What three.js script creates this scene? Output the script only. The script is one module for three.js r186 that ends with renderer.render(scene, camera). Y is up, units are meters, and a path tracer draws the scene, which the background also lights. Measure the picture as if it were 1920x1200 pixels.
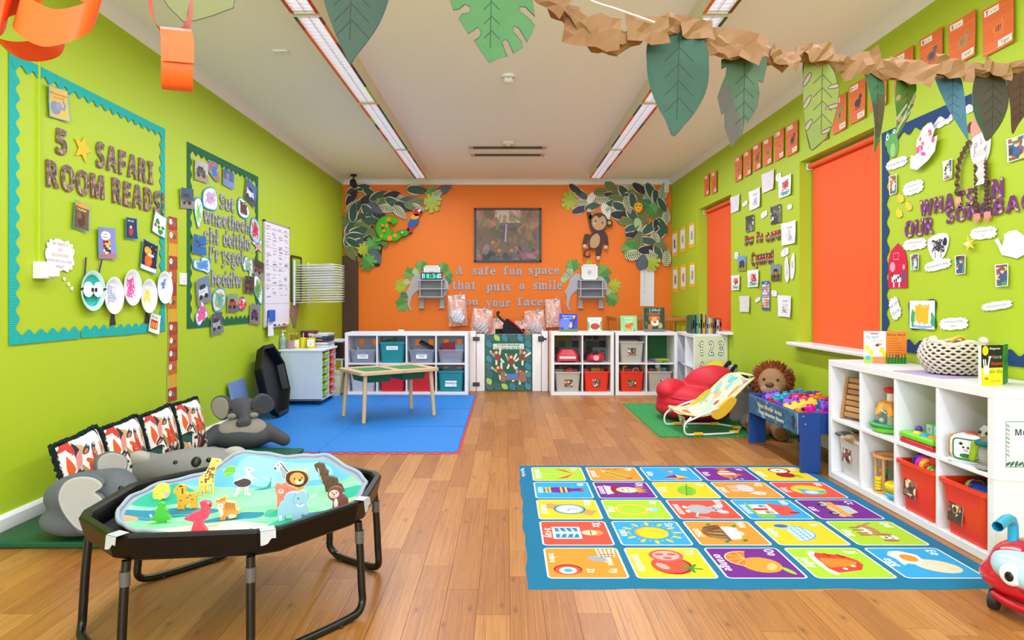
import * as THREE from 'three';
import { RoundedBoxGeometry } from 'three/addons/geometries/RoundedBoxGeometry.js';
import { TextGeometry } from 'three/addons/geometries/TextGeometry.js';
import { FontLoader } from 'three/addons/loaders/FontLoader.js';
import { MarchingCubes } from 'three/addons/objects/MarchingCubes.js';
import { mergeGeometries,mergeVertices } from 'three/addons/utils/BufferGeometryUtils.js';
import { RectAreaLightUniformsLib } from 'three/addons/lights/RectAreaLightUniformsLib.js';

// ---------- camera, exposure, room dimensions ----------
const F = 1235,PX = 949,PY = 562,EYE = 1.165;           // focal length in pixels, vanishing point, eye height
const WL = -2.5,WR = 2.53,WB = -10.1,WF = 4.2,WALLTOP = 2.93,CEIL = 3.01;
const scene = new THREE.Scene();
scene.background = new THREE.Color(0x9fb0c4);
const camera = new THREE.PerspectiveCamera(2 * Math.atan(600 / F) * 180 / Math.PI,1.6,0.05,60);
camera.position.set(0,EYE,0);
camera.lookAt(0,EYE,-5);
camera.setViewOffset(1920,1200,960 - PX,600 - PY,1920,1200);
const renderer = new THREE.WebGLRenderer({ antialias: true });
renderer.toneMapping = THREE.LinearToneMapping;
renderer.toneMappingExposure = 1.16;
renderer.shadowMap.enabled = true;
RectAreaLightUniformsLib.init();
const LAMP = 37,LAMPCOL = 0xe4ecff,DAY = 15,DAYCOL = 0xd8e6ff;
// ceiling fittings: [left row x, right row x], section ends along the room
const ROWS = [-1.205,1.262],ENDS = [9.33,7.55,5.76,3.97,2.18,0.39,-1.4,-3.2];
const LAMPY = EYE + 1.718;
for (const rx of ROWS) for (let i = 0;i < ENDS.length - 1;i++) {
  const L = new THREE.RectAreaLight(LAMPCOL,LAMP,0.13,1.7);
  L.position.set(rx,LAMPY - 0.012,-(ENDS[i] + ENDS[i + 1]) / 2);
  L.lookAt(L.position.x,0,L.position.z);L.rotation.set(-Math.PI / 2,0,0);
  scene.add(L);
}

{ // daylight from the wide window behind the camera
  const L = new THREE.RectAreaLight(DAYCOL,DAY,3.6,1.6);L.position.set(0,1.8,WF - 0.06);L.rotation.set(0,0,0);scene.add(L);
}

// ---------- helpers ----------
const V = (x,y,z) => new THREE.Vector3(x,y,z),PI = Math.PI;
let seed = 7;const rnd = () => (seed = (seed * 16807) % 2147483647) / 2147483647;
const rr = (a,b) => a + (b - a) * rnd(),pick = (a) => a[Math.floor(rnd() * a.length) % a.length];
const used = {};
const numbered = (n) => { const k = used[n] = (used[n] ?? -1) + 1;return k ? n + '_' + String(k).padStart(3, '0') : n;};
function tag(o,label,category,group) { Object.assign(o.userData,{ label,category });if (group) o.userData.group = group;return o;}
function thing(name,label,category,p = [0,0,0],ry = 0,group) {
  const o = new THREE.Group();o.name = numbered(name);o.position.set(...p);o.rotation.y = ry;scene.add(o);
  return tag(o,label,category,group);
}
function mesh(name,geo,m,parent = scene,p,r) {
  const o = new THREE.Mesh(geo,m);o.name = parent === scene ? numbered(name) : name;o.castShadow = o.receiveShadow = true;
  if (p) o.position.set(...p);if (r) o.rotation.set(...r);parent.add(o);return o;
}
function struct(name,geo,m,p) { const o = mesh(name,geo,m,scene,p);o.userData.kind = 'structure';return o;}
const mats = {};
function mat(c,rough = 0.6,o = {}) {
  const k = c + '|' + rough + '|' + JSON.stringify(o,(q,v) => (v && v.isTexture ? v.uuid : v));
  return mats[k] ??= new THREE.MeshPhysicalMaterial({ color: c,roughness: rough,...o });
}
const box = (w,h,d,x = 0,y = 0,z = 0) => new THREE.BoxGeometry(w,h,d).translate(x,y,z);
const rbox = (w,h,d,r = 0.006,x = 0,y = 0,z = 0,s = 2) => new RoundedBoxGeometry(w,h,d,s,Math.min(r,w / 2.01,h / 2.01,d / 2.01)).translate(x,y,z);
const cyl = (r1,r2,h,n = 20,x = 0,y = 0,z = 0) => new THREE.CylinderGeometry(r1,r2,h,n).translate(x,y,z);
const ball = (r,x = 0,y = 0,z = 0,sx = 1,sy = 1,sz = 1,n = 20) => new THREE.SphereGeometry(r,n,Math.ceil(n * 0.7)).scale(sx,sy,sz).translate(x,y,z);
const lathe = (pts,n = 32) => new THREE.LatheGeometry(pts.map((p) => new THREE.Vector2(...p)),n);
const tube = (pts,r,n = 24,k = 8,closed = false) => new THREE.TubeGeometry(new THREE.CatmullRomCurve3(pts.map((p) => V(...p)),closed, 'centripetal'),n,r,k,closed);
function merge(...gs) {
  return mergeGeometries(gs.flat().map((g) => { g = g.index ? g.toNonIndexed() : g;for (const k of Object.keys(g.attributes)) if (!['position', 'normal', 'uv'].includes(k)) g.deleteAttribute(k);return g;}));
}
// pixel -> point on a real plane of the room
const at = (x,y,d) => V((x - PX) * d / F,EYE + (PY - y) * d / F,-d);
const WALLS = {
  L: { at: (x,y) => at(x,y,F * WL / (x - PX)),ry: PI / 2,put: (u,v,o) => [WL + o,v,-u],u: (x,y) => F * WL / (x - PX),dir: -1 },
  R: { at: (x,y) => at(x,y,F * WR / (x - PX)),ry: -PI / 2,put: (u,v,o) => [WR - o,v,u],u: (x,y) => -F * WR / (x - PX) },
  B: { at: (x,y) => at(x,y,-WB),ry: 0,put: (u,v,o) => [u,v,WB + o],u: (x,y) => (x - PX) * -WB / F },
};
const wv = (w,x,y) => WALLS[w].at(x,y).y;
const floorAt = (x,y,h = 0) => at(x,y,F * (EYE - h) / (y - PY));
// textures
function canvasTex(w,h,draw,o = {}) {
  const c = document.createElement('canvas');c.width = w;c.height = h;const g = c.getContext('2d');draw(g,w,h);
  const t = new THREE.CanvasTexture(c);if (o.data !== true) t.colorSpace = THREE.SRGBColorSpace;
  t.wrapS = t.wrapT = THREE.RepeatWrapping;t.repeat.set(o.rx ?? 1,o.ry ?? 1);t.magFilter = THREE.LinearFilter;return t;
}
const font = await new FontLoader().loadAsync('fonts/droid/droid_sans_bold.typeface.json');
const serif = await new FontLoader().loadAsync('fonts/droid/droid_serif_bold.typeface.json');
// atlas of prints: 8 x 8 cells on each sheet
const sheets = [];
let cellNo = 0;
function cell(draw,aspect = 1) {
  const n = cellNo++,s = n >> 6,k = n & 63;
  if (!sheets[s]) {
    const c = document.createElement('canvas');c.width = c.height = 2048;const g = c.getContext('2d');g.fillStyle = '#fff';g.fillRect(0,0,2048,2048);
    const t = new THREE.CanvasTexture(c);t.colorSpace = THREE.SRGBColorSpace;t.magFilter = THREE.LinearFilter;
    sheets[s] = { g,t,m: new THREE.MeshStandardMaterial({ map: t,roughness: 0.55 }) };
  }
  const S = sheets[s],cx = (k & 7) * 256,cy = (k >> 3) * 256,g = S.g;
  g.save();g.beginPath();g.rect(cx,cy,256,256);g.clip();g.translate(cx,cy);g.scale(256 / (100 * aspect),2.56);
  g.lineJoin = g.lineCap = 'round';g.textAlign = 'center';g.textBaseline = 'middle';
  draw(g,100 * aspect,100);g.restore();
  const e = 1.5;
  return { m: S.m,u0: (cx + e) / 2048,u1: (cx + 256 - e) / 2048,v0: 1 - (cy + 256 - e) / 2048,v1: 1 - (cy + e) / 2048 };
}
const mapUV = (c,u,v) => [c.u0 + (c.u1 - c.u0) * u,c.v0 + (c.v1 - c.v0) * v];
// drawing shorthands
const fillR = (g,c,x,y,w,h) => { g.fillStyle = c;g.fillRect(x,y,w,h);};
const ell = (g,c,x,y,a,b = a,r = 0) => { g.fillStyle = c;g.beginPath();g.ellipse(x,y,a,b,r,0,7);g.fill();};
const poly = (g,c,p,lw) => { g.beginPath();for (let i = 0;i < p.length;i += 2) g[i ? 'lineTo' : 'moveTo'](p[i],p[i + 1]);if (lw) { g.strokeStyle = c;g.lineWidth = lw;g.stroke();} else { g.fillStyle = c;g.closePath();g.fill();} };
const txt = (g,c,s,x,y,size,f = 'sans-serif',w = 'bold') => { g.fillStyle = c;g.font = `${w} ${size}px ${f}`;g.fillText(s,x,y);};
function scrib(g,c,x,y,w,h,n = 14,lw = 1.5) { g.strokeStyle = c;g.lineWidth = lw;g.beginPath();g.moveTo(x + w / 2,y + h / 2);for (let i = 0;i < n;i++) g.quadraticCurveTo(x + rnd() * w,y + rnd() * h,x + rnd() * w,y + rnd() * h);g.stroke();}
function snap(g,w,h,cols,n = 26) { fillR(g,cols[0],0,0,w,h);for (let i = 0;i < n;i++) { const c = pick(cols),x = rnd() * w,y = rnd() * h,s = rr(0.06,0.22) * h;if (rnd() < 0.5) ell(g,c,x,y,s * 0.7,s * rr(0.5,1.2),rnd() * 3);else fillR(g,c,x - s / 2,y - s / 2,s * rr(0.5,1.5),s * rr(0.4,1.2));} }

// a sheet of paper or card, slightly bent, printed on its front
const paperSide = mat('#e9e6df',0.8);
function sheetGeo(w,h,c,bend = 0.006,t = 0.0015) {
  const g = new THREE.BoxGeometry(w,h,t,6,4,1),p = g.attributes.position,uv = g.attributes.uv;
  const f0 = g.groups[4].start,idx = g.index.array,done = new Set();
  for (let i = f0;i < f0 + g.groups[4].count;i++) { const k = idx[i];if (done.has(k)) continue;done.add(k);const q = mapUV(c,uv.getX(k),uv.getY(k));uv.setXY(k,...q);}
  for (let i = 0;i < p.count;i++) { const x = p.getX(i) / w * 2,y = p.getY(i) / h * 2;p.setZ(i,p.getZ(i) + bend * (x * x * 0.6 + Math.max(0,-y * x) * 0.5));}
  g.computeVertexNormals();return g;
}
const sheetMats = (c,side = paperSide) => [side,side,side,side,c.m,side];
// thing on a wall: px centre and px size -> metres on that wall
function wallRect(w,cx,cy,wpx,hpx) {
  const W = WALLS[w],a = W.at(cx,cy),s = F / -a.z,u0 = W.u(cx - wpx / 2),u1 = W.u(cx + wpx / 2);
  return { u: W.u(cx),v: a.y,w: Math.abs(u1 - u0),h: hpx / s };
}
function place(o,w,u,v,off,tilt = 0) { const W = WALLS[w];o.position.set(...W.put(w === 'L' ? u : u,v,off));o.rotation.set(0,W.ry,tilt);return o;}
function wallPrint(w,cx,cy,wpx,hpx,tilt,c,name,label,category,group,bend,side) {
  const r = wallRect(w,cx,cy,wpx,hpx);
  const o = mesh(name,sheetGeo(r.w,r.h,c,bend),sheetMats(c,side));place(o,w,r.u,r.v,0.009,tilt);
  return tag(o,label,category,group);
}
// cut-out from an outline; face printed from an atlas cell or plain
function flatGeo(shape,t = 0.003,c,bevel = 0) {
  const g = new THREE.ExtrudeGeometry(shape,{ depth: t,curveSegments: 8,bevelEnabled: !!bevel,bevelSize: bevel,bevelThickness: bevel,bevelSegments: 2 });
  if (c) {
    g.computeBoundingBox();const b = g.boundingBox,p = g.attributes.position,uv = g.attributes.uv;
    for (let i = 0;i < p.count;i++) uv.setXY(i,...mapUV(c,(p.getX(i) - b.min.x) / (b.max.x - b.min.x),(p.getY(i) - b.min.y) / (b.max.y - b.min.y)));
  }
  return g;
}
const shapeOf = (pts,smooth = false,k = 1) => { // flat list of x, y
  const v = [];for (let i = 0;i < pts.length;i += 2) v.push(new THREE.Vector2(pts[i] * k,pts[i + 1] * k));
  const s = new THREE.Shape();
  if (smooth) { const c = new THREE.CatmullRomCurve3(v.map((q) => V(q.x,q.y,0)),true, 'centripetal').getPoints(v.length * 4);s.setFromPoints(c.slice(0,-1).map((q) => new THREE.Vector2(q.x,q.y)));} else s.setFromPoints(v);
  return s;
};
// rings of points joined into a skin; first and last ring closed by a fan when asked
function loft(rings,capA = true,capB = true) {
  const n = rings[0].length,pos = [],uv = [];
  const put = (p,u,v) => { pos.push(p.x,p.y,p.z);uv.push(u,v);};
  for (let r = 0;r < rings.length - 1;r++) for (let i = 0;i < n;i++) {
    const j = (i + 1) % n,a = rings[r][i],b = rings[r][j],c = rings[r + 1][i],d = rings[r + 1][j],u0 = i / n,u1 = (i + 1) / n,v0 = r / (rings.length - 1),v1 = (r + 1) / (rings.length - 1);
    put(a,u0,v0);put(c,u0,v1);put(b,u1,v0);put(b,u1,v0);put(c,u0,v1);put(d,u1,v1);
  }
  const cap = (R,flip) => { const m = R.reduce((s,p) => s.add(p),V(0,0,0)).multiplyScalar(1 / n);for (let i = 0;i < n;i++) { const a = R[i],b = R[(i + 1) % n];put(m,0.5,0.5);if (flip) { put(a,0,0);put(b,0,1);} else { put(b,0,0);put(a,0,1);} } };
  if (capA) cap(rings[0],true);if (capB) cap(rings.at(-1),false);
  const g = new THREE.BufferGeometry();g.setAttribute('position',new THREE.Float32BufferAttribute(pos,3));g.setAttribute('uv',new THREE.Float32BufferAttribute(uv,2));g.computeVertexNormals();return g;
}
const rrect = (w,d,r,y,n = 4) => { const o = [];for (const [sx,sz,a0] of [[1,1,0],[-1,1,1],[-1,-1,2],[1,-1,3]]) for (let i = 0;i <= n;i++) { const a = (a0 + i / n) * PI / 2;o.push(V(sx * (w / 2 - r) + r * Math.cos(a),y,sz * (d / 2 - r) + r * Math.sin(a)));} return o;};
// smooth body from ellipsoids [x,y,z,rx,ry,rz] and tapered limbs {a,b,r,s}
function blob(parts,res = 44,k = 0.03,crumple = 0) {
  const lo = V(9,9,9),hi = V(-9,-9,-9);
  for (const q of parts) for (const [p,r] of Array.isArray(q) ? [[q.slice(0,3),Math.max(...q.slice(3,6))]] : [[q.a,q.r],[q.b,q.s]]) for (let i = 0;i < 3;i++) { lo.setComponent(i,Math.min(lo.getComponent(i),p[i] - r));hi.setComponent(i,Math.max(hi.getComponent(i),p[i] + r));}
  const c = lo.clone().add(hi).multiplyScalar(0.5),S = Math.max(hi.x - lo.x,hi.y - lo.y,hi.z - lo.z) * 0.56,mc = new MarchingCubes(res,undefined,false,false,90000);
  mc.isolation = 0;const f = mc.field,h = res / 2,p = V(0,0,0);
  const sd = (q) => {
    if (Array.isArray(q)) { let x = p.x - q[0],y = p.y - q[1],z = p.z - q[2];if (q[6]) { const cs = Math.cos(q[6]),sn = Math.sin(q[6]);[x,y] = [x * cs + y * sn,-x * sn + y * cs];} const k0 = Math.hypot(x / q[3],y / q[4],z / q[5]),k1 = Math.hypot(x / q[3] ** 2,y / q[4] ** 2,z / q[5] ** 2);return k1 < 1e-6 ? -Math.min(q[3],q[4],q[5]) : k0 * (k0 - 1) / k1;}
    const ax = q.b[0] - q.a[0],ay = q.b[1] - q.a[1],az = q.b[2] - q.a[2];const t = Math.min(1,Math.max(0,((p.x - q.a[0]) * ax + (p.y - q.a[1]) * ay + (p.z - q.a[2]) * az) / (ax * ax + ay * ay + az * az)));
    return Math.hypot(p.x - q.a[0] - ax * t,p.y - q.a[1] - ay * t,p.z - q.a[2] - az * t) - (q.r + (q.s - q.r) * t);
  };
  for (let z = 0;z < res;z++) for (let y = 0;y < res;y++) for (let x = 0;x < res;x++) {
    p.set(c.x + S * (x - h) / h,c.y + S * (y - h) / h,c.z + S * (z - h) / h);let d = 9;
    for (const q of parts) { const e = sd(q),m = Math.max(0,k - Math.abs(d - e)) / k;d = Math.min(d,e) - m * m * k * 0.25;}
    f[x + y * res + z * res * res] = -d;
  }
  mc.update();const n = mc.count,g = new THREE.BufferGeometry();
  const P = mc.positionArray.slice(0,n * 3),uv = new Float32Array(n * 2);
  for (let i = 0;i < n;i++) { for (let j = 0;j < 3;j++) P[i * 3 + j] = P[i * 3 + j] * S + c.getComponent(j);if (crumple) { const [x,y,z] = [P[i * 3],P[i * 3 + 1],P[i * 3 + 2]].map((q) => q * 60);P[i * 3] += 0.007 * Math.sin(y * 1.3 + z);P[i * 3 + 1] += 0.009 * Math.sin(x + y * 2.1);P[i * 3 + 2] += 0.008 * Math.sin(x * 1.7 - y * 1.4);} uv[i * 2] = P[i * 3] + P[i * 3 + 2];uv[i * 2 + 1] = P[i * 3 + 1] + P[i * 3 + 2] * 0.5;}
  g.setAttribute('position',new THREE.BufferAttribute(P,3));g.setAttribute('normal',new THREE.BufferAttribute(mc.normalArray.slice(0,n * 3),3));g.setAttribute('uv',new THREE.BufferAttribute(uv,2));if (crumple) g.computeVertexNormals();
  return g;
}

// ---------- setting ----------
const noiseTex = (a,b,o) => canvasTex(256,256,(g) => { const d = g.createImageData(256,256);for (let i = 0;i < d.data.length;i += 4) { const v = a + (b - a) * rnd();d.data[i] = d.data[i + 1] = d.data[i + 2] = v;d.data[i + 3] = 255;} g.putImageData(d,0,0);},{ data: true,...o });
const grit = noiseTex(100,155,{ rx: 3,ry: 3 });
const LIME = '#adc41e',ORANGE = '#ee7606';
const limeM = mat(LIME,0.62,{ bumpMap: grit,bumpScale: 0.0004 }),orangeM = mat(ORANGE,0.6,{ bumpMap: grit,bumpScale: 0.0004 });
const creamM = mat('#e8e2da',0.8),whiteM = mat('#ece9e6',0.45),paintW = mat('#eeece8',0.4);
const T = 0.2,len = WF - WB,mz = (WF + WB) / 2;
struct('wall_left',box(T,3.2,len + 2 * T,WL - T / 2,1.6,mz),limeM);
struct('wall_back',box(WR - WL,3.2,T,(WL + WR) / 2,1.6,WB - T / 2),orangeM);
struct('wall_front',box(WR - WL,3.2,T,(WL + WR) / 2,1.6,WF + T / 2),creamM);
// right wall with two window openings
const WIN = [[-5.68,-4.457],[-8.63,-7.41]],SILL = 0.79,HEAD = 2.352,RT = 0.3;
{
  const s = new THREE.Shape([[-WF - T,0],[-WB + T,0],[-WB + T,3.2],[-WF - T,3.2]].map((p) => new THREE.Vector2(...p)));
  for (const [a,b] of WIN) s.holes.push(new THREE.Path([[-b,SILL],[-a,SILL],[-a,HEAD],[-b,HEAD]].map((p) => new THREE.Vector2(...p))));
  struct('wall_right',new THREE.ExtrudeGeometry(s,{ depth: RT,bevelEnabled: false }).rotateY(PI / 2).translate(WR,0,0),limeM);
}
struct('ceiling',box(WR - WL + 0.8,0.15,len + 0.5,(WL + WR) / 2,CEIL + 0.075,mz),mat('#fbf8f6',0.85));
// coving along the three visible walls
const cove = (L) => { const s = new THREE.Shape();s.moveTo(0,0);s.lineTo(0,0.085);s.lineTo(0.085,0.085);s.quadraticCurveTo(0.02,0.065,0,0);return new THREE.ExtrudeGeometry(s,{ depth: L,bevelEnabled: false });};
struct('trim_1',cove(len),paintW,[WL,WALLTOP,WB]);
struct('trim_2',cove(len).rotateY(PI),paintW,[WR,WALLTOP,WF]);
struct('trim_3',cove(WR - WL).rotateY(-PI / 2).translate(0,0,0),paintW,[WR,WALLTOP,WB]);
const skirt = (L) => { const s = new THREE.Shape();s.moveTo(0,0);s.lineTo(0.022,0);s.lineTo(0.022,0.082);s.lineTo(0.01,0.1);s.lineTo(0,0.1);return new THREE.ExtrudeGeometry(s,{ depth: L,bevelEnabled: false });};
struct('baseboard_left',skirt(len),whiteM,[WL,0,WB]);
struct('baseboard_right',skirt(len).rotateY(PI),whiteM,[WR,0,WF]);
// windows: frame, panes and board sill, mostly behind the blinds
WIN.forEach(([a,b],i) => {
  const w = new THREE.Group();w.name = 'window_' + (i + 1);w.userData.kind = 'structure';scene.add(w);const L = b - a,m = (a + b) / 2,hh = HEAD - SILL,my = (HEAD + SILL) / 2,X = WR + 0.2;
  mesh('window_frame',merge(box(0.06,hh,0.05,X,my,a + 0.025),box(0.06,hh,0.05,X,my,b - 0.025),box(0.06,0.05,L,X,SILL + 0.025,m),box(0.06,0.05,L,X,HEAD - 0.025,m),box(0.06,hh,0.04,X,my,m)),paintW,w);
  for (const s of [-1,1]) mesh('pane',box(0.006,hh - 0.1,L / 2 - 0.07,X,my,m + s * L / 4),mat('#ffffff',0.02,{ transmission: 1,thickness: 0 }),w);
  mesh('window_sill',rbox(0.3,0.03,L + 0.14,0.008,WR + 0.06,SILL - 0.005,m),whiteM,w);
});
{ const w = new THREE.Group();w.name = 'window_3';w.userData.kind = 'structure';scene.add(w);const Z = WF - 0.02;
  mesh('window_frame',merge(box(3.7,0.05,0.04,0,2.625,Z),box(3.7,0.05,0.04,0,0.975,Z),box(0.05,1.7,0.04,-1.825,1.8,Z),box(0.05,1.7,0.04,1.825,1.8,Z)),paintW,w);
  mesh('pane',box(3.6,1.6,0.006,0,1.8,WF - 0.012),mat('#ffffff',0.3,{ emissive: '#dfe9ff',emissiveIntensity: 0.9 }),w);}
// floor: a slab and laminate boards laid along the room
const woodTex = (base,dark,light,sd) => canvasTex(256,1024,(g,w,h) => {
  seed = sd;fillR(g,base,0,0,w,h);
  for (let i = 0;i < 340;i++) { g.globalAlpha = rr(0.04,0.22);g.strokeStyle = rnd() < 0.55 ? dark : light;g.lineWidth = rr(0.6,5);const x = rnd() * w,y = rnd() * h,L = rr(60,500),a = rr(-14,14);g.beginPath();g.moveTo(x,y);g.bezierCurveTo(x + a,y + L / 3,x - a,y + 2 * L / 3,x + a * 0.6,y + L);g.stroke();}
  for (let i = 0;i < 4;i++) { const x = rr(40,w - 40),y = rnd() * h;for (let k = 0;k < 8;k++) { g.globalAlpha = 0.2;g.strokeStyle = dark;g.lineWidth = rr(1,2.5);g.beginPath();g.moveTo(x - 12 - k * 6,y + 150);g.quadraticCurveTo(x,y - 60 - k * 30,x + 12 + k * 6,y + 150);g.stroke();} }
  for (let i = 0;i < 3;i++) { const x = rnd() * w,y = rnd() * h;g.globalAlpha = 0.5;ell(g,dark,x,y,5,9);g.globalAlpha = 0.2;ell(g,dark,x,y,12,26);}
  g.globalAlpha = 1;
});
{
  const base = ['#ae7234', '#a3672c', '#b77c3e', '#9c6128'].map((c,i) => new THREE.MeshPhysicalMaterial({ map: woodTex(c, '#5c3012', '#cf9656',31 + i * 77),roughness: 0.42,clearcoat: 0.12,clearcoatRoughness: 0.35 }));
  seed = 99;
  const fl = new THREE.Group();fl.name = 'floor';fl.userData.kind = 'structure';scene.add(fl);
  mesh('floor_slab',box(WR - WL + 0.8,0.1,len + 0.5,(WL + WR) / 2,-0.058,mz),base[0],fl);
  const pw = (WR - WL) / 40,PLEN = 1.22;
  const vs = [0,1,2,3,4].map((k) => { const g = new THREE.BoxGeometry(pw - 0.0012,0.008,PLEN - 0.0015);const p = g.attributes.position,uv = g.attributes.uv;for (let i = 0;i < p.count;i++) uv.setXY(i,p.getX(i) / 0.26 + k * 0.23,p.getZ(i) / 1.25 + k * 0.37);return g;});
  let last = -1;
  for (let r = 0;r < 40;r++) for (let z = -0.95 - rr(0,1);z > -8.6;z -= PLEN) {
    const x = WL + (r + 0.5) * pw,zc = z - PLEN / 2;
    if (x < -0.45 && z < -5.25 || x > 0.2 && x < 2 && z < -2.8 && zc > -4) continue;   // nothing seen of these: under the mat and the rug
    let k = Math.floor(rnd() * 4);if (k === last) k = (k + 1) % 4;last = k;
    mesh('plank',pick(vs),base[k],fl,[x,-0.004,zc]);
  }
}
// roller blinds
const blindM = mat('#ee5a1e',0.75,{ side: THREE.DoubleSide });
WIN.forEach(([a,b],i) => {
  const L = b - a - 0.03,m = (a + b) / 2,t = thing('roller_blind',['orange roller blind in the nearer, larger looking window beside the song board', 'orange roller blind in the far window near the back corner'][i], 'blind',[WR + 0.075,SILL,m]);
  mesh('fabric',box(0.003,HEAD - SILL - 0.06,L - 0.05,0.02,(HEAD - SILL - 0.06) / 2 + 0.01,0),blindM,t);
  mesh('roller',cyl(0.022,0.022,L - 0.04,18).rotateX(PI / 2).translate(0,HEAD - SILL - 0.045,0),blindM,t);
  for (const s of [-1,1]) mesh('bracket',rbox(0.05,0.06,0.012,0.005,0,HEAD - SILL - 0.045,s * (L / 2 - 0.006)),whiteM,t);
  mesh('bottom_bar',rbox(0.012,0.02,L - 0.05,0.004,0.02,0.02,0),blindM,t);
});
// ceiling lights with patterned trim along their edges
const trimCols = ['#f06a12', '#2d5a2c', '#e88a1a', '#b4cf2a', '#7a3c22', '#f06a12', '#c63a20', '#3c3a34', '#f06a12'];
ROWS.forEach((rx,ri) => { for (let i = 0;i < ENDS.length - 1;i++) {
  const L = ENDS[i] - ENDS[i + 1],far = ['farthest', 'second farthest', 'third farthest', 'fourth farthest', 'nearest', 'overhead', 'rearmost'][i];
  const t = thing('ceiling_light', `${far} section of the ${ri ? 'right' : 'left'} row of louvred fluorescent ceiling lights`, 'ceiling light',[rx,LAMPY,-(ENDS[i] + ENDS[i + 1]) / 2]);
  const hw = 0.079,hh = CEIL - LAMPY;
  mesh('housing',merge(box(0.006,hh,L - 0.01,-hw,hh / 2,0),box(0.006,hh,L - 0.01,hw,hh / 2,0),box(2 * hw,0.01,L - 0.01,0,hh - 0.006,0),box(2 * hw,hh,0.012,0,hh / 2,L / 2 - 0.012),box(2 * hw,hh,0.012,0,hh / 2,-L / 2 + 0.012)),mat('#e0d6c6',0.6),t);
  mesh('diffuser',box(2 * hw - 0.014,0.006,L - 0.06,0,0.035,0),mat('#ffffff',0.5,{ emissive: '#f2f2ff',emissiveIntensity: 0.8 }),t);
  const lv = [];for (let z = -L / 2 + 0.05;z < L / 2 - 0.03;z += 0.06) lv.push(box(2 * hw - 0.012,0.022,0.0025,0,0.014,z));lv.push(box(0.004,0.022,L - 0.05,0,0.014,0));
  mesh('louvre',merge(lv),mat('#e8e8f0',0.3,{ metalness: 0.3 }),t);
  for (const s of [-1,1]) { let z = -L / 2 + 0.03;while (z < L / 2 - 0.05) { const l = Math.min(rr(0.12,0.6),L / 2 - 0.03 - z);mesh('trim_strip',box(0.02,0.004,l,s * (hw - 0.004),-0.003,z + l / 2),mat(pick(trimCols),0.6),t);z += l;} }
} });

// ---------- wall displays ----------
// scalloped paper border round a display: four strips
function border(w,x0,x1,yTop,yBot,name,label,color,sc,wd,opt = {}) {
  const W = WALLS[w],u0 = Math.min(W.u(x0),W.u(x1)),u1 = Math.max(W.u(x0),W.u(x1));
  const v1 = wv(w,...yTop),v0 = wv(w,...yBot),t = thing(name,label, 'border'),m = mat(color,0.75,{ bumpMap: ridges,bumpScale: 0.001 });
  const cu = (u0 + u1) / 2,cv = (v0 + v1) / 2,ww = u1 - u0,hh = v1 - v0;place(t,w,cu,cv,0.004);
  const strip = (L) => { const s = new THREE.Shape();s.moveTo(-L / 2,wd * 0.6);s.lineTo(L / 2,wd * 0.6);const n = Math.max(1,Math.round(L / sc));s.lineTo(L / 2,0);for (let i = n * 8 - 1;i >= 0;i--) s.lineTo(-L / 2 + L * i / n / 8,-wd * 0.19 * (1 - Math.cos(i * PI / 4)));s.lineTo(-L / 2,wd * 0.6);return new THREE.ExtrudeGeometry(s,{ depth: 0.0015,bevelEnabled: false,curveSegments: 6 });};
  const e = wd * 0.6;
  mesh('border_strip',strip(ww),m,t,[0,hh / 2 - e,0.0016]);
  for (const a of opt.cuts ?? [[0,1,0]]) mesh('border_strip',strip(ww * (a[1] - a[0])),m,t,[ww * ((a[0] + a[1]) / 2 - 0.5),-hh / 2 + e,0.0016],[0,0,PI + a[2]]);
  mesh('border_strip',strip(hh),m,t,[-ww / 2 + e,0,0],[0,0,PI / 2]);
  if (!opt.open) mesh('border_strip',strip(hh),m,t,[ww / 2 - e,0,0],[0,0,-PI / 2]);
}
const ridges = canvasTex(64,16,(g) => { for (let x = 0;x < 64;x++) fillR(g, `rgb(${[0, 0, 0].map(() => 128 + 110 * Math.sin(x / 64 * PI * 8) | 0)})`,x,0,1,16);},{ data: true,rx: 22,ry: 22 });
border('L',15,308,[160,168],[160,634], 'display_border', 'turquoise scalloped paper border framing the book display nearest the camera', '#06a9a4',0.085,0.075,{ cuts: [[0,0.36,0.004],[0.37,0.72,-0.012],[0.72,1,0.006]] });
border('L',350,483,[417,299],[417,610], 'display_border', 'dark green scalloped border framing the silver Welsh lettering', '#05603a',0.1,0.08);
border('R',1655,1990,[1800,186],[1700,660], 'display_border', 'navy blue scalloped border framing the song display', '#0f3a6e',0.12,0.085,{ open: true });
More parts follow.
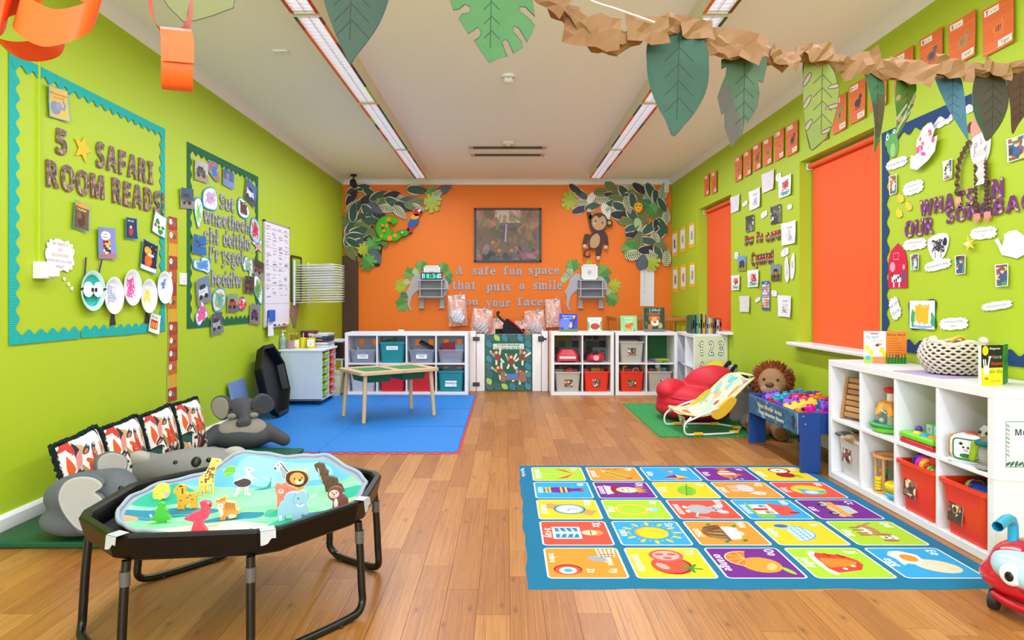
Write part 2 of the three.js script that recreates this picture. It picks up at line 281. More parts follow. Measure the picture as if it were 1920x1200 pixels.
// cut-out words: each letter a part
const capOf = (f) => f.cap ??= (() => { const g = new TextGeometry('H',{ font: f,size: 1,depth: 0.1,curveSegments: 2 });g.computeBoundingBox();return g.boundingBox.max.y;})();
function letters(w,word,x0,x1,y,hpx,name,label,f,m,group,base) {
  const W = WALLS[w],a = W.at(x0,y[0]),b = W.at(x1,y[1] ?? y[0]),u0 = W.u(x0),u1 = W.u(x1),s = F / -a.z,h = hpx / s / capOf(f),t = thing(name,label, 'lettering',[0,0,0],0,group);
  const cu = (u0 + u1) / 2,cv = (a.y + b.y) / 2 + (base ? h * capOf(f) / 2 : 0);place(t,w,cu,cv,0.008);
  const gs = [...word].map((ch) => { if (ch === ' ') return null;const g = new TextGeometry(ch,{ font: f,size: h,depth: 0.002,curveSegments: 3,bevelEnabled: true,bevelSize: h * 0.035,bevelThickness: 0.0008,bevelSegments: 1 });g.computeBoundingBox();return g;});
  const ws = gs.map((g) => (g ? g.boundingBox.max.x - g.boundingBox.min.x : h * 0.6)),gap = h * 0.12,tot = ws.reduce((p,q) => p + q + gap,-gap),k = Math.abs(u1 - u0) / tot;let x = -Math.abs(u1 - u0) / 2;
  gs.forEach((g,i) => { if (g) { g.translate(-g.boundingBox.min.x,-h * capOf(f) / 2,0).scale(k,1,1);mesh('letter',g,m,t,[x,0,0],[0,0,rr(-0.04,0.04)]);} x += (ws[i] + gap) * k;});
  return t;
}
const barkTex = canvasTex(256,256,(g) => { fillR(g, '#6b4a38',0,0,256,256);for (let i = 0;i < 420;i++) { g.globalAlpha = 0.55;fillR(g,pick(['#2b1f22', '#b08a70', '#8a6048', '#3a2a2a', '#d2b49c']),rnd() * 256,rnd() * 256,rr(6,40),rr(20,80));} g.globalAlpha = 1;for (let i = 0;i < 20;i++) { g.save();g.translate(rnd() * 256,rnd() * 256);g.rotate(rr(-1,1));fillR(g, '#1e1518',0,0,3,90);g.restore();} },{ rx: 4,ry: 4 });
const barkM = new THREE.MeshStandardMaterial({ map: barkTex,roughness: 0.5 });
const brownFur = mat('#5a4028',0.8);
letters('L', '5',102,123,[266],46, 'display_lettering', 'bark patterned figure 5 beside the yellow star',font,barkM);
letters('L', 'SAFARI',178,285,[291,323],46, 'display_lettering', 'bark patterned word SAFARI right of the yellow star',font,barkM);
letters('L', 'ROOM',84,193,[325,352],48, 'display_lettering', 'bark patterned word ROOM below the yellow star',font,barkM);
letters('L', 'READS!',208,306,[352,386],45, 'display_lettering', 'bark patterned word READS with exclamation mark at the turquoise border',font,barkM);
{ const r = wallRect('L',153,279,36,56),p = [];for (let i = 0;i < 10;i++) { const a = PI / 2 + i * PI / 5,q = i % 2 ? 0.21 : 0.5;p.push(Math.cos(a) * q * r.w,Math.sin(a) * q * r.h);} place(tag(mesh('paper_star',flatGeo(shapeOf(p),0.002),mat('#e8b808',0.6)), 'yellow paper star between the figure 5 and the word SAFARI', 'star'), 'L',r.u,r.v,0.006,-0.25);}
const silver = new THREE.MeshStandardMaterial({ map: canvasTex(128,128,(g) => { fillR(g, '#8c9296',0,0,128,128);for (let i = 0;i < 160;i++) fillR(g,pick(['#c9d6e6', '#5a5450', '#7d6a58', '#a8b0b8', '#e8eef6']),rnd() * 128,rnd() * 128,rr(3,18),rr(3,16));},{ rx: 8,ry: 8 }),roughness: 0.35 });
for (const [wd,x0,x1,y] of [['Sut',411,438,[392,397]],['wnaethoch',380,466,[416,439]],['chi',381,408,[454,458]],['deithio',417,468,[461,470]],["i'r",391,410,[490,491]],['ysgol',414,454,[492,497]],['heddiw',395,452,[535,539]]])
  letters('L',wd,x0,x1,y,28, 'display_lettering', `silver cut-out word ${wd.replace("'", '')} inside the dark green border`,font,silver,null,true);
const purpleM = new THREE.MeshStandardMaterial({ map: canvasTex(256,256,(g) => { fillR(g, '#6b2a66',0,0,256,256);for (let i = 0;i < 46;i++) { const p = [],x = rnd() * 256,y = rnd() * 256,R = rr(8,20),a0 = rnd() * 6;for (let k = 0;k < 10;k++) { const q = k % 2 ? R * 0.42 : R;p.push(x + Math.cos(a0 + k * 0.628) * q,y + Math.sin(a0 + k * 0.628) * q);} poly(g,pick(['#b070b4', '#e8c080', '#8a4a88', '#d8a0a8']),p);} },{ rx: 4,ry: 4 }),roughness: 0.55 });
letters('R', 'WHATS',1727,1829,[393,366],28, 'display_lettering', 'purple star patterned word WHATS on the song display',font,purpleM);
letters('R', 'IN',1847,1885,[361,348],34, 'display_lettering', 'purple star patterned word IN behind the paper monkey feet',font,purpleM);
letters('R', 'OUR',1699,1753,[433,420],29, 'display_lettering', 'purple star patterned word OUR below WHATS',font,purpleM);
letters('R', 'SONGBAG',1777,1944,[409,371],26, 'display_lettering', 'purple star patterned word SONGBAG running out at the right edge',font,purpleM);
const redGreen = new THREE.MeshStandardMaterial({ map: canvasTex(64,64,(g) => { fillR(g, '#b3222a',0,0,64,64);fillR(g, '#1d5c40',0,34,64,30);ell(g, '#e8e4e0',30,6,9);ell(g, '#22303a',8,50,8);},{ rx: 12,ry: 12 }),roughness: 0.6 });
for (const [wd,x0,x1,y,h] of [['Dw',1398,1414,[452,448],18],["i'n",1420,1431,[446,443],20],['caru',1437,1464,[443,437],22],['Cymru!',1410,1451,[487,479],24]])
  letters('R',wd,x0,x1,y,h, 'display_lettering', `red and green Welsh word ${wd.replace(/['!]/g, '')} on the green wall between the blinds`,font,redGreen);
const greyM = mat('#9a9298',0.35,{ metalness: 0.15 });
const safe = [['A',855,868,506,14, 'alone at the start of the top line'],['safe',886,929,508,13, 'in the top line'],['fun',944,979,508,13, 'in the top line'],['space',991,1049,507,13, 'ending the top line'],['that',848,892,535,14, 'starting the middle line'],['puts',912,957,538,13, 'in the middle line'],['a',973,985,536,11, 'alone in the middle line'],['smile',999,1054,535,14, 'ending the middle line'],['on',873,897,566,11, 'starting the bottom line'],['your',912,957,568,13, 'in the bottom line'],['faces',970,1029,566,13, 'ending the bottom line']];
for (const [wd,x0,x1,y,h,where] of safe) letters('B',wd,x0,x1,[y],h * 1.06, 'wall_lettering', `grey cut-out word ${wd} ${where} on the orange wall`,serif,greyM);

// ----- printed covers, photographs and drawings -----
const blueSide = mat('#2f9fd0',0.6);
const cover = (bg,fn) => cell((g,w,h) => { fillR(g, '#3aa5d6',0,0,w,h);fillR(g,bg,3,3,w - 6,h - 6);fn(g,w,h);},0.72);
const COV = [
  [105,194,38,58,0.08,cover('#d8b24a',(g) => { txt(g, '#c03a18', 'Hen Grandpa',36,22,10);txt(g, '#c03a18', 'yn Fach',40,33,10);ell(g, '#7d8aa8',26,66,19,21);ell(g, '#8a97b4',40,58,12,13);poly(g, '#7d8aa8',[46,62,56,66,60,50,54,40],6);}), 'yellow elephant book cover at the top of the turquoise bordered display'],
  [148,405,29,52,-0.1,cover('#6b4a28',(g) => { fillR(g, '#e0a028',3,3,66,16);ell(g, '#4a2c18',40,62,16,26);ell(g, '#8a5a30',30,50,12);txt(g, '#f0e0a0', 'Y Gryffalo',36,28,10);}), 'brown monster book cover under the word ROOM'],
  [196,456,33,58,0.06,cover('#8f86c8',(g) => { ell(g, '#fff',34,26,20,14);txt(g, '#334', 'Llyfr',34,22,8);txt(g, '#334', 'lliwiau',34,31,8);for (let i = 0;i < 24;i++) fillR(g,pick(['#e02020', '#f0c020', '#2040a0', '#20a040', '#fff', '#111']),24 + (i % 4) * 7,42 + (i / 4 | 0) * 7,7,7);fillR(g, '#c06a7a',3,84,66,13);}), 'lilac book cover with a patchwork figure above the third paper plate'],
  [242,428,22,40,0.03,cover('#1c2c58',(g) => { txt(g, '#e8ecf8', 'Nos da',36,16,12);ell(g, '#c0303a',38,62,12,22);ell(g, '#f0c8a8',38,44,7);}), 'dark blue book cover under the word READS'],
  [295,421,24,40,-0.22,cover('#f4f2ee',(g) => { for (let i = 0;i < 9;i++) ell(g,i ? '#2e8a3a' : '#c02a20',18 + i * 5,60 - Math.sin(i * 0.8) * 26,8,9);}), 'white book cover with a green caterpillar on the turquoise border'],
  [276,481,30,56,-0.17,cover('#14142c',(g) => { ell(g, '#e8641a',36,64,16,22);ell(g, '#f0b020',30,32,17,13);for (let i = 0;i < 14;i++) ell(g, '#fff',rnd() * 70,rnd() * 90,1.5);fillR(g, '#f0f0f0',3,84,66,13);ell(g, '#fff',46,44,12,5);}), 'black starry book cover with an orange animal right of the display'],
  [286,606,21,38,-0.24,cover('#efe8d0',(g) => { txt(g, '#333', 'Nos Da',36,20,12);fillR(g, '#c62020',14,34,44,44);for (let i = 0;i < 3;i++) fillR(g, '#f0b030',20 + i * 13,44,8,30);}), 'cream book cover with a red cage at the bottom of the turquoise border'],
];
for (const [x,y,w,h,t,c,l] of COV) wallPrint('L',x,y,w,h,t,c, 'book_cover',l, 'book cover',0,0.012,blueSide);
const cloudShape = (w,h,n = 13) => { const p = [];for (let i = 0;i < n;i++) { const a0 = i / n * 2 * PI;for (let k = 0;k < 4;k++) { const a = a0 + k / 4 * 2 * PI / n,b = 0.86 + 0.14 * Math.sin(k / 4 * PI),sx = Math.sign(Math.cos(a)) * Math.abs(Math.cos(a)) ** 0.6,sy = Math.sign(Math.sin(a)) * Math.abs(Math.sin(a)) ** 0.6;p.push(sx * w / 2 * b,sy * h / 2 * b);} } return shapeOf(p);};
function cloud(w,x,y,wp,hp,tilt,lines,name,label,cat = 'label',size = 20,cols = []) {
  const r = wallRect(w,x,y,wp,hp),c = cell((g,W,H) => { fillR(g, '#f4f2f4',0,0,W,H);lines.forEach((s,i) => txt(g,cols[i] ?? '#4a4448',s,W / 2,H * (i + 1) / (lines.length + 1),size, 'sans-serif', 'normal'));},r.w / r.h);
  const o = mesh(name,flatGeo(cloudShape(r.w,r.h),0.002,c),[c.m,mat('#4c4a4c',0.8)]);return tag(place(o,w,r.u,r.v,0.005,tilt),label,cat);
}
cloud('L',111,479,56,62,-0.03,['MY NAME IS', 'Beli', 'BOOKWORM', 'what will you read', 'today?'], 'thought_cloud', 'white paper thought cloud with handwriting beside the socket', 'label',13,['#555', '#d8605a', '#d8605a', '#555', '#555']);
[[119,523,5],[127,533,5],[133,541,5]].forEach(([x,y,d],i) => { const r = wallRect('L',x,y,d,d + 3);place(tag(mesh('thought_bubble',cyl(r.w / 2,r.w / 2,0.003,16).rotateX(PI / 2),mat('#f2f2f2')), `${['highest', 'middle', 'lowest'][i]} of three tiny white paper dots below the thought cloud`, 'paper dot'), 'L',r.u,r.v,0.005);});
// caterpillar of painted paper plates
{
  const plate = (x,y,wp,hp,fn,label,head) => {
    const r = wallRect('L',x,y,wp,hp),c = cell((g,w,h) => { fillR(g,head ? '#bfe4de' : '#eef0f4',0,0,w,h);fn(g,w,h);}),t = thing('paper_plate',label, 'paper plate');place(t, 'L',r.u,r.v,0.012);
    const g = lathe([[0,0.0],[0.3,0.002],[0.36,0.006],[0.42,0.016],[0.5,0.02],[0.5,0.017],[0.42,0.012],[0.36,0.002],[0,-0.004]],36).rotateX(PI / 2);const p = g.attributes.position,uv = g.attributes.uv;for (let i = 0;i < p.count;i++) uv.setXY(i,...mapUV(c,0.5 + p.getX(i) * 0.98,0.5 + p.getY(i) * 0.98));
    g.scale(r.w,r.h,1);mesh('plate',g,c.m,t);return [t,r];
  };
  const [hd,r] = plate(166,545,46,76,(g) => { ell(g, '#12b2a2',50,50,37,38);g.strokeStyle = '#0c6a62';g.lineWidth = 2;g.beginPath();g.arc(58,70,14,0.2,1.6);g.stroke();}, 'turquoise painted paper plate head with big paper eyes',true);
  for (const s of [-1,1]) { mesh('eye',cyl(0.2,0.2,0.004,24).rotateX(PI / 2).scale(r.w,r.h * 0.95,1),mat('#f4f4f2'),hd,[s * r.w * 0.2 - r.w * 0.02,r.h * 0.03,0.02]);mesh('pupil',cyl(0.045,0.045,0.006,16).rotateX(PI / 2).scale(r.w,r.h * 1.2,1),mat('#15151a'),hd,[s * r.w * 0.07,r.h * 0.02,0.022]);mesh('antenna',rbox(0.012,0.13,0.004,0.002),mat('#35205a'),hd,[s * r.w * 0.3 + 0.02,r.h * 0.55,0],[0,0,s > 0 ? -0.35 : -0.12]);mesh('glasses_arm',rbox(0.03,0.012,0.003,0.001),mat('#15151a'),hd,[s * r.w * 0.46,r.h * 0.04,0.02],[0,0,0.25]);}
  const foot = (t,r,x) => mesh('paper_foot',flatGeo(shapeOf([-0.012,0,0.012,0,0.03,-0.075,-0.03,-0.075]),0.003),mat('#2a2a30'),t,[x,-r.h * 0.48,-0.006]);
  let q = plate(206,554,37,70,(g) => scrib(g, '#a9b0d8',25,22,50,55,22,2), 'paper plate with pale lilac scribbles next to the caterpillar head');foot(...q,0.02);
  plate(241,539,34,68,(g) => scrib(g, '#e84aa0',25,20,50,60,26,3), 'paper plate with bright pink scribbles in the caterpillar');
  q = plate(272,555,31,64,(g) => scrib(g, '#f0e03c',28,24,46,50,18,3), 'paper plate with yellow scribbles in the caterpillar');foot(...q,0.01);
  plate(302,539,29,61,(g) => scrib(g, '#3c86c8',34,24,36,30,10,3), 'paper plate with blue scribbles ending the caterpillar');
}
// height chart
{ const r = wallRect('L',322,579,17,345),t = thing('height_chart', 'long red and yellow paper height chart hanging on the green wall', 'height chart');place(t, 'L',r.u,r.v,0.005);
  const n = 14,c2 = ['#a8322c', '#c8661e', '#d8a428', '#a83a2a', '#c0541e'];for (let i = 0;i < n;i++) { const col = c2[i % 5],c = cell((g,w,h) => { fillR(g,col,0,0,w,h);for (let k = 0;k < 8;k++) fillR(g, '#4a2a1a',w - 16,k * h / 8,14,1.2);if (i % 5 !== 2) { ell(g, '#f2efe8',w * 0.3,40,16,22);txt(g, '#444',String(150 - i * 10),w * 0.3,36,11);ell(g,pick(['#6a5a50', '#8a6a48', '#555']),w * 0.66,52,14,20);} },0.9);
    mesh('chart_panel',sheetGeo(r.w,r.h / n - 0.002,c,0.003),sheetMats(c),t,[0.008 * Math.sin(i * 0.9),r.h * (0.5 - (i + 0.5) / n),0]);} }
// vehicle display on the dark green border
const photo = (cols,n) => cell((g,w,h) => snap(g,w,h,cols,n),0.8);
const veh = (sky,ground,body,kind) => cell((g,w,h) => { fillR(g,sky,0,0,w,h);fillR(g,ground,0,60,w,40);if (kind === 'plane') { poly(g,body,[20,30,30,26,62,60,54,66]);poly(g,body,[30,58,62,44,66,50,34,64]);} else if (kind === 'sail') { poly(g,body,[34,20,46,18,44,62,36,62]);} else { fillR(g,body,14,40,52,30);fillR(g, '#2a2a30',22,28,34,16);ell(g, '#18181a',26,72,9);ell(g, '#18181a',56,72,9);} for (let i = 0;i < 9;i++) { g.globalAlpha = 0.5;ell(g,pick([sky,ground, '#888', '#ddd']),rnd() * w,rnd() * h,5,3);} g.globalAlpha = 1;},0.8);
const PH = [
  [374,321,25,38,0.03,veh('#b9b4a8', '#a08a70', '#3a4a38'), 'photo of a green tractor at the top of the Welsh display'],
  [425,335,20,32,-0.05,veh('#2e5f98', '#6a8ab8', '#e0762a', 'sail'), 'curling blue photo with an orange sail near the top border'],
  [467,361,20,42,-0.25,veh('#3a62a0', '#2c3c50', '#dde4ee'), 'tilted photo of a white boat near the top right corner of the green border'],
  [347,372,25,38,0.1,veh('#33506e', '#8a8478', '#4a4c50'), 'photo of motorbikes hanging over the left strip of the dark green border'],
  [370,459,25,36,-0.02,veh('#1f68ac', '#1f68ac', '#33404a', 'plane'), 'bright blue photo of a jet beside the word chi'],
  [378,545,26,50,0.2,veh('#6f86a0', '#7c7e88', '#d8dce2'), 'tilted photo of a silver sports car at the lower left of the green border'],
  [433,568,20,34,0.0,veh('#8a9a88', '#62646a', '#b04a28'), 'photo of a red van below the word heddiw'],
  [403,607,22,40,0.1,veh('#55585c', '#77787c', '#a8aab0'), 'grey photo of a lorry hanging over the bottom of the green border'],
  [464,534,19,32,-0.03,veh('#3c3430', '#4a423c', '#5a3a24'), 'dark photo of a steam engine right of heddiw'],
  [475,589,19,38,-0.1,veh('#7c8088', '#8a7a70', '#5a2a6a'), 'photo of a purple motorbike at the lower right corner of the green border'],
  [481,503,19,32,-0.2,veh('#4a3a30', '#8a8278', '#6a4a34'), 'curled brown train photo between border and whiteboard'],
];
for (const [x,y,w,h,t,c,l] of PH) wallPrint('L',x,y,w,h,t,c, 'photo',l, 'photo',0,0.014);
// coloured-in vehicle cut-outs with bright outlines
const blueEdge = mat('#1d9bd6',0.7);
const CUT = [
  [399,321,20,32,[-5,0,-4,4,0,5,4,4,4,0,5,-4,2,-5,-2,-3],['#e03a2a', '#f0b428', '#3a9a3a', '#2a6ad0'], 'cut-out drawing of a striped hot air balloon near the top of the green border'],
  [393,373,25,38,[-5,-4,-5,2,-1,5,3,5,5,-1,4,-4,0,-5],['#f4f2f4', '#f4f2f4', '#d0a0d0'], 'mostly white cut-out lorry drawing left of the word Sut'],
  [370,399,17,54,[0,-5,-4,0,-4,3.5,0,5,4,3,4,0,2,-3],['#f4f2f4', '#f4f2f4', '#8ad060'], 'tall white cut-out balloon drawing left of wnaethoch'],
  [455,390,20,32,[-4,-4,-5,2,-3,5,3,2,5,-2,3,-5],['#f4f2f4', '#5a3420', '#5a3420'], 'cut-out with a brown scribble right of the word Sut'],
  [477,433,17,42,[-5,-2,-3,5,4,3,5,-1,3,-5],['#c8ccd4', '#d02030'], 'grey cut-out with a red helicopter right of deithio'],
  [480,462,17,27,[-5,-5,-1,-1,-5,2,-2,3,1,1,4,5,5,4,3,0,5,-3,1,-2],['#d8e8f4', '#8ac0e0', '#e89aa8'], 'pale blue aeroplane cut-out crossing the right strip of the green border'],
  [377,497,29,26,[-5,-2,-5,2,-3,3,-1,2,0,5,4,4,5,-1,4,-5,1,-4],['#e8ecf4', '#3a8ad0', '#4a9ae0'], 'blue scribbled car cut-out left of the word ysgol'],
  [463,500,17,36,[-5,0,-2,5,1,3,4,4,5,-2,2,-5,1,-2,-4,-2],['#f0eee8', '#c8b080', '#8ac0a0'], 'pale yellow and white cut-out right of the word ysgol'],
  [481,544,17,50,[-4,0,-3,5,2,4,5,-1,4,-5,0,-3],['#f0f0ee', '#e0a040', '#40a850'], 'white leaf-shaped cut-out with a green stripe beside the whiteboard'],
  [408,562,21,40,[-5,-1,-4,3,1,5,5,4,5,-2,-3,-5],['#e4dcc8', '#c0a860', '#60b0a0'], 'beige boat cut-out below the word heddiw'],
  [376,587,21,44,[-5,-1,-2,2,-1,5,1,4,3,2,5,-1,1,-3,-2,-5,-4,-4],['#f0f0f0', '#f02a80', '#f060a0'], 'hot pink scribbled rocket cut-out in the lower left corner of the green border'],
  [452,567,15,26,[-5,0,-2,2,-1,4,3,3,5,-2,2,-5,-3,-4],['#d02030', '#f4f4f4', '#e83040'], 'small red helicopter cut-out right of the van photo'],
];
for (const [x,y,wp,hp,pts,cols,l] of CUT) {
  const r = wallRect('L',x,y,wp,hp),c = cell((g,w,h) => { fillR(g,cols[0],0,0,w,h);for (const q of cols.slice(1)) { scrib(g,q,12,12,w - 24,h - 24,22,4);scrib(g,q,12,12,w - 24,h - 24,8,6);} scrib(g, '#444',20,20,w - 40,h - 40,5,1);});
  const pp = pts.map((v,i) => v / 10 * (i % 2 ? r.h : r.w)),t = thing('vehicle_cutout',l, 'cut-out');place(t, 'L',r.u,r.v,0.009);
  mesh('paper_backing',flatGeo(shapeOf(pp.map((v) => v * 1.12),true),0.001),blueEdge,t);mesh('drawing',flatGeo(shapeOf(pp,true),0.0012,c),[c.m,paperSide],t,[0,0,0.0012]);
}
// whiteboard, wire rack of drying paper, frame, paper hand
{ const r = wallRect('L',517,516,46,190),t = thing('whiteboard', 'white planner board with handwritten columns beside the dark green border', 'whiteboard');place(t, 'L',r.u,r.v,0.004);
  const c = cell((g,w,h) => { fillR(g, '#e9e4ea',0,0,w,h);for (let i = 0;i < 5;i++) { fillR(g, '#9a9cb0',0,i * 18 + 6,w,0.4);} for (let i = 0;i < 120;i++) { g.globalAlpha = 0.6;fillR(g,pick(['#3a4a90', '#555', '#6a7ab8', '#c06a6a']),(i % 4) * w / 4 + rr(1,4),rr(3,72),rr(3,w / 6),0.7);} g.globalAlpha = 1;},0.5);
  mesh('board',sheetGeo(r.w - 0.02,r.h - 0.02,c,0,0.012),sheetMats(c),t,[0,0,0.012]);const fm = mat('#c8c8cc',0.3,{ metalness: 0.6 });
  mesh('frame',merge(rbox(r.w,0.014,0.02,0.003,0,r.h / 2,0.01),rbox(r.w,0.014,0.02,0.003,0,-r.h / 2,0.01),rbox(0.014,r.h,0.02,0.003,-r.w / 2,0,0.01),rbox(0.014,r.h,0.02,0.003,r.w / 2,0,0.01)),fm,t);
  for (const s of [-1,1]) mesh('corner_cap',rbox(0.022,0.022,0.024,0.004,s * r.w / 2,r.h / 2,0.01),mat('#222'),t);mesh('pen_tray',rbox(r.w * 0.7,0.012,0.05,0.003,0.05,-r.h / 2 - 0.004,0.03),fm,t);
  const P = (dx,dy,dz) => WALLS.L.put(r.u + dx,r.v + dy,dz);
  [['#1a4ac0',0.02],['#c02020',0.2],['#222',-0.1]].forEach(([col,dx],i) => { const m = thing('marker_pen', `${['blue', 'red', 'black'][i]} capped marker pen lying on the whiteboard tray`, 'marker pen',P(dx,-r.h / 2 + 0.014,0.045),0);mesh('barrel',cyl(0.008,0.008,0.1,10).rotateX(PI / 2),mat('#eee',0.4),m);mesh('cap',cyl(0.009,0.009,0.04,10).rotateX(PI / 2).translate(0,0,0.06),mat(col,0.4),m);});
  const w = wallRect('L',501,592,9,22);const er = thing('board_eraser', 'blue board wiper stuck low on the whiteboard', 'board eraser');place(er, 'L',w.u,w.v,0.033);mesh('grip',rbox(w.w,w.h,0.025,0.006,0,0,0.018),mat('#1f5fc8'),er);mesh('felt',rbox(w.w * 0.95,w.h * 0.95,0.012,0.003),mat('#333'),er);
  const n = wallRect('L',500,613,10,34),c2 = cell((g,W,H) => fillR(g, '#efeef2',0,0,W,H));tag(place(mesh('paper_note',sheetGeo(n.w,n.h,c2,0.01),sheetMats(c2)), 'L',n.u,n.v,0.036), 'blank white paper slip hanging from the lower corner of the whiteboard', 'paper');
}
{ const a = WALLS.L.at(543,520),R = 0.46,z0 = -7.95,t = thing('drying_rack', 'wall-mounted white wire drying rack with many shelves above the drawer trolley', 'drying rack',[WL,0,z0]),wm = mat('#f0f0f2',0.35);
  const y0 = 1.13,n = 16,dy = 0.029;for (let i = 0;i < n;i++) { const y = y0 + i * dy,sh = new THREE.Group();const wires = [tube([[0.035,0,0.27],[R,0.012,0.27],[R,0.012,-0.27],[0.035,0,-0.27]],0.003,24,5)];for (let k = 1;k < 6;k++) wires.push(cyl(0.0018,0.0018,R - 0.03,5).rotateZ(PI / 2).translate(R / 2,0.006,-0.27 + k * 0.09));mesh('wire_shelf',merge(wires),wm,t,[0,y,0]);}
  mesh('upright',merge(...[-1,1].map((s) => rbox(0.02,n * dy + 0.06,0.02,0.003,0.03,y0 + n * dy / 2,s * 0.27))),wm,t);
  seed = 55;for (let i = 0;i < 7;i++) { const c = cell((g,w,h) => { fillR(g, '#eeeae6',0,0,w,h);scrib(g,pick(['#c88', '#8ac', '#ca6', '#999']),10,10,80,80,12,3);});const o = mesh('drying_paper',sheetGeo(0.4,0.3,c,0.01).rotateX(-PI / 2),sheetMats(c));o.position.set(WL + 0.26 + rr(-0.02,0.04),y0 + [15,13,11,8,6,3,1][i] * dy + 0.02,z0 + rr(-0.05,0.05));o.rotation.y = rr(-0.12,0.12);tag(o, `child painting drying on the rack shelf ${['at the very top', 'second from the top', 'third from the top', 'in the middle', 'below the middle', 'second from the bottom', 'nearest the bottom'][i]}`, 'painting');}
}
{ const r = wallRect('L',554,523,18,82),t = thing('framed_board', 'dark empty frame on the wall behind the wire drying rack', 'frame');place(t, 'L',r.u,r.v,0.003);mesh('frame',merge(rbox(r.w,0.025,0.015,0.003,0,r.h / 2,0.008),rbox(r.w,0.025,0.015,0.003,0,-r.h / 2,0.008),rbox(0.025,r.h,0.015,0.003,-r.w / 2,0,0.008),rbox(0.025,r.h,0.015,0.003,r.w / 2,0,0.008)),mat('#3a2a1c',0.5),t);mesh('backing',box(r.w - 0.03,r.h - 0.03,0.003,0,0,0.003),mat('#8fae1c',0.7),t);}
{ const r = wallRect('L',551,591,20,48);tag(place(mesh('paper_hand',flatGeo(shapeOf([-0.05,-0.5,0.12,-0.5,0.22,-0.15,0.4,0.2,0.5,0.5,0.3,0.48,0.22,0.2,0.12,0.5,0,0.5,-0.02,0.2,-0.15,0.48,-0.3,0.46,-0.24,0.14,-0.45,0.3,-0.5,0.16,-0.25,-0.12].map((v,i) => v * (i % 2 ? r.h : r.w))),0.003),mat('#a07a6a',0.8)), 'L',r.u,r.v,0.006,0.05), 'brown paper hand and arm cut-out under the dark frame', 'cut-out');}
// sockets, trunking and a switch on the left wall
{ const r = wallRect('L',74,507,30,32),t = thing('wall_socket', 'white surface mounted double socket with a plug under the painted trunking', 'socket');place(t, 'L',r.u,r.v,0);mesh('back_box',rbox(r.w * 0.9,r.h,0.045,0.006,0,0,0.0225),whiteM,t);mesh('plug',rbox(0.05,0.05,0.03,0.008,r.w * 0.25,-0.01,0.06),mat('#f4f2ee',0.4),t);
  const x = WALLS.L.u(70);mesh('cable_trunking',rbox(0.022,1.25,0.009,0.003),limeM,scene).position.set(WL + 0.0045,r.v + r.h / 2 + 0.625,-x);tag(scene.children.at(-1), 'green painted cable trunking running up the wall from the socket', 'trunking');
  const q = wallRect('L',342,523,12,22),s = thing('light_switch', 'small white switch plate between the height chart and the green border', 'switch');place(s, 'L',q.u,q.v,0);mesh('plate',rbox(q.w,q.h,0.012,0.003,0,0,0.006),whiteM,s);mesh('rocker',rbox(q.w * 0.3,q.h * 0.35,0.006,0.002,0,0,0.013),whiteM,s);}

// ----- right wall -----
const cardCell = (letter,word,fn) => cell((g,w,h) => { fillR(g, '#e2661a',0,0,w,h);g.globalAlpha = 0.12;for (let i = 0;i < 8;i++) fillR(g, '#fff',0,rnd() * h,w,2);g.globalAlpha = 1;fillR(g, '#f2e6dc',5,5,32,13);txt(g, '#222',letter,11,12,12);txt(g, '#666', 'is for',25,12,7, 'sans-serif', 'normal');fillR(g, '#f2e6dc',w - 38,h - 20,34,14);txt(g, '#222',word,w - 21,h - 13,Math.min(10,48 / word.length), 'sans-serif', 'normal');g.save();g.translate(w / 2,h / 2);fn(g);g.restore();},0.72);
const beast = (col,o = {}) => (g) => { ell(g,col,0,4,o.a ?? 14,o.b ?? 10);ell(g,col,11,-9,7);for (const x of [-9,-3,4,9]) fillR(g,col,x - 1.5,8,3,12);poly(g,o.s ?? '#222',[-6,-2,-6,10,-1,-2,-1,11,4,-2,4,10],1.2);ell(g, '#222',13,-10,1.2);};
const AL = [ // letter, word, x, y, w, h, look
  ['A', 'Ant',1327,343,9,46,beast('#c86a3a'), 'B'],['B', 'Bear',1341,338,10,48,beast('#c07838')],
  ['G', 'Gorilla',1387,312,13,55,beast('#c07a6a')],['H', 'Hippo',1404,302,14,56,beast('#d0903a')],['I', 'Iguana',1422,290,15,58,beast('#6a6a50',{ b: 14 })],['J', 'Jaguar',1442,280,16,60,beast('#8a9a50')],['K', 'Kangaroo',1464,267,17,66,beast('#d8884a')],['L', 'Lion',1488,256,21,70,beast('#4a4a44')],
  ['M', 'Monkey',1545,230,22,72,beast('#c07040')],['N', 'Newt',1577,209,26,80,beast('#6a9a40',{ a: 6,b: 16 })],['O', 'Otter',1611,186,30,88,beast('#3a3430')],['P', 'Parrot',1650,160,32,92,beast('#d04a3a')],['Q', 'Quail',1698,130,36,92,beast('#8a7a6a')],
  ['R', 'Raccoon',1750,97,42,92,beast('#6a6460')],['S', 'Sloth',1808,70,50,100,beast('#b88a58',{ s: '#8a6a40' })],['T', 'Tiger',1876,44,58,108,beast('#e87828')],
];
for (const [l,wd,x,y,w,h,fn] of AL) wallPrint('R',x,y + 4,w,h * 0.84,rr(-0.02,0.02),cardCell(l,wd,fn), 'alphabet_card', `orange alphabet card ${l} for ${wd.toLowerCase()} high on the right wall`, 'alphabet card',0,0.008,mat('#c9561a',0.5));
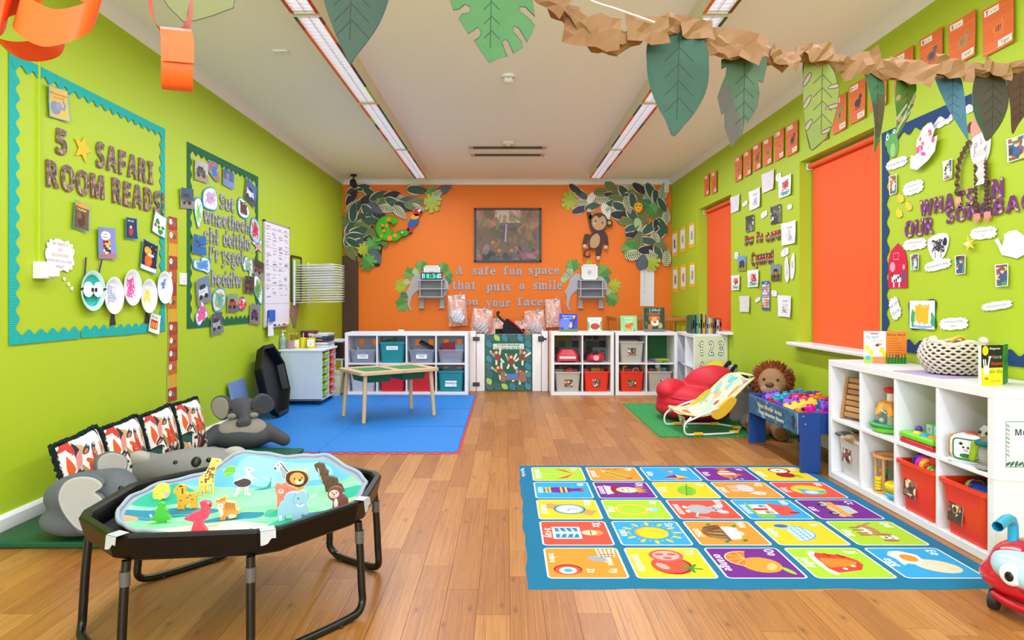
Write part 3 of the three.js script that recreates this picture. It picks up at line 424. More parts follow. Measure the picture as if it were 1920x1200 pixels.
// six drawings with yellow mounts
[[1266,457, 'grey penguin', '#555'],[1281,449, 'pale brown giraffe', '#b8945a'],[1298,441, 'grey elephant', '#8a8a90'],[1267,524, 'brown monkey', '#6a4030'],[1282,520, 'red fox', '#c0402a'],[1299,515, 'green crocodile', '#6a9a3a']].forEach(([x,y,what,col],i) => {
  const r = wallRect('R',x,y,11,48),t = thing('mounted_drawing', `${what} drawing on a yellow mount in the ${i < 3 ? 'upper' : 'lower'} row by the back corner`, 'drawing');place(t, 'R',r.u,r.v,0.004);const c = cell((g,w,h) => { fillR(g, '#eeeaf0',0,0,w,h);scrib(g,col,26,30,46,50,30,3);ell(g,col,50,40,10,12);});
  mesh('yellow_mount',box(r.w,r.h,0.0015),mat('#f0b80a',0.7),t);mesh('drawing',sheetGeo(r.w * 0.72,r.h * 0.74,c,0.003),sheetMats(c),t,[0,0.005,0.002]);});
// the panel between the two blinds
const dragon = () => cell((g,w,h) => { fillR(g, '#f0eef0',0,0,w,h);scrib(g, '#d0202a',20,20,60,50,22,4);scrib(g, '#3aa89a',8,72,84,20,16,3);scrib(g, '#333',15,15,70,70,8,0.8);}),faint = () => cell((g,w,h) => { fillR(g, '#e6dede',0,0,w,h);scrib(g, '#c0b6c0',20,15,60,70,5,0.7);}),sketch = () => cell((g,w,h) => { fillR(g, '#efedf0',0,0,w,h);txt(g, '#666', 'Castell',50,26,11);scrib(g, '#777',25,36,50,46,14,0.9);scrib(g, '#555',20,60,60,26,7,0.9);});
const DR = [[1381,382,16,30,0,faint, 'faint pencil drawing just right of the far blind'],[1418,373,20,36,0.03,sketch, 'castle pencil sketch left of the photos on the panel'],[1443,340,22,36,0,faint, 'faint drawing nearest the orange alphabet cards'],[1475,349,23,38,0,dragon, 'red dragon colouring at the upper right of the panel'],[1482,437,26,42,0,sketch, 'castle pencil sketch right of the word caru'],[1382,530,15,28,0,dragon, 'small red dragon colouring next to the far blind'],[1415,522,20,32,0,dragon, 'red dragon colouring under the word Cymru'],[1399,570,18,30,0,faint, 'blank looking drawing low on the panel'],[1474,574,24,40,-0.02,sketch, 'castle sketch at the lower right of the panel']];
for (const [x,y,w,h,t,fn,l] of DR) wallPrint('R',x,y,w,h,t,fn(), 'drawing',l, 'drawing',0,0.014);
const grim = ['#3a3836', '#6a6662', '#8a8680', '#c8ccd0', '#55524e'];
const PP = [[1408,419,15,30,photo(grim), 'grey castle photo left of the handwriting panel middle'],[1457,402,19,34,photo(grim), 'grey ruin photo above the word caru'],[1393,494,15,28,veh('#6aa0d8', '#8a9a3a', '#4a4440'), 'colour photo of a dark house left of the word Cymru'],[1457,511,18,31,veh('#7a8a98', '#5a4a38', '#8a6a3a'), 'dark landscape photo right of the word Cymru']];
for (const [x,y,w,h,c,l] of PP) wallPrint('R',x,y,w,h,0,c, 'photo',l, 'photo',0,0.006);
[[1398,382,10,9],[1461,332,11,15],[1482,388,9,10],[1434,402,13,12],[1473,473,15,15],[1382,479,8,14],[1453,550,11,12],[1422,562,10,8]].forEach(([x,y,w,h],i) => cloud('R',x,y,w,h,rr(-0.1,0.3),['Castell', 'Cymru'], 'name_label', `tiny white label ${['beside the drawing near the far blind', 'beside the red dragon colouring', 'under the red dragon colouring', 'between the two grey photos', 'below the castle sketch', 'above the dark house photo', 'right of the blue letter poster', 'left of the blue letter poster'][i]}`, 'label',26));
[[1477,505,8,50,0.1],[1488,499,8,50,-0.1]].forEach(([x,y,w,h,t],i) => { const r = wallRect('R',x,y,w,h),c = cell((g,W,H) => { fillR(g, '#ebe8ee',0,0,W,H);scrib(g, '#777',W * 0.3,20,W * 0.4,60,8,0.8);},0.3);tag(place(mesh('love_spoon',flatGeo(shapeOf([0,0.5,0.35,0.4,0.4,0.2,0.5,0,0.35,-0.4,0,-0.5,-0.4,-0.4,-0.5,0,-0.4,0.3].map((v,k) => v * (k % 2 ? r.h : r.w)),true),0.002,c),[c.m,paperSide]), 'R',r.u,r.v,0.008,t), `${i ? 'right' : 'left'} one of two long white paper spoons beside the near blind`, 'cut-out');});
{ const c = cell((g,w,h) => { fillR(g, '#1660b4',0,0,w,h);txt(g, '#fff', 'abc',w / 2,6,6);for (let j = 0;j < 9;j++) for (let i = 0;i < 4;i++) { fillR(g,pick(['#e83a3a', '#f0c028', '#3a8ae0', '#f0f0f0', '#e87a28']),2 + i * (w - 4) / 4,12 + j * 9,(w - 4) / 4 - 1,8);txt(g, '#fff',pick([...'abcdefghij']),2 + (i + 0.5) * (w - 4) / 4,16 + j * 9,6);} },0.3);wallPrint('R',1438,554,15,54,0,c, 'letter_poster', 'tall blue poster with a grid of coloured letters', 'poster',0,0.004);}

// song display
const faces = ['#2f5a8a', '#e8c0a0', '#f0d030', '#e8e8e8', '#3a3a40', '#c04a4a', '#4aa060', '#8a5a3a'];
[[1678,346,14,36, 'left edge below the frog'],[1781,318,17,36, 'left of the paper monkey'],[1910,278,34,44, 'right of the paper monkey at the picture edge'],[1719,491,15,30, 'right of the red barn'],[1805,496,19,35, 'below the yellow star'],[1883,516,24,42, 'at the lower right above the dock label']].forEach(([x,y,w,h,l]) => wallPrint('R',x,y,w,h,0.02,cell((g,W,H) => { fillR(g, '#f4f2ee',0,0,W,H);g.save();g.beginPath();g.rect(5,4,W - 10,H - 8);g.clip();snap(g,W,H,faces,34);ell(g, '#e8c0a0',W / 2,32,9,11);ell(g, '#8a5a30',W / 2,24,10,6);fillR(g,pick(['#d8d8e0', '#3a5a8a', '#c86a6a']),W / 2 - 12,44,24,36);g.restore();},0.62), 'photo', `white edged photo of a child playing, ${l}`, 'photo',0,0.006));
for (const [x,y,w,h,t,s,l] of [[1769,221,44,34,0.05,['1,2,3,4,5 once I', 'caught a fish alive'], 'label with the counting song under the blue leaf'],[1683,306,42,20,0.0,['Little speckled frogs'], 'label for the frog song under the paper frog'],[1714,352,40,26,0.02,['5 yellow birds in a', 'rocking chair'], 'two line label right of the left photo'],[1717,458,46,22,0,['Old Macdonald had a', 'farm'], 'label for the farm song above the red barn'],[1760,497,52,20,0.1,['Baa baa black sheep'], 'label for the sheep song under the paper sheep'],[1846,437,52,24,-0.02,['Twinkle twinkle little', 'star!'], 'label for the star song above the yellow star'],[1871,573,60,16,0.12,['Hickory dickory dock'], 'label for the clock song at the lower right'],[1790,607,56,24,0.08,['5 little men in a flying', 'saucer'], 'label for the saucer song at the bottom'],[1680,578,20,44,0.45,['Five little', 'ducks'], 'steeply tilted label below the red barn'],[1820,203,16,18,0,['3 M'], 'small label half hidden behind the grey brown leaf']])
  cloud('R',x,y,w,h,t,s, 'song_label', `white cloud ${l}`, 'label',s.length > 1 ? 22 : 34);
function wallCut(x,y,wp,hp,pts,c,name,label,tilt = 0,smooth = true,side = paperSide,off = 0.006,w = 'R',t = 0.002) { const r = wallRect(w,x,y,wp,hp);return tag(place(mesh(name,flatGeo(shapeOf(pts.map((v,i) => v / 10 * (i % 2 ? r.h : r.w)),smooth),t,c),[c.m,side]),w,r.u,r.v,off,tilt),label, 'cut-out');}
wallCut(1674,270,28,52,[-4,3,-3,5,-1,3.6,2,5,3,3,4,-1,2.5,-5,-1,-4.5,-3,-1,-4.5,1],cell((g) => { fillR(g, '#4f9e3e',0,0,100,100);ell(g, '#8cc860',62,72,20,24);ell(g, '#fff',20,20,10,11);ell(g, '#111',20,20,5);ell(g, '#fff',72,8,9);ell(g, '#111',72,8,4);}), 'paper_frog', 'green paper frog with white ringed eyes in the corner of the song display');
wallCut(1741,275,52,80,[-5,-4,-4.6,-1,-2.8,-1.6,-2.4,2,0,4.6,2.8,5,4,3,3,1.2,5,1.4,4,-2,1.6,-3.6,-2.4,-5],cell((g) => { fillR(g, '#f0eee8',0,0,100,100);for (let i = 0;i < 8;i++) ell(g, '#e8508c',rr(15,85),rr(15,85),rr(5,11),rr(4,9),rnd() * 3);for (let i = 0;i < 6;i++) ell(g, '#c8d8b8',rr(15,85),rr(15,85),7,4,rnd() * 3);}), 'paper_bird', 'white torn paper bird splashed with pink paint on the song display',0,false,paperSide,0.03);
wallCut(1685,498,36,84,[-5,-4.9,-4.8,1,-3.6,3.4,0.2,5,3.8,3,4.9,0.5,5,-5],cell((g,w,h) => { fillR(g, '#d00a3e',0,0,w,h);fillR(g, '#f0f0f0',20,70,48,16);for (let i = 0;i < 5;i++) ell(g, '#1a1a1a',24 + i * 10,rr(70,84),4);ell(g, '#e8a0a8',24,52,14,11);fillR(g, '#3a5a8a',76,62,12,26);ell(g, '#e0b090',82,54,6);g.strokeStyle = '#f0d0d0';g.lineWidth = 1;g.strokeRect(30,22,26,14);fillR(g, '#fff',28,86,6,12);fillR(g, '#fff',56,86,6,12);}), 'paper_barn', 'crimson paper barn with a cow, pig and farmer',0,false,mat('#a00830'));
wallCut(1760,464,42,50,[-4.5,3,-2,4.6,3,5,5,3.4,4.6,0,2.5,-4,-1,-5,-3.4,-2],cell((g) => { fillR(g, '#f2f0f2',0,0,100,100);scrib(g, '#1a1a1a',18,20,62,50,26,2.5);ell(g, '#151515',82,34,9,15);fillR(g, '#222',36,64,3,24);fillR(g, '#222',62,64,3,24);}), 'paper_sheep', 'white paper sheep with black curly scribbles and black head',0.02);
wallCut(1731,590,50,54,[-5,4.5,0,4.8,5,5,4.8,0,5,-4.6,0,-5,-4.6,-5,-5,0],cell((g) => { fillR(g, '#1a2450',0,0,100,100);fillR(g, '#eceaf2',5,5,90,90);scrib(g, '#f0b81e',25,12,50,70,40,5);scrib(g, '#3aa860',8,30,16,60,12,4);scrib(g, '#3aa860',80,20,14,70,12,4);scrib(g, '#8ab8e0',10,84,80,10,12,4);}), 'paper_painting', 'yellow scribbled duck painting with a wavy navy edge',0,true,mat('#1a2450'));
{ const p = [];for (let i = 0;i < 10;i++) { const a = PI / 2 + 0.25 + i * PI / 5,q = i % 2 ? 1.8 : 5;p.push(Math.cos(a) * q,Math.sin(a) * q);} wallCut(1824,457,26,32,p,cell((g) => { fillR(g, '#f0d030',0,0,100,100);ell(g, '#f4f0d8',40,50,18,14);}), 'paper_star', 'small yellow painted star under the star song label',0,false,mat('#e8b808'),0.02);}
wallCut(1898,458,64,54,[-5,1.6,-4,2.4,-2.6,-0.6,-2,2,-2.2,3.6,-0.5,4.6,1.5,4.8,3,3.4,5,1,5,-3,2,-5,-0.5,-4.2,-2.6,-3.6,-4,0],cell((g) => { fillR(g, '#ecebee',0,0,100,100);scrib(g, '#c8c6cc',30,10,50,60,5,0.6);}), 'paper_teapot', 'white paper teapot at the right edge under SONGBAG',-0.05,false);
[[1691,370],[1688,398],[1706,385]].forEach(([x,y],i) => wallCut(x,y,13,20,[-4,-3,-4.5,1,-3,5,0,2.5,3.5,0,4,-4,0,-5],cell((g) => { fillR(g, '#f2cc1e',0,0,100,100);for (let k = 0;k < 16;k++) ell(g, '#d89018',rnd() * 100,rnd() * 100,4);fillR(g, '#e05a20',6,0,18,14);}), 'paper_duckling', `${['upper', 'lower', 'right hand'][i]} one of three tiny yellow paper ducklings left of WHATS`));
{ // paper monkey with folded legs
  const r = wallRect('R',1842,280,38,60),t = thing('paper_monkey', 'paper monkey with concertina arms and legs above the word IN', 'paper monkey');place(t, 'R',r.u,r.v,0.01);const c = cell((g) => { fillR(g, '#f0ecee',0,0,100,100);scrib(g, '#b07a88',15,15,50,70,20,2);});
  mesh('body',flatGeo(shapeOf([-5,1,-4,4,0,5,4,4.5,5,1,3,-4,0,-5,-3.5,-3.6].map((v,i) => v / 10 * (i % 2 ? r.h : r.w)),true),0.002,c),[c.m,paperSide],t);
  mesh('head',cyl(0.075,0.075,0.003,24).rotateX(PI / 2),mat('#e89a88',0.8),t,[0,r.h * 0.72,0]);mesh('ear',cyl(0.03,0.03,0.003,18).rotateX(PI / 2),mat('#6a3a24',0.8),t,[-r.w * 0.5,r.h * 0.8,-0.002]);
  const acc = (n,pts,wd) => { const cv = new THREE.CatmullRomCurve3(pts.map((p) => V(...p,0))),g = [];for (let i = 0;i < n;i++) { const p = cv.getPoint((i + 0.5) / n),a = cv.getTangent((i + 0.5) / n);const l = cv.getLength() / n;g.push(box(wd,l * 1.25,0.002).rotateX(i % 2 ? 0.5 : -0.5).rotateZ(Math.atan2(a.y,a.x) + PI / 2).translate(p.x,p.y,0.012));} return merge(g);};
  mesh('arm',acc(16,[[-r.w * 0.45,0.06],[-r.w * 1.0,-0.04],[-r.w * 1.12,-0.22]],0.032),brownFur,t);for (const x of [-0.14,0.36]) mesh('leg',acc(22,[[r.w * x,-r.h * 0.42],[r.w * (x + 0.03),-r.h * 0.42 - 0.26]],0.022),brownFur,t);
  const hand = flatGeo(shapeOf([-0.5,0.5,0.5,0.5,0.7,-0.4,0.4,-0.1,0.3,-0.7,0.1,-0.2,-0.1,-0.8,-0.2,-0.2,-0.5,-0.6,-0.45,0].map((v) => v * 0.045)),0.002);mesh('paper_hand',hand,mat('#e0a080',0.8),t,[-r.w * 1.12,-0.25,0.006]);for (const x of [-0.14,0.38]) mesh('paper_foot',hand,mat('#e0907a',0.8),t,[r.w * x,-r.h * 0.42 - 0.29,0.006]);
  mesh('folded_strip',acc(7,[[r.w * 0.12,0.02],[r.w * 0.14,-0.19]],0.06),mat('#eeeae4',0.8),t);
}

// ---------- back wall ----------
const BP = (x,y) => { const p = WALLS.B.at(x,y);return [p.x,p.y];};
const leafOutline = (L,W,tip = 0.5) => { const s = new THREE.Shape();s.moveTo(-L / 2,0);s.bezierCurveTo(-L * 0.42,W * 0.55,L * 0.05,W * 0.7,L / 2,0);s.bezierCurveTo(L * 0.05,-W * 0.7,-L * 0.42,-W * 0.55,-L / 2,0);return s;};
const monstera = (S) => { const p = [];const n = 8;for (let i = 0;i <= n;i++) { const a = -2.7 + 5.4 * i / n,R = S * (0.5 + 0.12 * Math.cos(a)) * (0.8 + 0.2 * Math.abs(Math.sin(a))),e = 1.9 / n;for (const k of [-1,0,1]) p.push(Math.cos(a + k * e) * R * (k ? 0.93 : 1),Math.sin(a + k * e) * R * (k ? 0.93 : 1));if (i < n) { const b = a + 2.7 / n;p.push(Math.cos(b) * R * 0.5,Math.sin(b) * R * 0.5);} } return shapeOf(p);};
const LEAFC = {
  olive: cell((g,w,h) => { fillR(g, '#6d7a3c',0,0,w,h);for (const y of [20,38,62,80]) { g.strokeStyle = '#3a4420';g.lineWidth = 3;g.beginPath();g.moveTo(0,50);g.quadraticCurveTo(w / 2,y,w,50);g.stroke();} poly(g, '#93a05c',[0,50,w,50],3);},2),
  dark: cell((g,w,h) => { fillR(g, '#d8d6c4',0,0,w,h);ell(g, '#28483a',w / 2,50,w / 2 - 7,40);for (let i = 0;i < 12;i++) { poly(g, '#5c8070',[i * 17,50,i * 17 + 16,18],2);poly(g, '#5c8070',[i * 17,50,i * 17 + 16,82],2);} },2),
  purple: cell((g,w,h) => { fillR(g, '#d2cabc',0,0,w,h);ell(g, '#2a1d28',w / 2,50,w / 2 - 5,42);for (let i = 0;i < 60;i++) ell(g, '#6a5468',rnd() * w,rr(12,88),2);},2),
  zig: cell((g,w,h) => { fillR(g, '#d8d4b6',0,0,w,h);for (let i = 0;i < 11;i++) { poly(g, '#4c5c28',[i * 19,50,i * 19 + 12,14],8);poly(g, '#4c5c28',[i * 19,50,i * 19 + 12,86],8);} poly(g, '#4c5c28',[0,50,w,50],4);},2),
  lime: cell((g,w,h) => { fillR(g, '#a9b81e',0,0,w,h);for (let i = 0;i < 9;i++) { poly(g, '#d0cc40',[i * 22,50,i * 22 + 26,10],4);poly(g, '#8a961a',[i * 22,50,i * 22 + 26,90],4);} },2),
  green: cell((g,w,h) => { fillR(g, '#4e9a3c',0,0,w,h);for (let i = 0;i < 9;i++) { poly(g, '#b9d890',[i * 22,50,i * 22 + 26,12],3);poly(g, '#2a6a34',[i * 22,50,i * 22 + 26,88],5);} },2),
  mint: cell((g,w,h) => { fillR(g, '#9fc48a',0,0,w,h);poly(g, '#c4dcb0',[0,50,w,50],4);},2),
  blue: cell((g,w,h) => { fillR(g, '#3c4a5a',0,0,w,h);for (let i = 0;i < 12;i++) { poly(g, '#8a98a4',[i * 17,50,i * 17 + 18,16],3);poly(g, '#8a98a4',[i * 17,50,i * 17 + 18,84],3);} },2),
  white: cell((g,w,h) => { fillR(g, '#e2dcd0',0,0,w,h);},2),
  jade: cell((g,w,h) => { fillR(g, '#2f7d55',0,0,w,h);poly(g, '#6ab08a',[0,50,w,50],3);},2),
};
const leafSide = mat('#c8c4b0',0.8);
const leafCache = {};
function leafMesh(t,kind,x,y,len,ang,o) { // pixel centre and length on the back wall, angle in degrees
  len *= o === 'm' ? 1.15 : 1.22;const hw = len / 2 * Math.abs(Math.cos(ang * PI / 180)) + 4;x = Math.min(1254 - hw,Math.max(646 + hw,x));const S = F / -WB,L = len / S,key = kind + '|' + len + '|' + (o ?? ''),c = LEAFC[kind],b = BP(x,y),g = leafCache[key] ??= flatGeo(o === 'm' ? monstera(L) : leafOutline(L,L * (o === 'f' ? 0.75 : 0.5)),0.0015,c);
  return mesh('leaf',g,[c.m,leafSide],t,[b[0] - t.position.x,b[1] - t.position.y,leafZ += 0.0008],[rr(-0.05,0.05),rr(-0.06,0.06),ang * PI / 180]);
}
let leafZ = 0;
seed = 321;
{ // paper tree in the left corner
  const t = thing('paper_tree', 'tall paper tree with brown trunk, branch and patterned leaves filling the left back corner', 'paper tree',[BP(700,420)[0],BP(700,420)[1],WB + 0.012]);
  const tb = BP(658,480),wood = new THREE.MeshStandardMaterial({ map: woodTex('#4a2d1c', '#2a170c', '#6a442c',5),roughness: 0.6 });
  const H0 = tb[1];mesh('trunk',rbox(0.235,H0,0.06,0.01,tb[0] - t.position.x,H0 / 2 - t.position.y,0.02),wood,t);
  const br = (p,n) => mesh(n,flatGeo(shapeOf(p.map((v,i) => { const q = i % 2 ? BP(0,v)[1] - t.position.y : BP(v,0)[0] - t.position.x;return q;})),0.004),mat('#4a2c1e',0.8),t,[0,0,0.002]);
  br([690,480,706,470,716,442,752,438,770,424,774,430,760,436,776,436,760,444,720,452,712,500,694,500], 'branch');br([672,480,680,380,700,370,700,500], 'branch');
  leafZ = 0.012;
  const D = [['dark',654,357,30,20],['white',668,354,16,10],['dark',680,352,26,8],['dark',694,362,28,-40],['purple',655,371,30,55],['zig',654,387,30,45],['olive',651,412,34,80],['dark',667,392,32,60],['purple',686,377,34,35],['dark',711,368,32,25],['zig',698,382,30,30],['purple',735,367,30,15],['olive',712,384,34,15],['zig',750,373,26,5],['olive',722,378,30,10],['dark',740,382,32,-30],['blue',765,378,32,20],['purple',757,388,30,-25],['zig',727,392,28,-15],['zig',751,399,30,-45],['olive',783,380,30,10],['dark',783,357,34,-5],['green',808,357,20,40],['zig',824,362,20,30],['blue',833,356,28,25],['mint',820,372,18,-20],['lime',808,380,34,-8, 'm'],['zig',783,391,26,-20],['blue',704,392,30,-30],['dark',693,400,34,-50],['purple',714,405,30,-25],['dark',673,414,36,40],['dark',692,416,34,10],['zig',672,424,26,60],['mint',703,413,16,10],['dark',657,427,32,60],['olive',686,431,38,-25],['dark',672,436,36,20],['dark',655,445,32,70],['dark',668,447,38,-10],['dark',680,456,34,5],['purple',692,447,20,20],['olive',709,446,26,-40],['olive',720,454,24,-50],['olive',651,474,30,-60],['olive',664,478,28,-50],['lime',682,470,24,40, 'm'],['green',698,463,30,30, 'm'],['blue',705,482,28,-50, 'f'],['green',690,490,30,-40, 'm'],['dark',663,456,26,-30],['dark',664,400,30,85],['olive',770,388,22,-30]];
  for (const q of D) leafMesh(t,...q.slice(0,5),q[5]);
}
{ // canopy in the right corner
  const t = thing('paper_canopy', 'patterned paper leaves and hanging vines filling the right back corner', 'paper leaves',[BP(1180,420)[0],BP(1180,420)[1],WB + 0.006]);leafZ = 0;
  const br = flatGeo(shapeOf([1085,372,1150,366,1196,392,1204,470,1196,470,1186,398,1146,374,1085,380].map((v,i) => (i % 2 ? BP(0,v)[1] - t.position.y : BP(v,0)[0] - t.position.x))),0.003);mesh('branch',br,mat('#4a3a30',0.8),t,[0,0,0]);leafZ = 0.004;
  const D = [['purple',1079,356,26,-40],['dark',1090,365,28,-35],['lime',1070,377,32,170, 'm'],['zig',1093,379,24,5],['purple',1088,393,28,20],['dark',1111,387,28,20],['white',1110,369,24,55],['olive',1129,361,28,0],['olive',1148,353,30,-40],['purple',1146,367,24,-10],['zig',1131,374,30,5],['olive',1160,375,34,-15],['dark',1144,381,28,-25],['zig',1176,355,26,5],['dark',1172,363,32,-50],['olive',1195,369,34,-30],['purple',1200,355,30,-35],['dark',1221,361,34,-60],['zig',1216,374,32,-60],['dark',1232,375,34,-75],['zig',1242,360,28,85],['dark',1165,391,34,-30],['zig',1149,395,24,-5],['white',1136,397,28,-70],['zig',1177,385,30,-75],['purple',1163,404,32,-5],['dark',1186,378,28,-80],['dark',1185,404,32,-60],['olive',1173,415,30,-10],['jade',1213,386,24,-40, 'f'],['green',1222,393,28,-50, 'm'],['olive',1203,409,30,-50],['olive',1236,403,32,75],['zig',1250,405,28,85],['dark',1184,428,26,20],['mint',1196,424,26,-75],['purple',1184,441,22,0],['dark',1218,427,32,40],['purple',1231,428,28,-80],['dark',1243,424,30,-60],['dark',1246,437,30,50],['olive',1195,453,34,80],['dark',1213,452,28,-10],['zig',1228,450,28,-70],['olive',1244,457,32,-45],['green',1181,465,28,150, 'm'],['purple',1214,469,32,5],['zig',1190,478,34,10],['zig',1216,477,30,-15],['dark',1233,475,28,-70],['zig',1250,482,30,85],['lime',1219,491,30,-30, 'm'],['blue',1203,491,26,80, 'f'],['dark',1240,385,26,-60]];
  for (const q of D) leafMesh(t,...q.slice(0,5),q[5]);
}
// animals stuck on the wall, built as card cut-outs with parts
const cardPart = (t,n,pts,col,z,smooth = true,th = 0.003) => mesh(n,flatGeo(shapeOf(pts.map((v,i) => (i % 2 ? BP(0,v)[1] - t.position.y : BP(v,0)[0] - t.position.x)),smooth),th),mat(col,0.75),t,[0,0,z]);
const wallCard = (n,l,x,y,z = 0.088) => { const b = BP(x,y);return thing(n,l, 'cut-out',[b[0],b[1],WB + z]);};
const dot = (t,n,x,y,r,col,z,sx = 1) => { const b = BP(x,y);return mesh(n,cyl(r * -WB / F,r * -WB / F,0.004,16).rotateX(PI / 2).scale(sx,1,1),mat(col,0.7),t,[b[0] - t.position.x,b[1] - t.position.y,z]);};
{
  const s = wallCard('paper_snake', 'green paper snake with orange patches coiled round the branch',735,430);const gm = mat('#3fae12',0.7);
  const seg = (pts,r) => { const p = pts.map((q) => BP(...q));return tube(p.map((q) => [q[0] - s.position.x,q[1] - s.position.y,0]),r,40,8).scale(1,1,0.25);};
  mesh('body',merge(seg([[744,420],[738,414],[726,412],[716,418],[712,430],[720,444],[736,446],[744,438]],0.055),seg([[722,414],[726,426],[730,440],[742,448],[752,440],[762,438]],0.05),seg([[724,440],[714,450],[704,452]],0.03)),gm,s);mesh('head',ball(0.085,BP(758,438)[0] - s.position.x,BP(758,438)[1] - s.position.y,0,1,0.6,0.25),mat('#35a020',0.7),s);
  [[731,413,4],[720,424,3],[722,434,3],[743,443,4],[733,448,5],[727,425,3],[717,444,3]].forEach(([x,y,r]) => dot(s, 'patch',x,y,r, '#f08a1a',0.02));dot(s, 'eye',756,437,1.6, '#eee',0.024);
}
{ const p = wallCard('paper_parrot', 'red, yellow and blue paper parrot at the branch tip',778,415);cardPart(p, 'tail',[766,424,774,426,775,434,771,438,769,430], '#c82838',0);cardPart(p, 'body',[774,410,788,412,780,424,772,428,766,424,770,414], '#2a5aa8',0.002);cardPart(p, 'wing',[774,404,787,404,786,410,780,413,772,411], '#f0a818',0.006);cardPart(p, 'head',[777,402,780,395,786,393,791,396,788,405,780,406], '#d8182a',0.006);cardPart(p, 'cheek',[785,396,790,394,792,398,788,400], '#f2f0ee',0.01);cardPart(p, 'beak',[788,400,793,396,792,402], '#1a1a1a',0.012);}
{ const m = wallCard('paper_monkey', 'brown paper monkey hanging by one arm from the leaves on the orange wall',1119,430),br = '#4b3228',tan = '#b99468';
  cardPart(m, 'arm',[1101,396,1105,396,1108,412,1114,428,1110,434,1104,420],br,0);cardPart(m, 'arm',[1128,434,1136,440,1139,455,1138,462,1132,462,1131,450,1124,444],br,0);cardPart(m, 'leg',[1106,442,1096,440,1093,448,1092,461,1099,462,1101,450,1108,452],br,0);cardPart(m, 'leg',[1118,458,1126,458,1124,480,1117,482,1116,470],br,0);
  cardPart(m, 'tail',[1106,464,1109,467,1098,472,1095,477,1098,481,1104,480,1102,477,1106,477,1106,483,1098,485,1092,480,1093,472],br,0,false);cardPart(m, 'body',[1108,438,1120,432,1130,440,1130,455,1124,466,1110,468,1103,462,1104,448],br,0.002);cardPart(m, 'belly',[1109,444,1118,439,1123,446,1121,460,1114,466,1106,464,1105,452],tan,0.006);
  cardPart(m, 'ear',[1105,404,1110,406,1110,414,1104,412],br,0);cardPart(m, 'ear',[1136,414,1145,414,1147,420,1143,426,1135,424],br,0);cardPart(m, 'inner_ear',[1139,416,1144,417,1143,422,1138,421],tan,0.004);cardPart(m, 'head',[1106,412,1114,402,1126,401,1135,408,1137,420,1131,434,1118,438,1107,430],br,0.006);cardPart(m, 'face',[1109,412,1116,406,1122,410,1128,406,1134,412,1134,424,1126,432,1116,432,1109,424],tan,0.01);
  for (const x of [1115,1128]) dot(m, 'eye',x,416 + (x > 1120 ? 3 : 0),1.5, '#1a1010',0.014);dot(m, 'cheek',1113,421,1.6, '#e0c0a8',0.0135);for (const [x,y] of [[1103,396],[1095,462],[1134,464],[1120,484]]) cardPart(m, 'paw',[x - 3,y - 3,x + 3,y - 3,x + 4,y + 4,x + 1.5,y + 2,x,y + 5,x - 1.5,y + 2,x - 3.5,y + 4], '#cdb492',0.004,false);}
{ const l = wallCard('paper_lion', 'small orange paper lion face among the right hand leaves',1195,390,0.075);const p = [];for (let i = 0;i < 24;i++) { const a = i / 24 * 2 * PI,r = i % 2 ? 12 : 9.5;p.push(1195 + Math.cos(a) * r * 0.85,390 + Math.sin(a) * r);} cardPart(l, 'mane',p, '#e0701a',0,false);cardPart(l, 'face',[1189,384,1195,382,1201,384,1201,393,1195,399,1189,393], '#f0c01e',0.004);dot(l, 'eye',1192,387,1.4, '#333',0.008);dot(l, 'eye',1198,387,1.4, '#333',0.008);dot(l, 'nose',1195,393,1.3, '#a03a1a',0.008);}
// framed jungle picture
{ const r = wallRect('B',952,441,126,101),t = thing('framed_picture', 'black framed jungle picture hanging in the centre of the orange wall', 'picture');place(t, 'B',r.u,r.v,0.004);seed = 12;
  const c = cell((g,w,h) => { fillR(g, '#75624f',0,0,w,h);fillR(g, '#c8b4a6',w * 0.3,0,w * 0.4,26);for (let i = 0;i < 130;i++) { g.globalAlpha = 0.6;const y = rnd() * h;ell(g,pick(y < 35 ? ['#a86e58', '#8a765a', '#667648', '#c08870'] : y < 70 ? ['#7a6848', '#8a765e', '#a87a48', '#56663e', '#5c4a74'] : ['#3a4a6a', '#5a6a80', '#b08a9a', '#2c3c24', '#4a7a58', '#c05a70']),rnd() * w,y,rr(3,12),rr(2,7),rnd() * 3);} g.globalAlpha = 1;for (const [x,y] of [[34,62],[46,78],[70,78]]) { ell(g, '#8a5a38',x,y,8,6);ell(g, '#a88a6c',x,y + 2,4,3);} poly(g, '#b8a8b8',[60,30,58,62],3);},1.25);
  mesh('picture',sheetGeo(r.w - 0.05,r.h - 0.05,c,0,0.01),sheetMats(c),t,[0,0,0.012]);const f = 0.03;mesh('frame',merge(rbox(r.w,f,0.03,0.004,0,r.h / 2 - f / 2,0.015),rbox(r.w,f,0.03,0.004,0,-r.h / 2 + f / 2,0.015),rbox(f,r.h,0.03,0.004,-r.w / 2 + f / 2,0,0.015),rbox(f,r.h,0.03,0.004,r.w / 2 - f / 2,0,0.015)),mat('#15131a',0.35),t);}
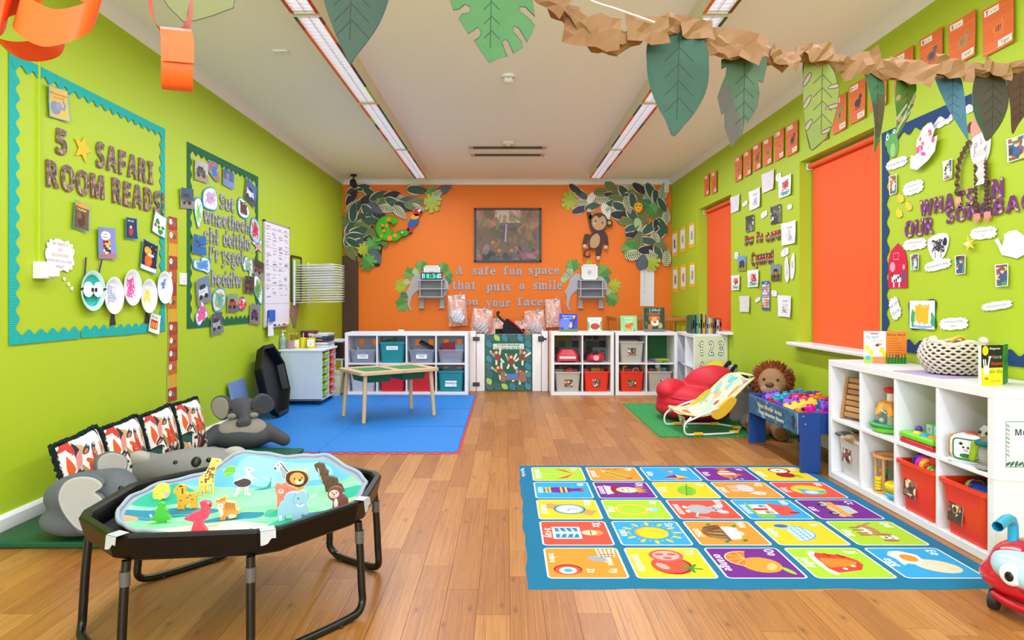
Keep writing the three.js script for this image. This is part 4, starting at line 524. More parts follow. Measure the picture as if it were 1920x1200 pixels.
// elephant shelves with leaves
function elephantShelf(cx,flip,label,leaves) {
  const t = thing('elephant_shelf',label, 'wall shelf',[BP(cx,535)[0],BP(cx,535)[1],WB + 0.006]);const g = mat('#b2b0b2',0.5),S = -WB / F,P = (a) => shapeOf(a.map((v) => v * S));
  mesh('silhouette',flatGeo(P([-38,-2,-44,-12,-40,-24,-42,-36,-36,-48,-34,-47,-37,-36,-34,-22,-28,-14,-20,-8,-18,-12,-16,-26,22,-26,30,-18,36,-6,34,6,26,16,10,20,-8,20,-24,22,-34,12]),0.012),g,t);
  mesh('back_panel',box(46 * S,30 * S,0.006,3 * S,-6 * S,0.016),mat('#8f8d92',0.6),t);
  for (const y of [9,-7,-22]) mesh('shelf_board',rbox((y === -7 ? 54 : 48) * S,2 * S,0.14,0.003,(y === -7 ? 6 : 4) * S,y * S,0.085),g,t);
  for (const x of [-16,24]) mesh('upright',rbox(2 * S,33 * S,0.14,0.003,x * S,-6 * S,0.083),g,t);
  for (const x of [-15,23]) { const q = [];for (let i = -2;i <= 2;i++) q.push(cyl(0.9 * S,1.1 * S,19 * S,8,(x + i * 1.7) * S,-32 * S,0.03));q.push(rbox(11 * S,2.4 * S,0.05,0.003,x * S,-42 * S,0.03));mesh('leg',merge(q),g,t);}
  leafZ = -0.004;const zz = t;for (const q of leaves) { const L = q[3] * S,c = LEAFC[q[0]];mesh('leaf',leafCache[q[0] + q[3] + q[5]] ??= flatGeo(q[5] === 'm' ? monstera(L) : q[5] === 'r' ? leafOutline(L,L * 0.95) : leafOutline(L,L * 0.5),0.0015,c),[c.m,leafSide],zz,[(q[1] - cx) * S,(535 - q[2]) * S,leafZ += 0.0006],[0,0,q[4] * PI / 180]);}
}
elephantShelf(806,0, 'grey elephant shaped wall shelf carrying the digital clock',[['green',769,513,24,150, 'm'],['mint',779,509,14,90, 'r'],['lime',753,536,26,170, 'm'],['mint',763,529,14,0, 'r'],['jade',758,554,16,0, 'r'],['green',756,570,28,200, 'm'],['green',790,500,24,80, 'm'],['green',830,504,24,80, 'm'],['jade',841,527,14,0, 'r'],['green',840,516,18,30, 'm']]);
elephantShelf(1103,1, 'grey elephant shaped wall shelf below the paper monkey, with a white frame on top',[['green',1074,500,28,100, 'm'],['zig',1067,515,22,140, 'm'],['mint',1058,524,14,10, 'r'],['lime',1104,492,12,90, 'r'],['green',1130,511,30,40, 'm'],['jade',1137,525,16,0, 'r'],['lime',1150,536,28,-10, 'm'],['mint',1140,547,16,0, 'r'],['green',1146,560,28,-30, 'm']]);
{ // clock and the two small frames standing on those shelves
  const S = -WB / F,b = BP(811,521),y0 = BP(0,526)[1] + 0.012;const t = thing('digital_clock', 'black digital clock with green numerals on the left elephant shelf', 'clock',[b[0],y0,WB + 0.13]);
  const c = cell((g,w,h) => { fillR(g, '#08080c',0,0,w,h);},2.8);
  const cc = cell((g,w,h) => { fillR(g, '#000',0,0,w,h);txt(g, '#0ff0a0', '18:34',w * 0.47,54,92, 'sans-serif');txt(g, '#cfe0ff', '20',w * 0.89,32,36);txt(g, '#cfe0ff', 'JUN',w * 0.89,70,30);for (let i = 0;i < 3;i++) fillR(g,['#4cc0ff', '#7ad8ff', '#b0a8ff'][i],w * 0.05,12 + i * 28,18,20);},2.8);
  const wd = 40 * S,hd = 13 * S;mesh('case',rbox(wd,hd,0.04,0.005,0,hd / 2,0),mat('#101014',0.3),t);const face = new THREE.MeshStandardMaterial({ map: cc.m.map,roughness: 0.3,emissiveMap: cc.m.map,emissive: '#ffffff',emissiveIntensity: 0.9 });mesh('display',sheetGeo(wd * 0.97,hd * 0.92,cc,0,0.002),[mat('#101014',0.3),mat('#101014',0.3),mat('#101014',0.3),mat('#101014',0.3),face,mat('#101014',0.3)],t,[0,hd / 2,0.0215]);
  const fr = (x,yb,w,h,z,l,col) => { const q = BP(x,yb),tt = thing('framed_photo',l, 'photo frame',[q[0],q[1] + 0.004,WB + z]);const c3 = cell((g,W,H) => { fillR(g, '#e9e6e2',0,0,W,H);scrib(g,col,30,35,40,34,10,2);ell(g, '#b8c0d0',50,52,14,11);});const W = w * S,H = h * S,f = 0.022;mesh('frame',merge(rbox(W,f,0.02,0.003,0,H - f / 2,0),rbox(W,f,0.02,0.003,0,f / 2,0),rbox(f,H,0.02,0.003,-W / 2 + f / 2,H / 2,0),rbox(f,H,0.02,0.003,W / 2 - f / 2,H / 2,0)),mat('#f2f0ee',0.4),tt);mesh('picture',sheetGeo(W - f,H - f,c3,0,0.004),sheetMats(c3),tt,[0,H / 2,0]);};
  fr(811,525,31,26,0.07, 'white photo frame standing behind the digital clock', '#c08a60');fr(1104,525,30,28,0.09, 'white photo frame with a faint drawing on the right elephant shelf', '#9aa0b8');
}
{ const r = wallRect('B',1213,538,26,72),c = cell((g,w,h) => { fillR(g, '#e4e0de',0,0,w,h);fillR(g, '#c8c4c4',0,49,w,0.7);fillR(g, '#aaa',12,8,1,40);fillR(g, '#aaa',12,60,1,8);},0.4);wallPrint('B',1213,538,26,72,-0.01,c, 'paper_sheet', 'two white paper sheets taped in a column right of the elephant shelf', 'paper',0,0.012);}
{ const b = BP(1250,354),t = thing('alarm_box', 'white alarm box in the top right corner above the paper leaves', 'alarm box',[b[0] - 0.01,b[1],WB]);mesh('case',rbox(0.07,0.13,0.05,0.01,0,0,0.025),whiteM,t);mesh('cover_slot',rbox(0.04,0.012,0.006,0.002,0,-0.03,0.051),mat('#b8b4b0'),t);}
{ const p = at(663,340,9.7),t = thing('security_camera', 'black security camera hanging in the left back corner', 'camera',[p.x,CEIL,p.z]),k = mat('#17171a',0.35);mesh('mount',cyl(0.045,0.05,0.025,20,0,-0.0125,0),k,t);mesh('arm',cyl(0.012,0.012,0.09,10,0,-0.06,0),k,t);mesh('body',merge(cyl(0.045,0.045,0.13,20).rotateX(PI / 2 - 0.3).translate(0.01,-0.14,0.03),ball(0.045,0.01,-0.155,0.09)),k,t);mesh('lens',cyl(0.02,0.02,0.02,16).rotateX(PI / 2 - 0.3).translate(0.01,-0.165,0.13),mat('#333840',0.1),t);}
// clear pink spotted bags pegged to a line on the wall
{
  const spot = cell((g,w,h) => { fillR(g, '#e3a694',0,0,w,h);for (let i = 0;i < 40;i++) ell(g, '#f8ece6',rnd() * w,rnd() * h,2.5);fillR(g, '#f2e8e4',55,8,24,6);g.globalAlpha = 0.25;for (let i = 0;i < 7;i++) poly(g, '#fff',[rnd() * w,0,rnd() * w,h],3);g.globalAlpha = 1;},0.85);
  const bagM = new THREE.MeshPhysicalMaterial({ map: spot.m.map,roughness: 0.35,clearcoat: 0.4,side: THREE.DoubleSide });
  const bags = [[858,582,36,58,0.06,1, 'highest, leftmost pink spotted bag with white bundle inside'],[904,604,40,50,-0.1,1, 'pink spotted bag second from the left, behind the gate post'],[929,618,28,40,-0.25,0, 'small pink spotted bag left of the black pushchair hood'],[975,620,26,36,-0.1,0, 'small pink spotted bag right of the black pushchair hood'],[1003,606,40,48,0.08,1, 'pink spotted bag with a grey bundle, third from the right end of the line'],[1037,587,30,52,0.05,0, 'flat pale pink bag at the right end of the line']];
  bags.forEach(([x,y,w,h,tilt,full,l],i) => { const r = wallRect('B',x,y,w,h),t = thing('storage_bag',l, 'bag');place(t, 'B',r.u,r.v,0.05 + (i % 2) * 0.03,tilt);
    const g = new THREE.BoxGeometry(r.w,r.h,0.001,12,14,1),p = g.attributes.position,uv = g.attributes.uv;for (let k = 0;k < p.count;k++) { const a = p.getX(k) / r.w * 2,b = p.getY(k) / r.h * 2;const puff = Math.max(0,(1 - a * a)) * Math.max(0,1 - (b + 0.35) ** 2) * (full ? 0.09 : 0.035);p.setZ(k,(p.getZ(k) > 0 ? 1 : -0.35) * puff + 0.008 * Math.sin(a * 9 + b * 4 + i) * (0.4 + puff * 6));p.setX(k,p.getX(k) * (1 + 0.1 * -b - 0.12 * Math.max(0,1 - (b + 0.9) ** 2 * 4)));uv.setXY(k,...mapUV(spot,Math.min(1,Math.max(0,a / 2 + 0.5)),b / 2 + 0.5));} g.computeVertexNormals();mesh('bag',g,bagM,t);
    if (full) { seed = 40 + i;mesh('bundle',blob([[0,-r.h * 0.2,0.05,r.w * 0.34,r.h * 0.22,0.055],[0.05,-r.h * 0.3,0.06,r.w * 0.2,r.h * 0.12,0.05],[-0.06,-r.h * 0.12,0.06,r.w * 0.2,r.h * 0.14,0.045]],30,0.03,1),mat(i ? '#d0c8cc' : '#dfe4ec',0.5),t,[0,0,0.02]);}
    const pg = thing('clothes_peg', `clothes peg holding the ${['leftmost', 'second', 'third', 'fourth', 'fifth', 'last'][i]} pink bag on the line, counted from the left`, 'peg');place(pg, 'B',r.u + 0.04,r.v + r.h * 0.5,0.075 + (i % 2) * 0.03,tilt - 0.4);for (const s of [-1,1]) mesh('jaw',rbox(0.012,0.085,0.008,0.003,s * 0.006,0,0),mat(i % 2 ? '#9aa4a8' : '#8fb0c0',0.5),pg,[0,0,0],[0,0,s * 0.06]);mesh('spring',cyl(0.008,0.008,0.014,10).rotateX(PI / 2),mat('#b8b8b8',0.3,{ metalness: 0.8 }),pg);});
  const L = [[828,553],[858,556],[904,580],[950,596],[1003,582],[1037,562],[1062,552]].map(([x,y]) => { const b = BP(x,y);return [b[0],b[1],WB + 0.06];});tag(mesh('hanging_line',tube(L,0.003,40,6),mat('#c89a70')), 'thin string line carrying the pink bags across the orange wall', 'string');
}
// folded pushchair behind the gate
{ const p = at(955,612,9.3),t = thing('pushchair', 'black and red folded pushchair standing behind the gate', 'pushchair',[p.x,0,p.z]),k = mat('#141216',0.8),S = 9.3 / F,Y = (y) => EYE + (PY - y) * S;
  const X = (x) => (x - 949) * S - p.x;mesh('hood',flatGeo(shapeOf([X(942),Y(626),X(943),Y(610),X(949),Y(598),X(953),Y(598),X(984),Y(624),X(984),Y(632),X(942),Y(632)]),0.3),k,t,[0,0,-0.2]);mesh('red_trim',tube([[X(952),Y(597),0.11],[X(966),Y(608),0.11],[X(985),Y(626),0.11]],0.012,16),mat('#b01828',0.6),t);mesh('handle',tube([[X(948),Y(606),0],[X(940),Y(598),0],[X(934),Y(592),0],[X(933),Y(586),0],[X(937),Y(585),0]],0.018,24),mat('#1a1a1c',0.5),t);
  for (const s of [-1,1]) { mesh('frame_tube',tube([[X(948),Y(606),0],[s * 0.12,0.4,-0.1],[s * 0.2,0.1,s * 0.15]],0.012,16),mat('#3a3a3e',0.3,{ metalness: 0.7 }),t);mesh('wheel',new THREE.TorusGeometry(0.07,0.022,10,24).rotateY(PI / 2).translate(s * 0.2,0.092,s * 0.15),k,t);} mesh('seat',flatGeo(shapeOf([-0.2,0.35,0.2,0.35,0.22,0.75,-0.2,0.75]),0.05),k,t,[0,0,-0.1]);}

// ---------- cube shelving ----------
const shelfM = mat('#eceaec',0.38),binPhoto = () => cell((g,w,h) => snap(g,w,h,['#5a3a2a', '#8a6a50', '#d8c8b0', '#3a3a3a', '#b04a3a', '#e8d8a0'],30),0.85);
function cubeUnit(name,label,cols,w,h,d,p,ry,back,holes) { // origin: bottom centre of the front
  const t = thing(name,label, 'shelf unit',p,ry),o = 0.04,n = 0.018,cw = (w - 2 * o - (cols - 1) * n) / cols,ch = (h - 2 * o - n) / 2;
  mesh('top_panel',rbox(w,o,d,0.003,0,h - o / 2,-d / 2),shelfM,t);mesh('bottom_panel',rbox(w,o,d,0.003,0,o / 2,-d / 2),shelfM,t);
  for (const s of [-1,1]) mesh('side_panel',rbox(o,h - 2 * o,d,0.003,s * (w - o) / 2,h / 2,-d / 2),shelfM,t);
  for (let i = 1;i < cols;i++) mesh('divider',rbox(n,h - 2 * o,d - 0.002,0.002,-w / 2 + o + i * (cw + n) - n / 2,h / 2,-d / 2 - 0.001),shelfM,t);
  for (let i = 0;i < cols;i++) mesh('shelf',rbox(cw,n,d - 0.003,0.002,-w / 2 + o + i * (cw + n) + cw / 2,o + ch + n / 2,-d / 2 - 0.0015),shelfM,t);
  if (back) { if (holes) { for (let i = 0;i < cols;i++) for (let j = 0;j < 2;j++) { const s = new THREE.Shape([[-cw / 2,-ch / 2],[cw / 2,-ch / 2],[cw / 2,ch / 2],[-cw / 2,ch / 2]].map((q) => new THREE.Vector2(...q)));for (const x of [-0.09,0.08]) s.holes.push(new THREE.Path([[x - 0.03,0.03],[x - 0.03,0.1],[x + 0.03,0.1],[x + 0.03,0.03]].map((q) => new THREE.Vector2(...q))));mesh('back_panel',new THREE.ExtrudeGeometry(s,{ depth: 0.004,bevelEnabled: false }),back,t,[-w / 2 + o + i * (cw + n) + cw / 2,o + ch / 2 + (j ? ch + n : 0),-d + 0.002]);} } else [].concat(back).forEach((b,i,A) => mesh('back_panel',box((w - 2 * o) / A.length,h - 2 * o,0.006,-w / 2 + o + (i + 0.5) * (w - 2 * o) / A.length,h / 2,-d + 0.004),b,t));}
  const base = (i,j) => { const v = V(-w / 2 + o + i * (cw + n) + cw / 2,j ? o + ch + n : o,0).applyAxisAngle(V(0,1,0),ry);return [v.x + p[0],v.y + p[1],v.z + p[2]];};
  return { base,cw,ch,ry,d };
}
// tapered storage bin with a rim; front label optional. Local origin: bottom centre, front towards +z
function bin(label,col,p,ry,w,d,h,o = {}) {
  const t = thing(o.name ?? 'storage_bin',label, 'storage bin',p,ry,o.group),k = 0.82,m = o.m ?? mat(col,0.4),r = 0.03,e = 0.003;
  mesh('tub',loft([rrect(w * k,d * k,r,0),rrect(w * 0.93,d * 0.93,r,h - 0.02),rrect(w,d,r,h - 0.018),rrect(w,d,r,h),rrect(w * 0.9,d * 0.9,r,h),rrect(w * 0.89,d * 0.89,r,h - 0.02),rrect(w * k - 2 * e,d * k - 2 * e,r,0.004)]),m,t);
  if (o.print) { const c = o.print,s = o.size ?? [0.1,0.12],y = h * (o.py ?? 0.5);const f = d / 2 * (k + (0.93 - k) * y / h);mesh('label_card',sheetGeo(s[0],s[1],c,0),sheetMats(c),t,[o.px ?? 0,y,f + 0.004],[-Math.atan(d * (0.93 - k) / 2 / h),0,0]);}
  return t;
}
const wordCard = (s,bg = '#eef0f4') => cell((g,w,h) => { fillR(g,bg,0,0,w,h);txt(g, '#4a4a6a',s,w / 2,50,42);},2.2);
const ZB = -8.02;
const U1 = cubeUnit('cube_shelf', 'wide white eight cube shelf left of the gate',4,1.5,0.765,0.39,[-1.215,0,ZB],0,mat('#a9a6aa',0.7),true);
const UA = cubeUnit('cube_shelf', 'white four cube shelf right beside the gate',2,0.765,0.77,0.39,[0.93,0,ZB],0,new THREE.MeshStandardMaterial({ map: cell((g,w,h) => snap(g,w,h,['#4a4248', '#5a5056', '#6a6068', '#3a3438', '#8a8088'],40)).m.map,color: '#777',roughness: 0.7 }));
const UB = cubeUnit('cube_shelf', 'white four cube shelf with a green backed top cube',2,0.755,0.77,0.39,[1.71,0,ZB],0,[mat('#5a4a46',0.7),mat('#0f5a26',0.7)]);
const UC = cubeUnit('cube_shelf', 'white cube shelf standing against the right wall, numbers sheet on its end',2,0.765,0.77,0.385,[2.14,0,-7.885],-PI / 2,shelfM);
{ const clear = mat('#dfe0ea',0.12,{ transmission: 0.75,thickness: 0 });const tl = mat('#17868e',0.4);
  const at4 = (i,j,dz = -0.19) => { const b = U1.base(i,j);return [b[0],b[1],b[2] + dz];},o = { w: 0.325,d: 0.34 };
  const clr = (i,l,wd) => { const b = at4(i,1),t = bin(l,0,b,0,0.335,0.34,0.165,{ m: clear,name: 'clear_bin',print: wd ? wordCard(wd) : null,size: [0.13,0.06] });return b;};
  let b = clr(0, 'clear plastic bin of white bits in the top left cube', 'Collage');seed = 71;const stuff = (b,cols,l,n,big) => { for (let i = 0;i < n;i++) { const c = pick(cols),q = mesh(big ? 'folded_paper' : 'craft_bag',big ? rbox(0.2,0.006,0.26,0.002) : blob([[0,0,0,0.05,0.035,0.05],[0.03,0.01,0.02,0.03,0.03,0.03]],16,0.02),mat(c,0.7));q.position.set(b[0] + (big ? rr(-0.01,0.01) : -0.09 + (i % 3) * 0.09),b[1] + (big ? 0.015 + i * 0.014 : 0.05 + Math.floor(i / 3) * 0.055),b[2] + (big ? rr(-0.01,0.01) : rr(-0.06,0.06)));q.rotation.set(big ? rr(-0.02,0.02) : 0,rr(-0.15,0.15),0);tag(q,l[i % l.length],big ? 'paper' : 'craft bag',big ? undefined : 'bags of craft bits in the top left clear bin');} };
  stuff(b,['#d8d8d4', '#c8ccd0'],['white craft bag in the top left clear bin'],6,false);
  bin('teal bin with a word label, second cube of the top row', '',at4(1,1),0,0.33,0.34,0.255,{ m: tl,print: wordCard('Sensory', '#e8f0f6'),size: [0.14,0.045],py: 0.72 });
  b = clr(2, 'clear bin of papers under a black folder', 'Paper');stuff(b,['#6a5a78', '#8a80a0', '#c8b8c0', '#5a4a60', '#b0a8b8', '#d8d0d8'],['dark plum folded paper at the bottom of the third clear bin', 'lilac folded paper in the third clear bin', 'pinkish grey folded paper in the third clear bin', 'dark purple folded paper in the third clear bin', 'grey lilac folded paper in the third clear bin', 'palest folded paper on top in the third clear bin'],6,true);
  { const t = tag(mesh('ring_binder',rbox(0.18,0.025,0.2,0.006),mat('#1a1a1c',0.5)), 'black folder sticking up out of the third clear bin', 'folder');t.position.set(b[0] + 0.04,b[1] + 0.21,b[2]);t.rotation.set(0.05,0,-0.5);}
  b = clr(3, 'clear bin with pink card in the top right cube');stuff(b,['#a8b4d0', '#90a0c8', '#c8d0e0', '#e0e4ec', '#e8889a', '#e06a80'],['grey blue folded paper at the bottom of the fourth clear bin', 'mid blue folded paper in the fourth clear bin', 'pale blue folded paper in the fourth clear bin', 'white folded paper in the fourth clear bin', 'light pink folded card in the fourth clear bin', 'deep pink folded card on top in the fourth clear bin'],6,true);
  { const t = tag(mesh('folder',rbox(0.17,0.13,0.012,0.003),mat('#a8203a',0.6)), 'dark red folder standing in the top right clear bin', 'folder');t.position.set(b[0] - 0.05,b[1] + 0.17,b[2] - 0.08);t.rotation.z = 0.12;const u = tag(mesh('folder',rbox(0.12,0.1,0.012,0.003),mat('#8ac0d8',0.6)), 'pale blue folder standing in the top right clear bin', 'folder');u.position.set(b[0] + 0.08,b[1] + 0.16,b[2] - 0.1);}
  bin('light grey bin at the bottom left under the table', '#b9b9c0',at4(0,0),0,0.33,0.34,0.235,{});bin('red bin in the bottom row behind the table, left one', '#cf1420',at4(1,0),0,0.335,0.34,0.27,{});bin('red bin in the bottom row behind the table, right one', '#cf1420',at4(2,0),0,0.335,0.34,0.27,{});bin('teal bin with a white label in the bottom right cube', '',at4(3,0),0,0.33,0.34,0.255,{ m: tl,print: wordCard('Dressing up'),size: [0.14,0.09],py: 0.42 });
  // green dinosaurs poking out of the teal bin
  b = at4(1,1);for (const [dx,l,col] of [[-0.06, 'dark green toy dinosaur sticking out of the top teal bin', '#3a5a2a'],[0.08, 'blue green toy dinosaur sticking out of the top teal bin', '#2a7a78']]) { const t = thing('toy_dinosaur',l, 'toy',[b[0] + dx,b[1] + 0.2,b[2] + 0.04]);mesh('body',blob([[0,0.05,0,0.05,0.035,0.03],{ a: [0.03,0.05,0],b: [0.075,0.09,0],r: 0.02,s: 0.016 },{ a: [-0.04,0.05,0],b: [-0.1,0.06,0.01],r: 0.02,s: 0.006 },{ a: [0.02,0.04,0.02],b: [0.02,-0.01,0.03],r: 0.014,s: 0.011 },{ a: [-0.02,0.04,-0.02],b: [-0.02,-0.01,-0.03],r: 0.014,s: 0.011 }],26,0.015),mat(col,0.5),t);mesh('eye',ball(0.004,0.08,0.1,0.012),mat('#111'),t);}
  { const p = at(752,620,8.1),t = thing('shelf_gadget', 'small white plastic gadget on top of the wide shelf', 'gadget',[p.x,0.765,-8.1]);mesh('body',rbox(0.075,0.03,0.06,0.012,0,0.015,0),whiteM,t);mesh('button',cyl(0.008,0.008,0.004,14,0,0.031,0),mat('#b8b8b8'),t);}
}
{ // four cube shelf beside the gate and the next one
  const at2 = (U,i,j,dz = -0.18) => { const b = U.base(i,j);return [b[0],b[1],b[2] + dz];};const grey = '#b9b1a6',or = '#e2300e';
  const t1 = thing('toy_till', 'red toy till with a white keypad in the cube beside the gate', 'toy',at2(UA,0,1,-0.15)),rd = mat('#d01a34',0.35);
  mesh('body',loft([rrect(0.26,0.2,0.03,0.02),rrect(0.26,0.2,0.03,0.09),rrect(0.17,0.12,0.03,0.16)]),rd,t1);mesh('keypad',rbox(0.2,0.03,0.012,0.004,0,0.062,0.1),mat('#e8dcd0',0.4),t1);for (const s of [-1,1]) mesh('foot',rbox(0.03,0.02,0.16,0.006,s * 0.11,0.01,0),rd,t1);
  const t2 = thing('toy_telephone', 'rounded red toy telephone in the second top cube right of the gate', 'toy',at2(UA,1,1,-0.15));mesh('body',blob([[0,0.045,0,0.115,0.045,0.08],[0.05,0.08,0,0.05,0.04,0.06],[-0.05,0.08,0,0.04,0.03,0.05]],30,0.03),rd,t2);mesh('handset',tube([[-0.07,0.1,0.02],[-0.02,0.125,0.03],[0.04,0.115,0.03]],0.014,16),mat('#2a2a2e',0.4),t2);mesh('dial',cyl(0.035,0.035,0.01,20).rotateX(PI / 2 - 0.5).translate(0,0.055,0.082),mat('#e8a0a8',0.4),t2);
  bin('grey bin with a red photo beside the gate',grey,at2(UA,0,0),0,0.33,0.33,0.245,{ print: binPhoto(),px: 0.01 });bin('orange bin with a photo, right of the grey bin by the gate',or,at2(UA,1,0),0,0.33,0.33,0.25,{ print: binPhoto() });
  bin('grey bin with a photo in an upper cube',grey,at2(UB,0,1),0,0.31,0.33,0.26,{ print: binPhoto(),py: 0.6 });bin('orange bin with a tiger photo under the upper grey bin',or,at2(UB,0,0),0,0.31,0.33,0.25,{ print: binPhoto() });bin('grey bin of coloured balls partly behind the red bean bag',grey,at2(UB,1,0),0,0.31,0.33,0.25,{ print: binPhoto(),px: 0.05 });
  let b = at2(UB,1,0);[['#d02a3a',-0.09, 'red'],['#e8e8ee',0.0, 'white'],['#e8b020',0.02, 'yellow'],['#8a9ac8',0.09, 'lilac'],['#3aa8b8',0.05, 'turquoise']].forEach(([c,dx,n],i) => { const o = thing('toy_ball', `${n} toy ball on top of the grey ball bin`, 'ball',[b[0] + dx,b[1] + 0.25 + (i === 1 ? 0.045 : 0),b[2] + 0.03 - i * 0.02]);mesh('ball',ball(0.034,0,0,0),mat(c,0.4),o);mesh('seam',new THREE.TorusGeometry(0.034,0.0012,6,24).rotateX(1),mat('#fff',0.5),o);});
  b = at2(UB,1,1);[['#e890b0', 'pink',0.01,-0.05],['#d8e020', 'lime yellow',0.018,0.03],['#7ab8d8', 'light blue',0.026,0.0],['#c8e030', 'bright lime',0.034,0.045]].forEach(([c,n,y,dx]) => { const o = mesh('coloured_paper',rbox(0.17,0.004,0.22,0.001),mat(c,0.7));o.position.set(b[0] + dx,b[1] + y,b[2] + 0.02);o.rotation.set(0,rr(-0.2,0.2),0);tag(o, `${n} sheet in the loose pile in the green backed cube`, 'paper');});
  b = at2(UA,0,0);{ const o = thing('toy_car', 'red toy car roof showing above the grey bin by the gate', 'toy',[b[0] + 0.03,b[1] + 0.225,b[2] + 0.05]);mesh('body',rbox(0.13,0.05,0.08,0.02,0,0.025,0),rd,o);mesh('window',rbox(0.08,0.03,0.082,0.01,0,0.05,0),mat('#58222c',0.2),o);} b = at2(UA,1,0);{ const o = thing('toy_crate', 'olive yellow toy crate showing above the orange bin by the gate', 'toy',[b[0],b[1] + 0.215,b[2] + 0.03]);mesh('crate',rbox(0.12,0.07,0.09,0.01,0,0.035,0),mat('#9a7a1a',0.5),o);mesh('crate_handle',tube([[-0.03,0.07,0.0],[0,0.09,0],[0.03,0.07,0]],0.006),mat('#7a5a14',0.5),o);}
  b = at2(UB,0,0);{ const o = thing('toy_giraffe', 'yellow toy giraffe head poking out of the tiger photo bin', 'toy',[b[0] - 0.09,b[1] + 0.2,b[2] + 0.03]);mesh('body',blob([{ a: [0,0,0],b: [0.01,0.09,0],r: 0.014,s: 0.012 },{ a: [0.01,0.09,0],b: [0.045,0.1,0.01],r: 0.015,s: 0.01 }],24,0.01),mat('#d8a020',0.5),o);mesh('eye',ball(0.003,0.022,0.103,0.013),mat('#111'),o);const q = thing('toy_headphones', 'white toy headband poking out of the tiger photo bin', 'toy',[b[0] + 0.07,b[1] + 0.22,b[2] + 0.03]);mesh('band',tube([[-0.035,0,0],[-0.03,0.045,0],[0,0.06,0],[0.03,0.045,0],[0.035,0,0]],0.005),mat('#e8e0dc',0.4),q);mesh('ear_pad',ball(0.016,0.035,0.01,0.01),mat('#b03a2a',0.5),q);}
}
// number sheet on the end of the corner unit
{ const c = cell((g,w,h) => { fillR(g, '#dcd9bc',0,0,w,h);const num = (s,x,y) => { g.save();g.font = 'bold 30px sans-serif';g.fillStyle = '#fff';g.fillText(s,x,y);g.strokeStyle = '#1a1a1a';g.lineWidth = 2.6;g.setLineDash([0.1,4.2]);g.strokeText(s,x,y);g.restore();};['1', '2', '3', '4', '5', '6', '7', '8', '9'].forEach((s,i) => num(s,20 + (i % 3) * 30,20 + Math.floor(i / 3) * 32));});const p = tag(mesh('number_sheet',sheetGeo(0.37,0.72,c,0.0),sheetMats(c)), 'cream sheet of checked numbers 1 to 9 on the end of the corner shelf', 'number chart');p.position.set(2.334,0.39,-7.4985);}
